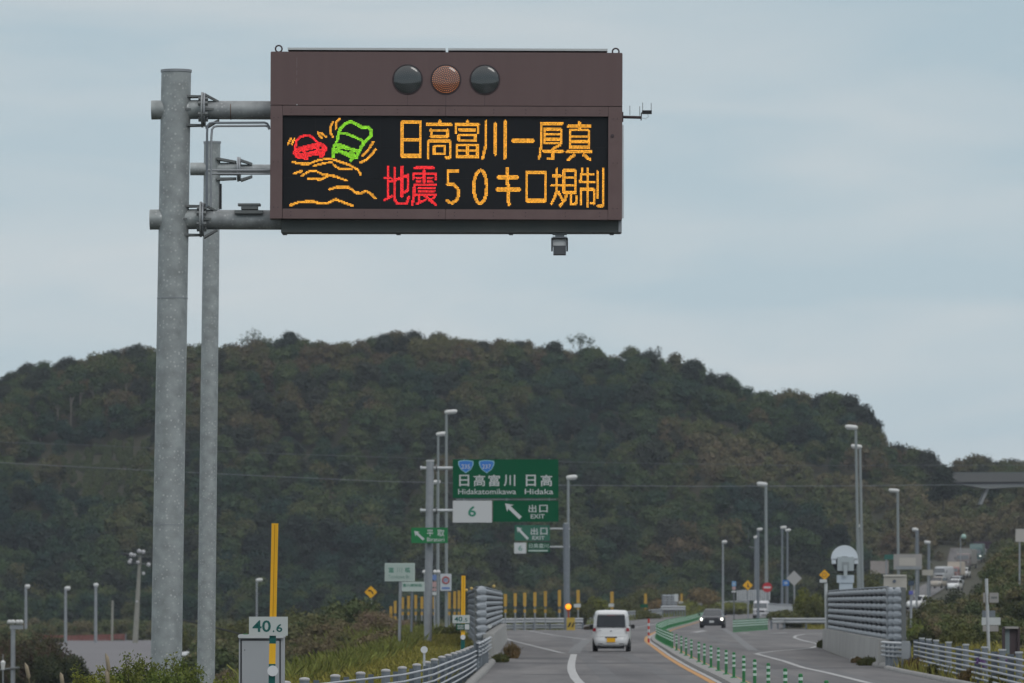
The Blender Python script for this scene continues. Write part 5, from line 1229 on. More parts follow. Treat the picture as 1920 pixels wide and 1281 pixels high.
# ================================================================== delineator posts on the median
def delin(h=.62):
    r_ = empty('delineator_post', (0, 0, 0), 'short flexible green delineator post with white bands standing on the median kerb', 'delineator', 'green delineator posts along the median kerb')
    q = MB(); q.tube([(0, 0, 0), (0, 0, .035)], [.095, .07], 14); q.tube([(0, 0, .03), (0, 0, h)], .037, 14); q.dome((0, 0, h), .037, .02, 14, 3, d=(0, 0, 1)); q.build('post', POSTG, r_, org=(0, 0, 0))
    for z in (.52, .40, .28): q = MB(); q.tube([(0, 0, h * z / .62), (0, 0, h * (z + .055) / .62)], .0405, 14, caps=False); q.build('reflective_band', POSTW, r_, org=(0, 0, 0))
    return r_
d0 = delin()
YD = [97, 106, 114.5, 124.5, 132.5, 141.5, 150.8, 158, 166, 174, 182, 190, 202, 212, 222, 234.7, 247, 252.7, 258, 263]
YD += list(np.arange(266, 430, 3.2)) + list(np.arange(431, 640, 4.2))
for i, Y in enumerate(YD):
    o = d0 if i == 0 else copy_tree(d0)
    o.location = (lerp(MEDIAN, Y) - .05, Y, gz(Y) + .12)
o1 = [o for o in COL.objects if o.name.startswith('delineator_post')]
d1 = delin(.8); d1['label'] = 'green post of the tight row across the end of the median gap'; d1['group'] = 'tight row of green posts right of the dark car'
for i, t in enumerate(np.linspace(0, 1, 24)):
    o = d1 if i == 0 else copy_tree(d1)
    a = Vector((X(1375, 396), 396, .02)); b = Vector((X(1438, 432), 432, .02)); o.location = a.lerp(b, t)
rpst = empty('red_white_post', (lerp(MEDIAN, 296) - .55, 296, .02), 'red and white banded post at the bend of the median', 'delineator')
q = MB(); q.tube([(0, 0, 0), (0, 0, 1.15)], .05, 12); q.build('post', REDP, rpst, org=(0, 0, 0))
for z in (.2, .5, .8): q = MB(); q.tube([(0, 0, z), (0, 0, z + .14)], .053, 12, caps=False); q.build('white_band', WHITED, rpst, org=(0, 0, 0))

# ================================================================== yellow snow poles
def snow_pole(px, pyt, Y, w_=7.0, plate=None, gap=None, label=None, z0=0., group='yellow snow poles along the exit ramp'):
    base = ground_py(Y, z0)
    r_ = empty('snow_pole', (X(px, Y), Y, z0), label or 'yellow snow pole of the row between the left snow fence and the amber flasher', 'snow pole', group)
    g0 = gap or (pyt + 26)
    pbox(MB(), px - w_ / 2, pyt, px + w_ / 2, g0, Y, -.03, .03).build('upper_blade', YELP, r_)
    pbox(MB(), px - w_ * .28, g0, px + w_ * .28, g0 + 6, Y, -.02, .02).build('clamp', STEELD, r_)
    pbox(MB(), px - w_ * .42, g0 + 6, px + w_ * .42, g0 + 12, Y, -.03, .03).build('lower_blade', YELP, r_)
    ptube(MB(), px, g0 + 12, px, base, Y, w_ * .42, 8).build('post', STEEL, r_)
    if plate:
        x0, y0, x1, y1, m = plate; pbox(MB(), x0, y0, x1, y1, Y, -.08, -.05).build('plate', m, r_)
    return r_
YELP = mat('faded_yellow_blade', (.40, .245, .04), .6, color2=(.48, .29, .045), scale=2)
for px, pyt, Y in ((947.6, 1114, 404), (966, 1112.5, 412), (984, 1111.5, 418), (1003, 1110.5, 424), (1022.6, 1108.5, 430), (1049, 1106.5, 440)):
    snow_pole(px, pyt, Y, 5.8, gap=1137)
snow_pole(1084, 1106.5, 462, 6, (1076, 1132.5, 1089, 1139, WHITED), 1131, 'yellow snow pole with a white plate right of the amber flasher')
snow_pole(1147.5, 1109.5, 560, 6, (1141, 1132, 1151, 1138, WHITED), 1131, 'yellow snow pole with a white plate directly above the white car')
snow_pole(1210.5, 1113, 640, 5, (1201, 1133, 1215, 1139.5, GREEN2), 1132, 'yellow snow pole with a green plate behind the bar fence', z0=.2)
snow_pole(1278, 1113, 760, 4, (1272.5, 1128, 1281, 1132, WHITED), 1130, 'thin yellow snow pole right of the distant louvred screen', z0=.3)
snow_pole(1341.5, 1113, 820, 3, (1337.5, 1126, 1343, 1130, WHITED), 1130, 'thinnest yellow snow pole above the oncoming dark car', z0=.3)
for px, pyt, Y in ((733, 1137, 490), (741, 1127, 484), (755, 1120, 478), (766, 1117.5, 472), (779.5, 1115.5, 466), (791, 1119, 460), (814, 1119, 452), (842.5, 1110.5, 446), (852.5, 1109, 440), (860.5, 1107.5, 434)):
    snow_pole(px, pyt, Y, 5.2, gap=1141.5 if px > 745 else pyt + 23, z0=-.3 if px > 745 else -1, label='yellow snow pole of the row behind the sign posts left of the snow fence', group='yellow snow poles left of the snow fence')
for px, y0, Y, lb in ((552.5, 1218, 430, 'short yellow marker post below the dark cable'), (606, 1217, 470, 'second short yellow marker post, nearer the hillside bushes'), (420, 1226, 430, 'yellow reflector board beside the thinner mast')):
    o = empty('yellow_marker', (X(px, Y), Y, -3), lb, 'marker post')
    if px != 420: pbox(MB(), px - 2, y0, px + 2, y0 + 17, Y, -.03, .03).build('blade', YEL, o)
    else: pbox(pbox(MB(), px - 4, y0, px + 7.5, y0 + 8, Y, -.03, .03), px - 4, y0 + 8, px + 3, y0 + 13, Y, -.03, .03).build('board', YELS, o)
    ptube(MB(), px, y0 + 10, px, ground_py(Y, -3), Y, 1.8, 6).build('post', STEEL, o)

# ================================================================== power lines
for (pts, Y0, Y1, r_, lb) in (([(-200, 856), (120, 874), (420, 889), (700, 902), (960, 909), (1300, 912), (1600, 911), (2100, 906)], 620, 620, .022, 'lower pale overhead wire crossing the whole hillside'),
                              ([(-200, 822), (200, 836), (500, 850), (800, 860), (1100, 867), (1500, 873), (2100, 872)], 640, 640, .019, 'upper faint overhead wire crossing the hillside')):
    n_ = 60; P_ = []
    xs = np.linspace(pts[0][0], pts[-1][0], n_)
    for x in xs: P_.append(P(x, lerp(pts, x), Y0))
    o = MB().tube(P_, r_, 5).build('overhead_wire', mat('wire_grey', (.22, .24, .26), .7) if r_ > .0215 else mat('wire_dim', (.13, .145, .155), .7), None, org=P_[0])
    tag(o, lb, 'overhead wire')
P_ = [P(x, lerp([(300, 1155), (345, 1163), (400, 1176), (447, 1188), (560, 1216), (620, 1229), (675, 1238)], x), 330 + (x - 300) * .2) for x in np.linspace(290, 672, 30)]
o = MB().tube(P_, .045, 6).build('black_cable', BLACK, None, org=P_[0]); tag(o, 'black cable sagging down past the grey cabinet to the weeds', 'cable')

# ================================================================== overpass on the right
YO = 960.0
ov = empty('overpass_bridge', (X(1845, YO), YO, 10), 'distant grey overpass bridge with a slanted leg at the right edge', 'bridge')
pbox(MB(), 1768, 888.5, 2110, 904, YO, -.3, .3).build('parapet_wall', mat('bridge_parapet', (.13, .135, .133), .8, color2=(.105, .108, .108), scale=.25), ov)
pbox(MB(), 1768, 885.5, 2110, 888.2, YO, -.05, .05).build('railing', mat('bridge_rail', (.11, .125, .125), .8), ov)
pbox(MB(), 1784, 904, 2110, 908.5, YO, .5, 8).build('shadowed_deck_edge', mat('bridge_shadow', (.06, .062, .075), .8), ov)  # shadow under the parapet is put into this dark deck colour
q = MB(); ring = [(1800, 908.5), (1820, 912), (1842, 915.5), (1856, 916), (1885, 914), (1925, 912.5), (2000, 911), (2110, 909)]
rr = [(P(a, 0, YO).x, P(960, b, YO).z) for a, b in ring] + [(P(2110, 0, YO).x, P(960, 908.3, YO).z), (P(1800, 0, YO).x, P(960, 908.3, YO).z)]
q.prism(rr, YO + .3, YO + 7); q.build('girder', mat('bridge_girder', (.25, .265, .27), .7), ov)
q = MB(); a0, a1, b0, b1 = P(1851, 914, YO), P(1857, 914, YO), P(1838, 945, YO), P(1842.5, 946, YO)
q.prism([(b0.x, b0.z), (b1.x, b1.z), (a1.x, a1.z), (a0.x, a0.z)], YO + 1, YO + 6); q.build('slanted_leg', mat('bridge_girder', (.25, .265, .27), .7), ov)
# ================================================================== vehicles (built in their own frame: x right, y forward, z up)
O0 = (0, 0, 0)
def body_loft(root, slices, m, nm='body', p=5.0, n=40):
    """slices: (z, half width, y_rear, y_front)"""
    vs = []
    for z, hw, yr, yf in slices:
        yc, hl = (yr + yf) / 2, (yf - yr) / 2
        for j in range(n):
            t = 2 * math.pi * j / n; c, s = math.cos(t), math.sin(t)
            vs.append((hw * math.copysign(abs(c) ** (2 / p), c), yc + hl * math.copysign(abs(s) ** (2 / p), s), z))
    k = len(slices)
    fs = [(i * n + j, i * n + (j + 1) % n, (i + 1) * n + (j + 1) % n, (i + 1) * n + j) for i in range(k - 1) for j in range(n)]
    q = MB(); q.add(vs, fs, True); q.add(vs[:n], [tuple(range(n - 1, -1, -1))]); q.add(vs[-n:], [tuple(range(n))])
    return q.build(nm, m, root, org=O0)
def slab(root, pts, th, m, nm):
    """4+ corner panel, thickened along its normal"""
    pts = [Vector(p) for p in pts]; nrm = (pts[1] - pts[0]).cross(pts[2] - pts[1]).normalized() * th
    n = len(pts); q = MB(); q.add([p for p in pts] + [p + nrm for p in pts], [tuple(range(n - 1, -1, -1)), tuple(range(n, 2 * n))] + [(i, (i + 1) % n, (i + 1) % n + n, i + n) for i in range(n)])
    return q.build(nm, m, root, org=O0)
def wheel(root, x, y, r, w_, rim=STEELD):
    s = 1 if x > 0 else -1
    t = MB().tube([(x - w_ / 2, y, r), (x + w_ / 2, y, r)], r, 24).build('wheel', BLACK, root, org=O0)
    MB().tube([(x + s * w_ * .42, y, r), (x + s * (w_ / 2 + .01), y, r)], r * .6, 16).build('rim', rim, t, org=O0)
def cbox(root, a, b, m, nm, r=0):
    q = MB()
    if r: q.bbox(a, b, r)
    else: q.box(a, b)
    return q.build(nm, m, root, org=O0)

# --- white kei wagon, seen from behind
Yk = 244.0
kc = empty('white_car', (X(1147, Yk), Yk, .02), 'small white hatchback seen from behind in the lane, yellow number plate', 'car', rot=(0, 0, R(-2)))
body_loft(kc, [(.20, .60, -1.60, 1.6), (.24, .69, -1.66, 1.66), (.36, .725, -1.70, 1.7), (.52, .735, -1.705, 1.7), (.54, .735, -1.69, 1.7), (.72, .738, -1.685, 1.68), (.90, .735, -1.66, 1.55), (.97, .725, -1.64, 1.3), (1.0, .715, -1.63, 1.1), (1.2, .695, -1.60, .8), (1.4, .668, -1.565, .55), (1.50, .652, -1.54, .42), (1.56, .635, -1.51, .3), (1.60, .61, -1.46, .15), (1.63, .54, -1.36, 0), (1.645, .25, -1.0, -.3)], CARW, p=6)
slab(kc, [(-.565, -1.665, .965), (.565, -1.665, .965), (.54, -1.59, 1.44), (-.54, -1.59, 1.44)], .014, GLASS, 'rear_window')
slab(kc, [(-.52, -1.615, 1.455), (.52, -1.615, 1.455), (.52, -1.635, 1.505), (-.52, -1.635, 1.505)], .03, CARW, 'spoiler')
cbox(kc, (-.16, -1.60, 1.425), (.16, -1.645, 1.44), TAIL, 'brake_lamp')
for s in (-1, 1):
    a = [(s * .575, -1.652, 1.0), (s * .69, -1.60, 1.0), (s * .662, -1.56, 1.38), (s * .565, -1.59, 1.38)]
    slab(kc, a if s > 0 else a[::-1], .02, mat('clear_lamp', (.50, .53, .55), .2, spec=.6), 'upper_lamp')
    a = [(s * .60, -1.675, .80), (s * .715, -1.62, .80), (s * .70, -1.61, .93), (s * .595, -1.665, .93)]
    slab(kc, a if s > 0 else a[::-1], .02, TAIL, 'tail_lamp')
    slab(kc, [(s * .70, -1.2, 1.0), (s * .722, .9, 1.0), (s * .65, .5, 1.4), (s * .635, -1.2, 1.4)][::s], .012, GLASS, 'side_window')
    wheel(kc, s * .655, -1.2, .27, .155); wheel(kc, s * .655, 1.25, .27, .155)
    cbox(kc, (s * .74 if s > 0 else -.90, .55, .90), (.90 if s > 0 else s * .74, .70, 1.06), DARKTRIM, 'mirror', .03)
    cbox(kc, (s * .42 - .10, -1.716, .30), (s * .42 + .10, -1.70, .325), DARKTRIM, 'reflector_slot')
cbox(kc, (-.165, -1.735, .375), (.165, -1.715, .54), YELS, 'number_plate')
cbox(kc, (-.235, -1.715, .545), (.235, -1.70, .585), DARKTRIM, 'plate_recess')
cbox(kc, (-.60, -1.69, .595), (.60, -1.683, .602), STEELD, 'tailgate_seam')
cbox(kc, (-.52, -1.62, .12), (.52, -1.5, .27), DARKTRIM, 'under_bumper')
cbox(kc, (-.62, -1.72, .265), (.62, -1.69, .30), mat('bumper_shade_grey', (.30, .31, .32), .5), 'bumper_lip')
MB().tube([(.08, -1.67, 1.0), (.10, -1.675, .955)], .022, 8).build('wiper_mount', DARKTRIM, kc, org=O0)
MB().tube([(.08, -1.672, .985), (-.3, -1.668, 1.03)], .010, 6).build('wiper', DARKTRIM, kc, org=O0)
MB().tube([(-.03, -1.688, .82), (.03, -1.688, .82)], .02, 8).build('badge', STEEL, kc, org=O0)
cbox(kc, (-.50, -1.690, .83), (-.38, -1.68, .845), STEEL, 'model_badge')
for s in (-1, 1):      # headrests seen through the window line are dark: seats behind the glass
    cbox(kc, (s * .3 - .12, -1.3, 1.0), (s * .3 + .12, -1.2, 1.22), DARKTRIM, 'headrest', .03)

# --- dark sedan coming towards us, headlights on
Ys_ = 458.0
sc_ = empty('dark_car', (X(1336, Ys_), Ys_, .03), 'dark blue black sedan coming towards us with both headlights on', 'car', rot=(0, 0, math.pi - R(4)))
body_loft(sc_, [(.17, .74, -2.2, 2.2), (.22, .86, -2.3, 2.28), (.40, .905, -2.34, 2.34), (.62, .915, -2.33, 2.30), (.76, .905, -2.30, 2.2), (.84, .87, -2.25, 2.0), (.90, .82, -2.2, 1.35), (.95, .79, -2.1, 1.0), (1.12, .72, -1.75, .68), (1.28, .655, -1.4, .38), (1.37, .61, -1.15, .15), (1.415, .54, -1.0, -.02), (1.43, .3, -.8, -.2)], CARB, p=4.5)
slab(sc_, [(.72, 1.10, .92), (-.72, 1.10, .92), (-.60, .36, 1.33), (.60, .36, 1.33)], .02, mat('sedan_windscreen', (.03, .037, .043), .25, spec=.45), 'windscreen')
for s in (-1, 1):
    c_ = Vector((s * .76, 2.18, .66))
    MB().dome(c_, .105, .06, 16, 5, d=(0, 1, 0)).build('headlight', HEADL, sc_, org=O0)
    cbox(sc_, (s * .70 - .2, 2.10, .57), (s * .70 + .2, 2.22, .75), mat('lamp_glass_grey', (.3, .32, .33), .2), 'lamp_cluster', .04)
    wheel(sc_, s * .80, 1.4, .32, .2); wheel(sc_, s * .80, -1.4, .32, .2)
    cbox(sc_, (.88 if s > 0 else -1.06, .75, .93), (1.06 if s > 0 else -.88, .90, 1.06), CARB, 'mirror', .03)
cbox(sc_, (-.17, 2.33, .40), (.17, 2.36, .56), SIGNW, 'number_plate'); cbox(sc_, (-.55, 2.30, .58), (.55, 2.335, .72), DARKTRIM, 'grille', .02); cbox(sc_, (-.65, 2.30, .22), (.65, 2.345, .36), DARKTRIM, 'lower_grille', .02)

# --- trucks and vans
def truck(loc, rz, label, L_=4.6, W=1.7, Hc=1.75, box=None, cab=(.62, .64, .65), boxc=(.6, .6, .6), name='white_truck', group=None, front=True, hl=False, low=.3):
    r_ = empty(name, loc, label, 'truck' if box else 'van', group, rot=(0, 0, rz))
    cm = mat(f'cab_paint_{cab}', cab, .4); hw = W / 2
    cl = 1.6 if box else L_
    body_loft(r_, [(low, hw * .93, L_ / 2 - cl, L_ / 2 - .02), (low + .1, hw, L_ / 2 - cl - .02, L_ / 2), (Hc * .52, hw, L_ / 2 - cl - .02, L_ / 2), (Hc * .56, hw * .985, L_ / 2 - cl, L_ / 2 - .03), (Hc * .88, hw * .92, L_ / 2 - cl, L_ / 2 - .32), (Hc * .97, hw * .87, L_ / 2 - cl + .05, L_ / 2 - .45), (Hc, hw * .7, L_ / 2 - cl + .15, L_ / 2 - .7)], cm, nm='cab' if box else 'body', p=7)
    y = L_ / 2
    slab(r_, [(hw * .88, y - .055, Hc * .585), (-hw * .88, y - .055, Hc * .585), (-hw * .80, y - .30, Hc * .86), (hw * .80, y - .30, Hc * .86)], .03, mat('windscreen_reflecting', (.07, .085, .095), .12, spec=.8), 'windscreen')
    cbox(r_, (-hw * .55, y - .01, Hc * .36), (hw * .55, y + .015, Hc * .46), DARKTRIM, 'grille', .02)
    cbox(r_, (-hw * .95, y - .05, low), (hw * .95, y + .04, low + .17), mat('bumper_grey', (.16, .165, .17), .6), 'bumper', .03)
    cbox(r_, (-.16, y + .03, low + .02), (.16, y + .055, low + .14), SIGNW, 'number_plate')
    for s in (-1, 1):
        cbox(r_, (s * hw * .8 - .12, y - .02, Hc * .37), (s * hw * .8 + .12, y + .02, Hc * .46), mat('far_headlight', (.8, .8, .75), .4, emit=(1, .98, .9), estr=.9) if hl else mat('lamp_glass_grey', (.3, .32, .33), .2), 'headlight', .03)
        cbox(r_, (s * (hw + .08) - .06, y - .3, Hc * .6), (s * (hw + .08) + .06, y - .22, Hc * .75), DARKTRIM, 'mirror', .02)
        wheel(r_, s * (hw - .1), y - .75, .31, .2); wheel(r_, s * (hw - .1), -L_ / 2 + .75, .31, .2)
    if box:
        bh, bl, bw = box; bm = mat(f'box_paint_{boxc}', boxc, .5)
        b_ = cbox(r_, (-bw / 2, y - cl - .1 - bl, low + .35), (bw / 2, y - cl - .1, low + .35 + bh), bm, 'cargo_box', .04)
        cbox(r_, (-hw * .5, y - cl - bl, low + .1), (hw * .5, y - cl + .2, low + .33), DARKTRIM, 'chassis')
    return r_
Yt = 640.0
truck((X(1427.5, Yt), Yt, .22), math.pi - R(6), 'white light truck with dark lower front on the oncoming lane behind the dark car', L_=4.2, W=1.62, Hc=1.86, cab=(.60, .60, .63))
def on_hill(px, pyb, Y): 
    p = P(px, pyb, Y); return (p.x, Y, p.z)
FARB = (.42, .43, .45)
q_ = truck(on_hill(1770, 1091.5, 885), math.pi - R(20), 'pale grey minibus at the near end of the far traffic queue', L_=5.0, W=1.9, Hc=2.25, cab=(.42, .44, .46), name='far_van')
truck(on_hill(1792, 1086, 900), math.pi - R(14), 'cream box truck with a reddish bumper behind the pale minibus', L_=6, W=1.9, Hc=1.8, box=(1.9, 3.8, 1.95), cab=(.25, .14, .13), boxc=(.52, .47, .40), name='far_truck')
truck(on_hill(1812, 1066, 934), math.pi - R(14), 'grey brown tall lorry high in the far queue', L_=7, W=2.2, Hc=2.3, box=(2.3, 4.6, 2.3), cab=(.19, .16, .155), boxc=(.27, .27, .26), name='far_truck')
truck(on_hill(1832, 1054, 962), math.pi - R(10), 'dark teal truck with lit headlights furthest up the climbing road', L_=6, W=2.0, Hc=2.2, box=(2.2, 4, 2.0), cab=(.05, .11, .11), boxc=(.20, .28, .27), name='far_truck', hl=True)
def small_car(loc, rz, label, paint, name, hl=False):
    r_ = empty(name, loc, label, 'car', rot=(0, 0, rz))
    body_loft(r_, [(.2, .68, -1.8, 1.8), (.3, .80, -1.95, 1.95), (.6, .83, -1.95, 1.95), (.82, .81, -1.92, 1.7), (.92, .76, -1.88, 1.15), (1.2, .68, -1.7, .6), (1.42, .60, -1.5, .2), (1.48, .45, -1.3, 0)], paint, p=5)
    slab(r_, [(.68, 1.12, .95), (-.68, 1.12, .95), (-.6, .42, 1.36), (.6, .42, 1.36)], .02, GLASS, 'windscreen')
    for s in (-1, 1):
        slab(r_, [(s * .785, -1.3, .95), (s * .785, .9, .95), (s * .66, .4, 1.36), (s * .66, -1.2, 1.36)][::s], .012, GLASS, 'side_window')
        wheel(r_, s * .74, 1.25, .29, .18); wheel(r_, s * .74, -1.25, .29, .18)
        cbox(r_, (s * .6 - .13, 1.86, .6), (s * .6 + .13, 1.97, .74), HEADL if hl else LAMPW, 'headlight', .02)
    return r_
small_car(on_hill(1793, 1100, 850), math.pi - R(16), 'silver car just below the cream box truck in the far queue', mat('silver_paint', (.42, .46, .48), .35), 'far_car')
small_car(on_hill(1790, 1107, 800), math.pi - R(16), 'white car at the lowest bend of the far road, mostly hidden by scrub', CARW, 'far_car')
small_car(on_hill(1724, 1143, 640), math.pi - R(30), 'white car partly hidden behind slim posts below the queue', CARW, 'far_car')
small_car((X(378, 490), 490, -2.9), R(70), 'white hatchback parked low between the two masts', CARW, 'parked_car')
small_car(on_hill(1759, 1103, 780), math.pi - R(18), 'dull beige car low on the climbing road in front of the minibus', mat('beige_paint', (.34, .31, .27), .4), 'far_car')
small_car(on_hill(1807, 1083, 905), math.pi - R(14), 'white car between the cream box truck and the grey brown lorry', CARW, 'far_car')
small_car(on_hill(1842, 1047, 974), math.pi - R(10), 'small pale car at the very top of the far queue', mat('silver_paint', (.42, .46, .48), .35), 'far_car')
# ================================================================== vegetation
rng = np.random.default_rng(11)
def leaf_quads(C, Nrm, size, rng, elong=1.0, jitter=.6):
    """one small quad per centre, roughly facing Nrm"""
    n = len(C)
    nr = Nrm + rng.normal(0, jitter, (n, 3)); nr /= np.linalg.norm(nr, axis=1)[:, None] + 1e-9
    t = rng.normal(0, 1, (n, 3)); a = np.cross(nr, t); a /= np.linalg.norm(a, axis=1)[:, None] + 1e-9; b = np.cross(nr, a)
    s = (size * rng.uniform(.6, 1.3, n))[:, None]
    a = a * s * .5 * elong; b = b * s * .5
    V = np.stack([C - a - b * .3, C + a * .1 - b, C + a + b * .2, C - a * .1 + b], 1).reshape(-1, 3)
    F = np.arange(n * 4).reshape(n, 4)
    return V, F
def blob_cloud(blobs, n, size, rng, shell=(.72, 1.05), up=.25, jitter=.6, zmin=None):
    w_ = np.array([b[3] * b[4] + b[3] * b[5] + b[4] * b[5] for b in blobs]); w_ = w_ / w_.sum()
    idx = rng.choice(len(blobs), n, p=w_); B = np.array(blobs)[idx]
    d = rng.normal(0, 1, (n, 3)); d[:, 2] += up; d /= np.linalg.norm(d, axis=1)[:, None]
    r = rng.uniform(shell[0], shell[1], n)[:, None]
    C = B[:, :3] + d * B[:, 3:6] * r
    V, F = leaf_quads(C, d, size, rng, jitter=jitter)
    return V, F
def ico(c, r, rng, wob=.12):
    """low inner mass so that light does not pass straight through the crown"""
    import bmesh
    bm = bmesh.new(); bmesh.ops.create_icosphere(bm, subdivisions=2, radius=1)
    V = np.array([v.co[:] for v in bm.verts]); F = [[v.index for v in f.verts] for f in bm.faces]; bm.free()
    V = V * (1 + rng.normal(0, wob, (len(V), 1))) * np.array(r) + np.array(c)
    return V, F
def join_tq(parts):
    """join quad and tri sets into one list for from_pydata"""
    VV, FF, o = [], [], 0
    for V, F in parts:
        VV.append(V); FF += [[int(i) + o for i in f] for f in F]; o += len(V)
    return np.concatenate(VV), FF
def mesh_from(name, V, F, m):
    me = bpy.data.meshes.new(name); me.from_pydata([tuple(v) for v in V], [], F); me.materials.append(m); me.update(); return me
def crown_mesh(seed, H_=7.0, Rr=2.6, n=900, size=.34, m=None, lobes=9, flat=.8, base=.32):
    r = np.random.default_rng(seed); blobs = []
    for i in range(lobes):
        a = r.uniform(0, 2 * math.pi); q = math.sqrt(r.uniform(0, 1)) * .62 * Rr; zz = H_ * (base + (1 - base) * r.uniform(.15, .82))
        q *= 1 - .45 * max(0, (zz / H_ - .55)) / .45
        rad = Rr * r.uniform(.26, .46); blobs.append((q * math.cos(a), q * math.sin(a), zz, rad, rad, rad * flat))
    blobs.append((0, 0, H_ * .80, Rr * .5, Rr * .5, Rr * .45))
    parts = [blob_cloud(blobs, n, size, r, (.55, 1.22), .35, .9)]
    for b in blobs: parts.append(ico(b[:3], (b[3] * .62, b[4] * .62, b[5] * .62), r, .2))
    V, F = join_tq(parts); return mesh_from('crown', V, F, m)
def trunk_mesh(seed, H_=7, r0=.16, m=BARKD, limbs=5):
    r = random.Random(seed); q = MB()
    top = Vector((r.uniform(-.4, .4), r.uniform(-.4, .4), H_ * .75)); q.tube([(0, 0, -.6), (top.x * .3, top.y * .3, H_ * .35), top], [r0, r0 * .7, r0 * .25], 7)
    for i in range(limbs):
        z = H_ * r.uniform(.3, .6); a = r.uniform(0, 6.28); s = Vector((top.x * .5, top.y * .5, z)); e = s + Vector((math.cos(a) * 1.5, math.sin(a) * 1.5, H_ * .22)); q.tube([s, s.lerp(e, .5) + Vector((0, 0, .1)), e], [r0 * .5, r0 * .35, r0 * .12], 5)
    me = bpy.data.meshes.new('trunk'); me.from_pydata(q.v, [], q.f); me.materials.append(m); me.update(); return me

protos = bpy.data.collections.new('wood_sources')       # sources of the far wood, not in the scene
protos2 = bpy.data.collections.new('scrub_sources')
crowns = [crown_mesh(100 + i, H_=h, Rr=r_, n=2000, size=.24, m=HILLM, lobes=l) for i, (h, r_, l) in enumerate(((6.4, 2.7, 15), (6.8, 2.6, 16), (5.8, 3.0, 17), (6.6, 2.4, 14), (6.2, 2.8, 14)))]
crowns_dark = [crown_mesh(200 + i, H_=7, Rr=2.7, n=2000, size=.24, m=HILLDARK, lobes=16) for i in range(2)]
crowns_olive = [crown_mesh(300 + i, H_=3.4, Rr=1.9, n=900, size=.26, m=HILLOLIVE, lobes=8, base=.1) for i in range(3)]
trunks = [trunk_mesh(i) for i in range(3)]
for i, me in enumerate(crowns + crowns_dark[:1]):
    o = bpy.data.objects.new('wood_source_%d' % i, me); protos.objects.link(o)
for i, me in enumerate(crowns_olive):
    o = bpy.data.objects.new('scrub_source_%d' % i, me); protos2.objects.link(o)
def scatter(name, pts, coll, m, label, cat):
    """pts: (x,y,z,scale,rot,idx) - one object instancing the source crowns on its points"""
    me = bpy.data.meshes.new(name); org = Vector(pts[len(pts) // 2][:3])
    me.from_pydata([tuple(Vector(p[:3]) - org) for p in pts], [], [])
    for an, ty, k in (('tree_scale', 'FLOAT', 3), ('tree_turn', 'FLOAT', 4), ('tint', 'FLOAT', 6)):
        a = me.attributes.new(an, ty, 'POINT'); a.data.foreach_set('value', np.array([p[k] for p in pts], dtype=np.float32))
    a = me.attributes.new('tree_kind', 'INT', 'POINT'); a.data.foreach_set('value', np.array([p[5] for p in pts], dtype=np.int32))
    o = link(name, me, m, None, org)
    ng = bpy.data.node_groups.new(name + '_scatter', 'GeometryNodeTree')
    ng.interface.new_socket('Geometry', in_out='INPUT', socket_type='NodeSocketGeometry'); ng.interface.new_socket('Geometry', in_out='OUTPUT', socket_type='NodeSocketGeometry')
    gi = ng.nodes.new('NodeGroupInput'); go = ng.nodes.new('NodeGroupOutput'); ip = ng.nodes.new('GeometryNodeInstanceOnPoints'); ci = ng.nodes.new('GeometryNodeCollectionInfo')
    ci.inputs['Collection'].default_value = coll; ci.inputs['Separate Children'].default_value = True; ci.inputs['Reset Children'].default_value = True
    def attr(n, t):
        k = ng.nodes.new('GeometryNodeInputNamedAttribute'); k.data_type = t; k.inputs['Name'].default_value = n; return k.outputs['Attribute']
    cx = ng.nodes.new('ShaderNodeCombineXYZ'); L = ng.links.new
    L(gi.outputs[0], ip.inputs['Points']); L(ci.outputs[0], ip.inputs['Instance']); ip.inputs['Pick Instance'].default_value = True
    L(attr('tree_kind', 'INT'), ip.inputs['Instance Index']); L(attr('tree_turn', 'FLOAT'), cx.inputs[2]); L(cx.outputs[0], ip.inputs['Rotation']); L(attr('tree_scale', 'FLOAT'), ip.inputs['Scale'])
    L(ip.outputs[0], go.inputs[0])
    md = o.modifiers.new('scatter', 'NODES'); md.node_group = ng
    return tag(o, label, cat, kind='stuff')

def pix(x, Y, z):
    """where the point shows in the photograph, used only to lay out which slopes carry which growth"""
    dx, dy, dz = x, Y, z - CAMZ; d = dy * cP + dz * sP; v = (-dy * sP + dz * cP) / d
    return 960 + FP * x / d, 640.5 - FP * v
def in_poly(poly, x, y):
    c = False
    for i in range(len(poly)):
        x1, y1 = poly[i]; x2, y2 = poly[(i + 1) % len(poly)]
        if (y1 > y) != (y2 > y) and x < (x2 - x1) * (y - y1) / (y2 - y1) + x1: c = not c
    return c
CLEAR = [(-40, 850), (75, 842), (150, 822), (230, 800), (320, 775), (330, 800), (290, 835), (260, 900), (250, 960), (150, 940), (110, 880), (-40, 890)]
OLIVE = [(1240, 765), (1330, 775), (1480, 825), (1530, 870), (1640, 890), (1700, 900), (1760, 925), (1930, 930), (1930, 1060), (1700, 1060), (1560, 1010), (1450, 960), (1330, 880), (1260, 800)]
wood, scrub, skyline_pts = [], [], []
rr = random.Random(5)
Y = YB - 14
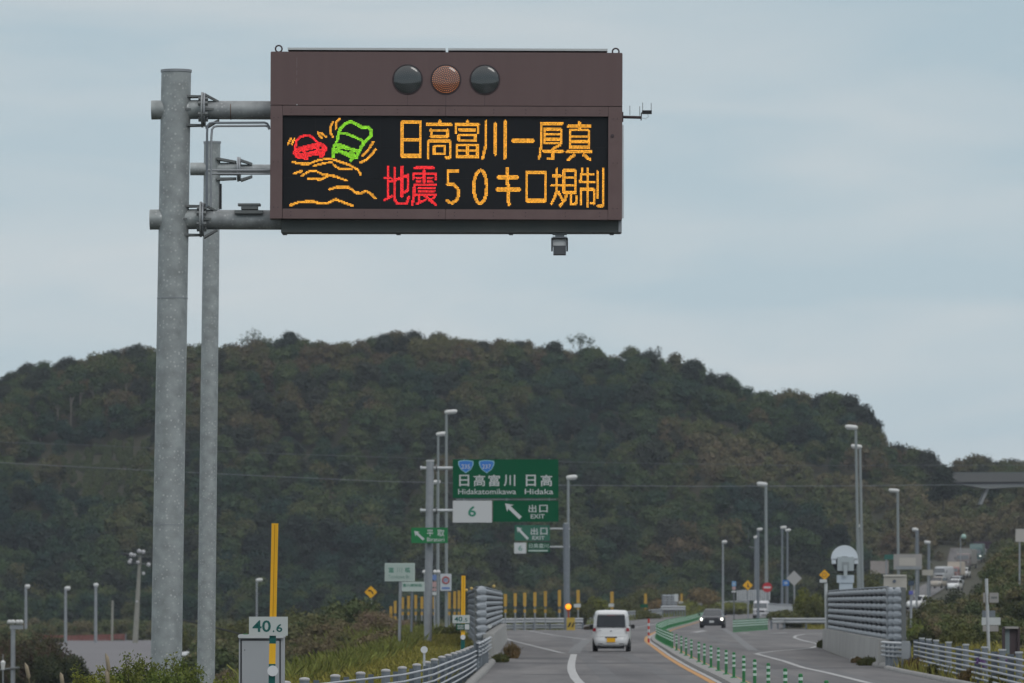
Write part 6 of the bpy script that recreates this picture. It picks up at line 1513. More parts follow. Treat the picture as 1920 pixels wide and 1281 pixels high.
while Y < 1260:
    xw = 1010 / FP * Y * 1.18; x = -xw + rr.uniform(0, 3)
    while x < xw * 1.02:
        if Y < 1000 and 1735 < 960 + x / Y * FP < 1868: x += 4; continue
        yy = Y + rr.uniform(-1.9, 1.9); xx = x + rr.uniform(-1.3, 1.3); z = land(xx, yy); px, py = pix(xx, yy, z + 3)
        yc = YC + 14 * noise.noise(Vector((px / 260., 3.1, 0)))
        if yy > yc + 22: x += 4.4; continue
        nz_ = noise.noise(Vector((xx / 13., yy / 13., 1.7)))
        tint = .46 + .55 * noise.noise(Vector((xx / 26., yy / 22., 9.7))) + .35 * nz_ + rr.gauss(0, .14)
        for gx, gy, ax, ay, am in ((760, 800, 80, 110, -.35), (120, 1010, 240, 90, -.25), (1140, 930, 60, 90, -.3), (600, 1060, 160, 60, -.3), (1470, 1010, 130, 70, -.35), (200, 690, 160, 50, .22), (980, 660, 160, 60, .15), (700, 770, 50, 60, .25), (1560, 780, 70, 60, -.4), (1330, 880, 110, 60, .12), (820, 1080, 60, 30, .25)):  # leaf colour drift, with valley shade and ridge light put into the tint
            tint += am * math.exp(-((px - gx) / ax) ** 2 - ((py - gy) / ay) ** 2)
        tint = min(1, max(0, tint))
        if in_poly(CLEAR, px, py):
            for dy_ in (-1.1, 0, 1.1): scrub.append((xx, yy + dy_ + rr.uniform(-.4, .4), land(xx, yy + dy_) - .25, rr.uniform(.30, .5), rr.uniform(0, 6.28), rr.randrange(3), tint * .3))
            x += 1.15; continue
        if in_poly(OLIVE, px, py) and nz_ > -.9:
            scrub.append((xx, yy, z - .5, rr.uniform(.55, 1.2), rr.uniform(0, 6.28), rr.randrange(3), tint)); x += 2.2; continue
        s = rr.uniform(.55, 1.2) * (1 + .2 * nz_) * (1 + .28 * sst(860, 1040, py))
        if yy > yc - 9 and yy < yc + 4 and -60 < px < 1980: skyline_pts.append((xx, yy, z, s, px, tint))
        else:
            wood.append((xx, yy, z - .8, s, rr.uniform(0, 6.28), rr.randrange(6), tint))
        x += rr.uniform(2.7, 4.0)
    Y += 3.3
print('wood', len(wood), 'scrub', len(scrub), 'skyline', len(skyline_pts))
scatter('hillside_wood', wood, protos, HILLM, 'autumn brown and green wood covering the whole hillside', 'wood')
scatter('hillside_scrub', scrub, protos2, HILLOLIVE, 'olive and tan scrub on the bare flank and cut slopes of the hill', 'scrub')

def make_tree(loc, me_c, me_t, sc, rz, label, group=None, name='broadleaf_tree', cat='tree', tint=.35):
    r_ = empty(name, loc, label, cat, group, rot=(0, 0, rz)); r_.scale = (sc, sc, sc)
    for n_, me in (('crown', me_c), ('trunk', me_t)):
        if me is None: continue
        o = bpy.data.objects.new(n_, me); COL.objects.link(o); o.parent = r_; ORG[o.name] = Vector()
        if n_ == 'crown': o['tint'] = float(tint)
    return r_
rr.shuffle(skyline_pts)
for (x, y, z, s, px, tint) in skyline_pts[:150]:
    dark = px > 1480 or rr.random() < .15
    lb, g = (('crest tree of the left shoulder of the wooded hill', 'crest trees of the left shoulder') if px < 420 else ('crest tree along the long summit of the wooded hill', 'crest trees of the summit') if px < 1250 else ('crest tree on the hill shoulder falling away to the right', 'crest trees of the falling shoulder'))
    make_tree((x, y, z - .6), rr.choice(crowns_dark) if dark else rr.choice(crowns), rr.choice(trunks), s * rr.uniform(.85, 1.05), rr.uniform(0, 6.28), lb, g, tint=tint)
if len(skyline_pts) > 150:
    scatter('crest_wood', [(x, y, z - .6, s, rr.uniform(0, 6), rr.randrange(6), tn) for (x, y, z, s, px, tn) in skyline_pts[150:]], protos, HILLM, 'further tree crowns filling the crest of the hill', 'wood')

# rough growth over the right bank, the low ground and the hill foot
bank_s, low_s, foot_w = [], [], []
for k in range(2600):
    Y_ = rr.uniform(270, 1000); px = rr.uniform(1705, 2080)
    if Y_ > 420 and px < 1852: continue
    if Y_ < 420 and px < 1750: continue
    x_ = X(px, Y_); bank_s.append((x_, Y_, land(x_, Y_) - .25, rr.uniform(.28, .62) * (1 if Y_ > 400 else .7), rr.uniform(0, 6.28), rr.randrange(3), min(1, max(0, rr.gauss(.4, .25)))))
for k in range(500):
    Y_ = rr.uniform(640, 985); px = rr.uniform(1600, 1738 if Y_ > 880 else 1690); x_ = X(px, Y_)
    bank_s.append((x_, Y_, land(x_, Y_) - .25, rr.uniform(.4, .8), rr.uniform(0, 6.28), rr.randrange(3), min(1, max(0, rr.gauss(.4, .25)))))
scatter('bank_scrub', bank_s, protos2, HILLOLIVE, 'rough scrub covering the right hand bank below the traffic', 'scrub')
for k in range(2600):
    Y_ = rr.uniform(345, 990); px = rr.uniform(-150, 880)
    x_ = X(px, Y_)
    if 60 < px < 372 and Y_ < 745: continue
    if Y_ < 440 and px > 700: continue
    low_s.append((x_, Y_, land(x_, Y_) - .3, rr.uniform(.30, .75), rr.uniform(0, 6.28), rr.randrange(3), min(1, max(0, rr.gauss(.35, .25)))))
for k in range(1600):
    Y_ = rr.uniform(235, 480); px = rr.uniform(400, 780); x_ = X(px, Y_)
    if x_ > (-8.2 if Y_ > 325 else -5.5) or (px > 640 and 285 < Y_ < 430): continue
    low_s.append((x_, Y_, land(x_, Y_) - .25, rr.uniform(.2, .42), rr.uniform(0, 6.28), rr.randrange(3), min(1, max(0, rr.gauss(.8, .25)))))
scatter('low_scrub', low_s, protos2, HILLOLIVE, 'rough scrub on the low ground left of the exit ramp', 'scrub')
for k in range(420):
    Y_ = rr.uniform(905, 985); px = rr.uniform(-150, 1650); x_ = X(px, Y_)
    if px > 1230 and Y_ < 955: continue
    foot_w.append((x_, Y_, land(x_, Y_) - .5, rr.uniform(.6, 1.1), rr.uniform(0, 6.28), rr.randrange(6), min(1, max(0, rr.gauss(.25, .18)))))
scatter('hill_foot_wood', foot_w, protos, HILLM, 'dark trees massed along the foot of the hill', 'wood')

# bare and sparse trees that stick out of the skyline
def bare_tree(seed, H_, spread, n_leaf, m_leaf, leaf=.22, lean=0):
    r = random.Random(seed); q = MB(); tips = []
    def grow(p, d, L_, rad, depth):
        e = p + d * L_; mid = p.lerp(e, .5) + Vector((r.uniform(-.06, .06), r.uniform(-.06, .06), 0)) * L_
        q.tube([p, mid, e], [rad, rad * .8, rad * .6], 5, caps=False)
        if depth == 0: tips.append(e); return
        for i in range(r.choice((2, 3, 3))):
            nd = (d + Vector((r.uniform(-1, 1) * spread, r.uniform(-1, 1) * spread, r.uniform(-.1, .35)))).normalized(); grow(e, nd, L_ * r.uniform(.62, .82), rad * .58, depth - 1)
            tips.append(e)
    grow(Vector((0, 0, -.5)), Vector((lean, 0, 1)).normalized(), H_ * .36, .14, 4)
    me = bpy.data.meshes.new('trunk'); me.from_pydata(q.v, [], q.f); me.materials.append(BARKD); me.update()
    g = np.random.default_rng(seed); T = np.array([t[:] for t in tips]); C = T[g.integers(0, len(T), n_leaf)] + g.normal(0, .22, (n_leaf, 3))
    V, F = leaf_quads(C, np.tile([0, 0, 1.], (n_leaf, 1)), leaf, g, jitter=1.2); return me, mesh_from('crown', V, [list(map(int, f)) for f in F], m_leaf)
def at_crest(px, dy=0):
    Yc_ = YC + 14 * noise.noise(Vector((px / 260., 3.1, 0))) + dy; x = X(px, Yc_); return (x, Yc_, land(x, Yc_))
for px, sd, H_, sp, nl, ml, lb, ln, sc in ((452, 3, 8.6, .75, 500, HILLM, 'nearly bare spreading tree on the crest right of the thinner mast', 0, 1.05),
                                (507, 8, 6.0, .7, 900, HILLOLIVE, 'thin yellowish tree on the crest beside the bare spreading tree', 0, 1.1),
                                (1082, 5, 8.6, .6, 700, HILLM, 'sparse tree poking above the summit right of centre', 0, 1.0),
                                (1250, 9, 8.2, .6, 800, HILLDARK, 'open crowned dark tree on the crest with sky showing through', 0, 1.0),
                                (1318, 12, 6.8, .55, 260, HILLDARK, 'small ragged snag on the falling shoulder of the hill', .2, .95)):
    t_, c_ = bare_tree(sd, H_, sp, nl, ml, lean=ln); make_tree(at_crest(px, -2), c_, t_, sc, 0, lb, name='sparse_tree')
# dark round topped trees at the right hand end of the hill
for px, Yx, H_, w_, lb in ((1588, 1104, 13.5, 5.6, 'big dark round crowned tree at the right end of the hill'), (1617, 1098, 12.0, 4.9, 'dark tree with ragged branches at the very edge of the hill'), (1545, 1108, 11.5, 5.0, 'dark tree left of the big round crowned one'), (1680, 1110, 7.5, 5.2, 'low dark tree in the saddle right of the hill edge'), (1704, 1112, 7.0, 4.6, 'next low dark tree down the saddle'), (1768, 945, 6.0, 4.2, 'dark tree hiding the left end of the overpass')):
    me = crown_mesh(int(px), H_=H_, Rr=w_ / 1.25, n=3600, size=.34, m=HILLDARK, lobes=18, base=.12)
    x = X(px, Yx); z = land(x, Yx); ztop = P(px, lerp(SKYL, px) + (14 if px == 1768 else 10 if px > 1660 else 0), Yx).z + .4
    make_tree((x, Yx, ztop - H_ * .95), me, trunks[0], 1.0, 0, lb, name='dark_tree')
# bristly conifer branches on the edge
q = MB(); r = random.Random(4)
for i in range(26):
    z0 = r.uniform(0, 6.2); a = r.uniform(-.5, .7); L_ = r.uniform(1.2, 2.6) * (1 - z0 / 11)
    s = Vector((0, 0, z0)); e = s + Vector((L_ * math.cos(a), r.uniform(-.8, .8), L_ * (.35 + .3 * math.sin(a)))); q.tube([s, e], [.07, .02], 4)
    for k in range(5): m_ = s.lerp(e, .35 + .13 * k); q.tube([m_, m_ + Vector((r.uniform(.1, .35), r.uniform(-.3, .3), r.uniform(.05, .3)))], [.04, .015], 4)
q.tube([(0, 0, -2), (0, 0, 7)], [.16, .05], 6)
pt = P(1628, 842, 1090); cf_ = empty('ragged_conifer', pt, 'ragged conifer whose twigs bristle against the sky at the hill edge', 'tree'); o = q.build('trunk', BARKD, cf_, org=O0)
g = np.random.default_rng(3); V, F = blob_cloud([(.3, 0, 1 + i * 1.0, 1.9 - .2 * i, 1.6 - .15 * i, .55) for i in range(6)], 1500, .3, g, (.5, 1.1)); o = bpy.data.objects.new('crown', mesh_from('crown', V, F.tolist(), HILLDARK)); COL.objects.link(o); o.parent = cf_
# tall pale trunks at the clearing edge on the left slope
r = random.Random(21); edge = [(40, 838), (75, 832), (108, 822), (132, 808), (150, 802), (175, 795), (195, 790), (212, 780), (236, 778), (262, 770), (285, 765)]
for i, (px, py) in enumerate(edge):
    # walk up the hillside until the ground shows at this height
    Yh = next((yy for yy in np.arange(YB, 1115, 2.) if pix(X(px, yy), yy, land(X(px, yy), yy))[1] <= py), 1080)
    x = X(px, Yh); H_ = r.uniform(7.2, 8.8); q = MB(); top = Vector((r.uniform(-.3, .3), 0, H_ * .92)); q.tube([(0, 0, -.4), (r.uniform(-.1, .1), 0, H_ * .5), top], [.17, .13, .06], 7)
    for k in range(4): a = r.choice((-1, 1)); z = H_ * r.uniform(.45, .75); q.tube([(0, 0, z), (a * r.uniform(.5, .9), 0, z + 1.6)], [.07, .03], 5)
    me = bpy.data.meshes.new('trunk'); me.from_pydata(q.v, [], q.f); me.materials.append(BARK); me.update()
    cm = crown_mesh(500 + i % 4, H_=H_, Rr=1.9, n=800, size=.3, m=HILLM, lobes=6, base=.62)
    make_tree((x, Yh, land(x, Yh)), cm, me, 1.0, 0, 'tall tree with a pale bare trunk edging the clearing on the left slope', 'tall trunked trees at the clearing edge', name='tall_tree')

# ---- nearer trees and shrubs
def shrub(name, loc, rx, rz, m, label, n=5000, leaf=.10, lobes=9, seed=1, ry=None, stems=5, flat=.9, twig=BARKD, group=None, cat='shrub', spiky=0):
    g = np.random.default_rng(seed); ry = ry or rx; blobs = []
    for i in range(lobes):
        a = g.uniform(0, 6.28); q_ = math.sqrt(g.uniform(0, 1)) * .65; zz = rz * g.uniform(.25, .78); k = g.uniform(.30, .50)
        blobs.append((rx * q_ * math.cos(a), ry * q_ * math.sin(a), zz * (1 - .3 * q_), rx * k, ry * k, rz * k * .75))
    V, F = blob_cloud(blobs, n, leaf, g, (.55, 1.12), .3, .9)
    if spiky:
        k_ = int(n * spiky); idx = g.integers(0, lobes, k_); B = np.array(blobs)[idx]; d = g.normal(0, 1, (k_, 3)); d[:, 2] = np.abs(d[:, 2]) + .6; d /= np.linalg.norm(d, axis=1)[:, None]
        V2, F2 = leaf_quads(B[:, :3] + d * B[:, 3:6] * g.uniform(1.0, 1.5, (k_, 1)), d, leaf * .8, g); V = np.concatenate([V, V2]); F = np.concatenate([F, F2 + n * 4])
    parts = [(V, F)] + [ico(b[:3], (b[3] * .62, b[4] * .62, b[5] * .62), g, .15) for b in blobs]
    V, F = join_tq(parts)
    r_ = empty(name, loc, label, cat, group); o = bpy.data.objects.new('foliage', mesh_from('foliage', V, F, m)); COL.objects.link(o); o.parent = r_
    q = MB()
    for i in range(stems): a = g.uniform(0, 6.28); q.tube([(0, 0, -.4), (rx * .25 * math.cos(a), ry * .25 * math.sin(a), rz * .4), (rx * .55 * math.cos(a), ry * .55 * math.sin(a), rz * .82)], [.05 * rz / 2, .035 * rz / 2, .01], 5)
    q.build('branches', twig, r_, org=O0)
    return r_
def gl(px, Y): x = X(px, Y); return (x, Y, land(x, Y))
PURP = foliage_mat('purplish_seed_heads', [(.14, .105, .075), (.20, .145, .11), (.16, .14, .07), (.11, .08, .065)], vary=False)
OLIV = foliage_mat('olive_leaves', [(.06, .072, .026), (.10, .10, .036), (.075, .09, .032), (.13, .105, .04)], vary=False)
DKG = foliage_mat('dark_green_leaves', [(.022, .034, .018), (.04, .05, .022), (.06, .06, .028)], vary=False)
FRESH = foliage_mat('fresh_green_leaves', [(.055, .085, .022), (.085, .12, .03), (.12, .13, .035), (.075, .10, .03)], vary=False)
MAROON = foliage_mat('maroon_green_leaves', [(.05, .045, .024), (.075, .05, .036), (.045, .055, .022), (.03, .032, .02)], vary=False)
RUST = foliage_mat('rusty_leaves', [(.15, .095, .045), (.13, .10, .045), (.19, .125, .055), (.10, .09, .04)], vary=False)
GREYL = foliage_mat('grey_plumes', [(.16, .15, .13), (.22, .21, .19), (.12, .12, .09)], vary=False)
YGR = foliage_mat('yellow_green_leaves', [(.10, .12, .025), (.14, .15, .03), (.08, .10, .025)], vary=False)
def sh(px, py_top, Y, wpx, m, label, name='shrub', n=5000, leaf=None, seed=1, z0=None, **k):
    """shrub whose top reaches py_top; width in pixels of the photograph"""
    x = X(px, Y); z = land(x, Y) if z0 is None else z0; top = P(px, py_top, Y).z; h = max(.6, top - z)
    return shrub(name, (x, Y, z), M_(wpx / 2, Y), h, m, label, n=n, leaf=leaf or max(.05, Y / 2600), seed=seed, **k)
sh(60, 1178, 340, 190, MAROON, 'dark maroon green shrub behind the floodlight post', 'dark_shrub', 12000, .11, 3, lobes=13)
sh(118, 1222, 330, 120, DKG, 'low dark shrub right of the floodlight post', 'dark_shrub', 7000, .11, 4, lobes=9)
sh(0, 1188, 350, 100, OLIV, 'olive shrub at the left edge behind the small white lamp', 'shrub', 5000, .12, 5)
sh(100, 1196, 700, 44, OLIV, 'small bush at the left end of the red fence', 'shrub', 1800, .2, 6)
sh(330, 1165, 520, 60, OLIV, 'olive bush between the two masts above the parked car', 'shrub', 3000, .17, 7)
sh(455, 1150, 480, 130, OLIV, 'broad olive bush behind the grey cabinet', 'shrub', 7000, .16, 8, lobes=10)
sh(560, 1142, 470, 130, OLIV, 'rounded olive tree right of the 40.6 marker', 'shrub', 8000, .15, 9, lobes=11)
sh(620, 1158, 560, 110, OLIV, 'dull green bush behind the rounded olive tree', 'shrub', 6000, .17, 10)
sh(590, 1190, 430, 90, GREYL, 'patch of pale grey seed plumes on the slope', 'plume_shrub', 4000, .13, 12, spiky=.2)
sh(640, 1200, 420, 80, DKG, 'dark bush beside the pale seed plumes', 'dark_shrub', 4500, .13, 13)
sh(530, 1212, 430, 110, DKG, 'dark bush low behind the short yellow markers', 'dark_shrub', 5000, .13, 14)
sh(470, 1200, 450, 120, OLIV, 'scrubby bush right of the thinner mast', 'shrub', 5000, .14, 15)
sh(696, 1152, 330, 100, PURP, 'purplish brown shrub below the yellow diamond curve sign', 'purple_shrub', 11000, .085, 16, lobes=12, spiky=.25)
sh(738, 1158, 370, 90, PURP, 'second purplish shrub behind the bridge name sign post', 'purple_shrub', 7000, .09, 17, spiky=.2)
sh(780, 1158, 390, 80, DKG, 'dark green shrub between the sign posts', 'dark_shrub', 5000, .1, 18)
sh(840, 1172, 300, 70, OLIV, 'weedy green bush left of the 40.5 marker', 'shrub', 5000, .08, 19, z0=0)
sh(955, 1136, 470, 60, OLIV, 'olive bush behind the snow poles, left of the flasher', 'shrub', 3500, .14, 20, z0=0)
sh(1010, 1137, 475, 80, OLIV, 'green bush behind the middle snow poles', 'shrub', 4500, .14, 21, z0=0)
sh(1095, 1125, 520, 50, OLIV, 'green bush right of the amber flasher', 'shrub', 3000, .16, 22, z0=0)
sh(1120, 1117, 600, 46, YGR, 'yellow green bush above the white car, left side', 'shrub', 3000, .18, 23, z0=0)
sh(1165, 1122, 640, 60, OLIV, 'olive bush above the white car roof', 'shrub', 3500, .19, 24, z0=0)
sh(1200, 1106, 780, 110, OLIV, 'tall brownish bush between the snow poles', 'shrub', 5000, .22, 25, z0=0)
sh(1232, 1118, 720, 60, RUST, 'rusty orange bush left of the distant louvred screen', 'rusty_shrub', 3000, .2, 26, z0=0)
sh(1195, 1140, 630, 110, OLIV, 'low hedge of weeds over the bar fence', 'shrub', 4000, .16, 27, z0=0)
sh(1300, 1103, 800, 90, foliage_mat('tan_leaves', [(.12, .09, .045), (.15, .11, .05), (.10, .085, .035)], vary=False), 'tan bush between the louvred screen and the thin snow poles', 'shrub', 5000, .22, 28, z0=0)
sh(1258, 1095, 860, 70, OLIV, 'olive bush behind the distant louvred screen', 'shrub', 4000, .24, 29, z0=0)
sh(1300, 1127, 760, 80, YGR, 'yellowish low bush above the oncoming dark car', 'shrub', 3000, .2, 30, z0=0)
sh(1365, 1126, 780, 120, YGR, 'long low yellow green hedge right of the dark car', 'shrub', 5000, .2, 31, z0=0)
sh(1512, 1098, 500, 62, YGR, 'bright yellow green bush behind the right guard rail', 'shrub', 6000, .13, 32, z0=0)
sh(1478, 1143, 470, 100, OLIV, 'dark olive bush over the right guard rail', 'shrub', 6000, .12, 33, z0=0)
sh(1535, 1122, 460, 60, OLIV, 'olive bush beside the post of the round yellow sign', 'shrub', 4000, .12, 34, z0=0)
sh(1625, 1076, 560, 90, OLIV, 'olive bush behind the right snow fence and twin tall posts', 'shrub', 6000, .16, 35, z0=0)
sh(1560, 1072, 640, 90, DKG, 'dark bush behind the round yellow sign', 'dark_shrub', 5000, .18, 36, z0=0)
# right hand bank
for i, (px, pt_, Y, wpx, m, lb) in enumerate(((1728, 1122, 420, 60, OLIV, 'bush around the slim posts beyond the fence end'), (1750, 1160, 300, 110, FRESH, 'bright green mound of bushes left on the right hand bank'), (1800, 1150, 320, 110, OLIV, 'green mound of bushes in the middle of the right hand bank'), (1738, 1178, 250, 80, DKG, 'dark low bush just behind the first fence posts'), (1800, 1178, 260, 120, OLIV, 'brownish weed mound behind the right cable fence'),
        (1862, 1180, 270, 100, OLIV, 'weed mound behind the slender pale pole'), (1790, 1108, 520, 90, DKG, 'dark scrub below the queue of traffic'), (1842, 1088, 520, 80, DKG, 'dark scrub right of the queue of traffic'), (1890, 1046, 560, 90, OLIV, 'tall scrub on the bank near the pale box sign'), (1925, 1018, 560, 100, DKG, 'scrub at the right edge below the pale box sign'), (1820, 1110, 460, 120, OLIV, 'olive scrub above the mound of bushes'), (1890, 1095, 430, 140, DKG, 'broad dark scrub behind the slender pale pole'), (1760, 1118, 520, 70, OLIV, 'scrub under the lowest far cars'), (1925, 1120, 330, 110, DKG, 'dark bush at the right edge above the steel frame'), (1850, 1140, 380, 90, OLIV, 'olive bush behind the two small boards'))):
    sh(px, pt_, Y, wpx, m, lb, 'bank_shrub', 5500, max(.075, Y / 3300), 60 + i, lobes=11, z0=P(px, pt_ + 85, Y).z)
# weeds at the walls
for i, (px, pt_, Y, wpx, m, lb) in enumerate(((960, 1200, 214, 26, RUST, 'rusty weed clump against the left parapet'), (938, 1222, 200, 30, OLIV, 'weed clump at the foot of the left parapet near the kerb'), (1541, 1196, 262, 18, OLIV, 'weed clump at the far foot of the right parapet'), (1628, 1228, 190, 40, OLIV, 'dark weed clump at the near foot of the right parapet'), (1607, 1233, 198, 22, RUST, 'small dry weeds by the right parapet joint'), (1105, 1172, 430, 20, MAROON, 'dark weed clump beside the yellow nose box'), (1715, 1228, 180, 34, RUST, 'dry orange weeds where the right fence begins'), (1760, 1240, 168, 44, OLIV, 'weed clump under the right cable fence'), (1822, 1248, 150, 48, RUST, 'dry weed clump between the fence posts'), (1880, 1255, 140, 50, OLIV, 'weed clump near the right edge under the cables'))):
    g = np.random.default_rng(90 + i); n = 900; H_ = max(.25, P(px, pt_, Y).z); rx = M_(wpx / 2, Y); a = g.uniform(0, 6.28, n); rd = rx * np.sqrt(g.random(n)) * .8
    hh = H_ * g.uniform(.3, 1.05, n) * (1 - .55 * (rd / rx)); P0 = np.stack([rd * np.cos(a), rd * np.sin(a) * 1.5, 0 * a - .02], 1); ln = np.stack([np.cos(a) * rd * .5 + g.normal(0, .12, n) * hh, g.normal(0, .2, n) * hh], 1); ww = .012 + .004 * g.random(n)
    ph = g.uniform(0, 6.28, n); dx, dy = np.cos(ph) * ww, np.sin(ph) * ww
    V = np.stack([P0 + np.stack([-dx, -dy, 0 * a], 1), P0 + np.stack([dx, dy, 0 * a], 1), P0 + np.stack([ln[:, 0] + dx * .4, ln[:, 1], hh], 1), P0 + np.stack([ln[:, 0] - dx * .4, ln[:, 1], hh * .97], 1)], 1).reshape(-1, 3); F = np.arange(4 * n).reshape(n, 4)
    C = P0 + np.stack([ln[:, 0] * .8, ln[:, 1] * .8, hh * g.uniform(.5, 1, n)], 1); V2, F2 = leaf_quads(C, g.normal(0, 1, (n, 3)), .05, g); V = np.concatenate([V, V2]); F = np.concatenate([F, F2 + 4 * n])
    r_ = empty('weed_clump', (X(px, Y), Y, .02), lb, 'weeds'); o = bpy.data.objects.new('foliage', mesh_from('foliage', V, F.tolist(), m)); COL.objects.link(o); o.parent = r_
for px, py, n_ in ((1838, 1247, 'purple flowers low under the right cable fence'), (1880, 1240, 'purple flowers next to the brown steel frame')):
    g = np.random.default_rng(px); V, F = blob_cloud([(0, 0, .1, .16, .2, .12), (.1, 0, .0, .12, .1, .1)], 160, .045, g, (.4, 1)); p = P(px, py, 146); o = bpy.data.objects.new('purple_flowers', mesh_from('purple_flowers', V, F.tolist(), mat('purple_petals', (.16, .08, .24), .7))); COL.objects.link(o); o.location = p; tag(o, n_, 'flowers')

# ---- near bush and reeds at the bottom left, upright leafy shoots
def leafy(loc, shoots, H_, spread, m, label, seed, leaf=.045, per=60, name='leafy_bush', cat='bush'):
    r = random.Random(seed); q = MB(); C, Nn = [], []
    for i in range(shoots):
        a = r.uniform(0, 6.28); rd = spread * math.sqrt(r.random()); h = H_ * r.uniform(.78, 1.06) * (1 - .2 * rd / spread); b = Vector((rd * math.cos(a), rd * math.sin(a), -.2)); e = b + Vector((r.uniform(-.16, .16), r.uniform(-.16, .16), h + .2))
        mid = b.lerp(e, .55) + Vector((r.uniform(-.07, .07), r.uniform(-.07, .07), 0)); q.tube([b, mid, e], [.009, .006, .002], 4, caps=False)
        for k in range(per):
            t = 1 - r.random() ** 1.6 * .85; c = (b.lerp(mid, t / .55) if t < .55 else mid.lerp(e, (t - .55) / .45)); rad = .10 * (1.15 - t)
            # side twigs carry the leaves out from the shoot
            C.append((c.x + r.gauss(0, rad + .015), c.y + r.gauss(0, rad + .015), c.z + r.gauss(0, .03))); Nn.append((r.gauss(0, 1), r.gauss(0, 1) - .6, .8))
    g = np.random.default_rng(seed); V, F = leaf_quads(np.array(C), np.array(Nn), leaf, g, elong=1.9, jitter=.5)
    r_ = empty(name, loc, label, cat); o = bpy.data.objects.new('foliage', mesh_from('foliage', V, F.tolist(), m)); COL.objects.link(o); o.parent = r_; q.build('stems', BARKD, r_, org=O0); return r_
def lf(px, py_top, Y, H_, spread_px, shoots, m, label, seed, per=150, leaf=.021):
    t = P(px, py_top, Y); return leafy((t.x, Y, t.z - H_), shoots, H_, M_(spread_px, Y), m, label, seed, leaf, per)
lf(262, 1206, 74, 1.3, 14, 10, FRESH, 'tall leafy shoot cluster left of the thick mast foot', 1)
lf(290, 1222, 74, 1.1, 14, 12, FRESH, 'leafy shoots right against the thick mast foot', 2)
lf(325, 1212, 73, 1.1, 17, 14, FRESH, 'leafy shoots in front of the thick mast foot', 3)
lf(362, 1232, 74, 1.0, 18, 10, FRESH, 'leafy shoots between the two masts', 4)
lf(225, 1246, 75, 1.0, 26, 16, FRESH, 'leafy clump in the middle of the paved lot view', 5)
lf(180, 1246, 76, 1.0, 20, 12, YGR, 'yellowish leafy clump right of the dark shrub', 6)
lf(165, 1232, 77, 1.1, 8, 3, FRESH, 'single thin sprig standing above the yellowish clump', 7)
lf(212, 1238, 77, 1.1, 6, 3, FRESH, 'thin sprig beside the tall reed plume', 8)
lf(400, 1258, 75, .9, 20, 8, YGR, 'low leafy shoots at the thinner mast foot', 9)
lf(245, 1232, 75, 1.0, 22, 16, FRESH, 'dense leafy clump below the tall shoots', 10)
lf(300, 1248, 72, .9, 50, 34, FRESH, 'low dense mat of leafy shoots along the bottom edge', 11)
lf(195, 1262, 72, .8, 50, 30, YGR, 'yellow green mat of shoots at the bottom left', 12)
for i, (px, py, lean_, H_, lb) in enumerate(((44, 1243, .10, 26, 'pale reed plume over the dark shrub, leaning right'), (113, 1261, 0, 20, 'short upright pale reed plume at the bottom edge'), (196, 1225, .06, 30, 'tallest pale reed plume in front of the paved lot'), (199, 1255, -.02, 24, 'second plume on the same spot below the tallest one'))):
    Yr = 58; t = P(px, py, Yr); r_ = empty('reed_plume', (t.x, Yr, t.z - 1.2), lb, 'reed'); Lp = M_(H_, Yr)
    q = MB(); q.tube([(lean_ * Lp, 0, 1.2), (lean_ * Lp * 1.4 + .01, 0, 1.2 - Lp * .25), (lean_ * Lp * 2.2 + .02, 0, 1.2 - Lp), (lean_ * Lp * 2.4 + .02, 0, 1.2 - Lp * 1.15)], [.004, .017, .020, .006], 8); q.build('plume', mat('straw_plume', (.34, .29, .21), .9, color2=(.24, .2, .14), scale=30), r_, org=O0)
    q = MB(); q.tube([(lean_ * Lp * 2.4 + .02, 0, 1.2 - Lp), (lean_ * Lp * 3.2 + .06, 0, .0)], .005, 5); q.build('stalk', mat('straw_stalk', (.2, .17, .09), .9), r_, org=O0)

# ---- grass and weeds as ground cover
def blades(name, P0, h, w_, m, label, seed, lean=.35):
    g = np.random.default_rng(seed); n = len(P0); P0 = np.array(P0); hh = h * g.uniform(.45, 1.15, n); a = g.uniform(0, 6.28, n); dx, dy = np.cos(a), np.sin(a); ww = w_ * g.uniform(.6, 1.4, n)
    ln = g.normal(0, lean, (n, 2)) * hh[:, None]
    A_ = P0 + np.stack([-dx * ww, -dy * ww, 0 * a], 1); B2 = P0 + np.stack([dx * ww, dy * ww, 0 * a], 1); T = P0 + np.stack([ln[:, 0], ln[:, 1], hh], 1); T2 = T + np.stack([dx * ww * .5, dy * ww * .5, -hh * .06], 1)
    V = np.stack([A_, B2, T2, T], 1).reshape(-1, 3); F = np.arange(4 * n).reshape(n, 4); o = npmesh(name, V, F, m, org=tuple(P0[0])); return tag(o, label, 'grass', kind='stuff')
g = np.random.default_rng(77)
pts = []; pts2 = []
while len(pts) < 90000:
    Y_ = 92 + (330 - 92) * g.random() ** 1.15; d = abs(g.normal(0, 1)) * 1.6; le = lerp(FENCE_L, Y_) if Y_ < 205 else lerp([(205, -.98), (330, -2.6)], Y_)
    x_ = le - .25 - d * (1 + .4 * (Y_ / 330)); pts.append((x_, Y_, land(x_, Y_) - .05))
blades('verge_weeds', pts, .52, .011, WEED, 'yellow flowering weeds and dry grass along the left verge', 5)
for k in range(50000):
    Y_ = 100 + 240 * g.random(); le = lerp(FENCE_L, Y_) if Y_ < 205 else lerp([(205, -.98), (340, -2.6)], Y_); x_ = le - .1 - 4.5 * g.random(); pts2.append((x_, Y_, land(x_, Y_) - .05))
blades('green_weeds', pts2, .40, .012, WEEDG, 'green weeds among the dry grass of the left verge', 6)
pts = []
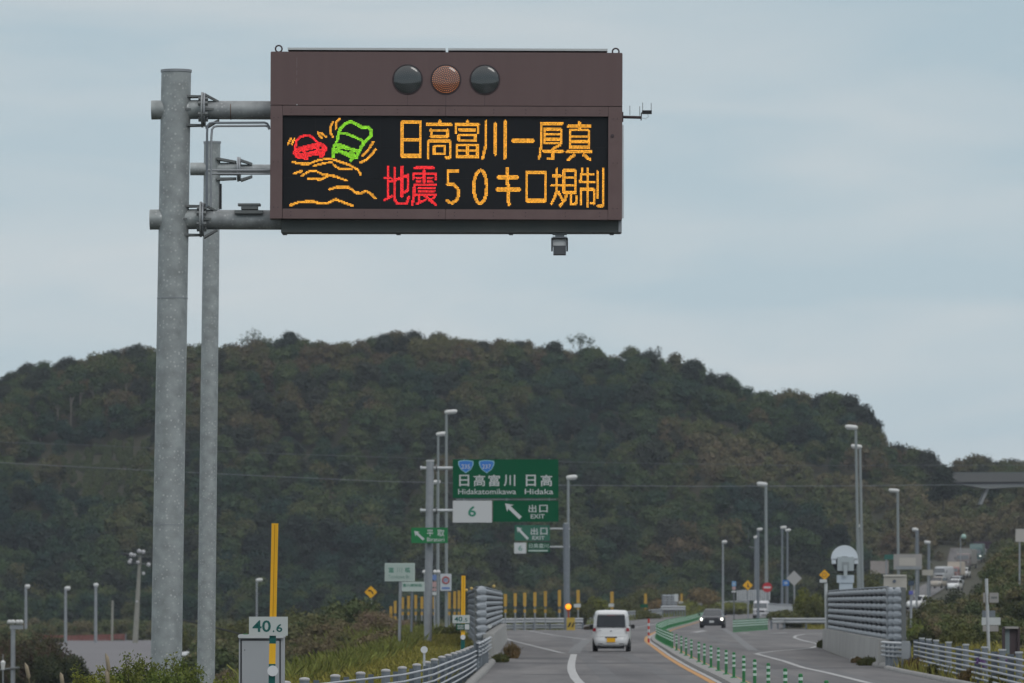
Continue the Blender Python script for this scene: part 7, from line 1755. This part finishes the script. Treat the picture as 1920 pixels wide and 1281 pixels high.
for k in range(16000):
    Y_ = 100 + 420 * g.random(); x_ = lerp(RIGHT_EDGE if Y_ < 250 else [(250, 13.6), (520, 24)], Y_) + .35 + 7 * g.random() ** 1.3
    if Y_ > 185 and Y_ < 264 and x_ < X(1690, 187) + 2.2: continue
    pts.append((x_, Y_, land(x_, Y_) - .03))
pts = [p for p in pts if not (264 < p[1] < 436 and p[0] < 30)]
blades('bank_weeds', pts, .42, .03, WEED, 'dry and green weeds on the ground behind the right cable fence', 8)
pts = []
for k in range(34000):
    Y_ = 380 + 580 * g.random(); x_ = lerp(LEFT_EDGE, max(Y_, 431)) - .8 - 26 * g.random()
    if Y_ < 436 and x_ > -22: continue
    pts.append((x_, Y_, land(x_, Y_) - .03))
blades('far_verge_grass', pts, .55, .07, WEEDG, 'rough grass beyond the exit ramp and along the far road', 9)
pts = []
for k in range(26000):
    Y_ = 330 + 330 * g.random(); x_ = X(330 + 560 * g.random(), Y_); pts.append((x_, Y_, land(x_, Y_) - .03))
pts = [p for p in pts if not (335 < p[1] < 430 and p[0] > -7.5)]
q3 = []
while len(q3) < 30000:
    Y_ = 130 + 230 * g.random(); px = 380 + 520 * g.random(); x_ = X(px, Y_); le = lerp(FENCE_L, Y_) if Y_ < 205 else -1.2
    if x_ > le - 2.5: continue
    q3.append((x_, Y_, land(x_, Y_) - .03))
blades('bank_grass', q3, .75, .016, WEEDG, 'tall grass on the slope falling away left of the verge', 12)
blades('slope_grass', pts, .8, .05, WEEDG, 'rough grass of the low slope between the masts and the exit ramp', 10)

# ---- light haze over the valley
hz = bpy.data.materials.new('haze_air'); hz.use_nodes = True; t = hz.node_tree; t.nodes.clear(); o_ = t.nodes.new('ShaderNodeOutputMaterial'); pv = t.nodes.new('ShaderNodeVolumePrincipled')
pv.inputs['Color'].default_value = (.80, .88, 1, 1); pv.inputs['Density'].default_value = 9e-5; pv.inputs['Anisotropy'].default_value = 0
t.links.new(pv.outputs[0], o_.inputs['Volume'])
q = MB(); q.box((-2500, -200, -25), (2500, 3000, 75)); q.build('haze', hz, kind='stuff', label='thin valley haze over the road and hill', cat='haze')
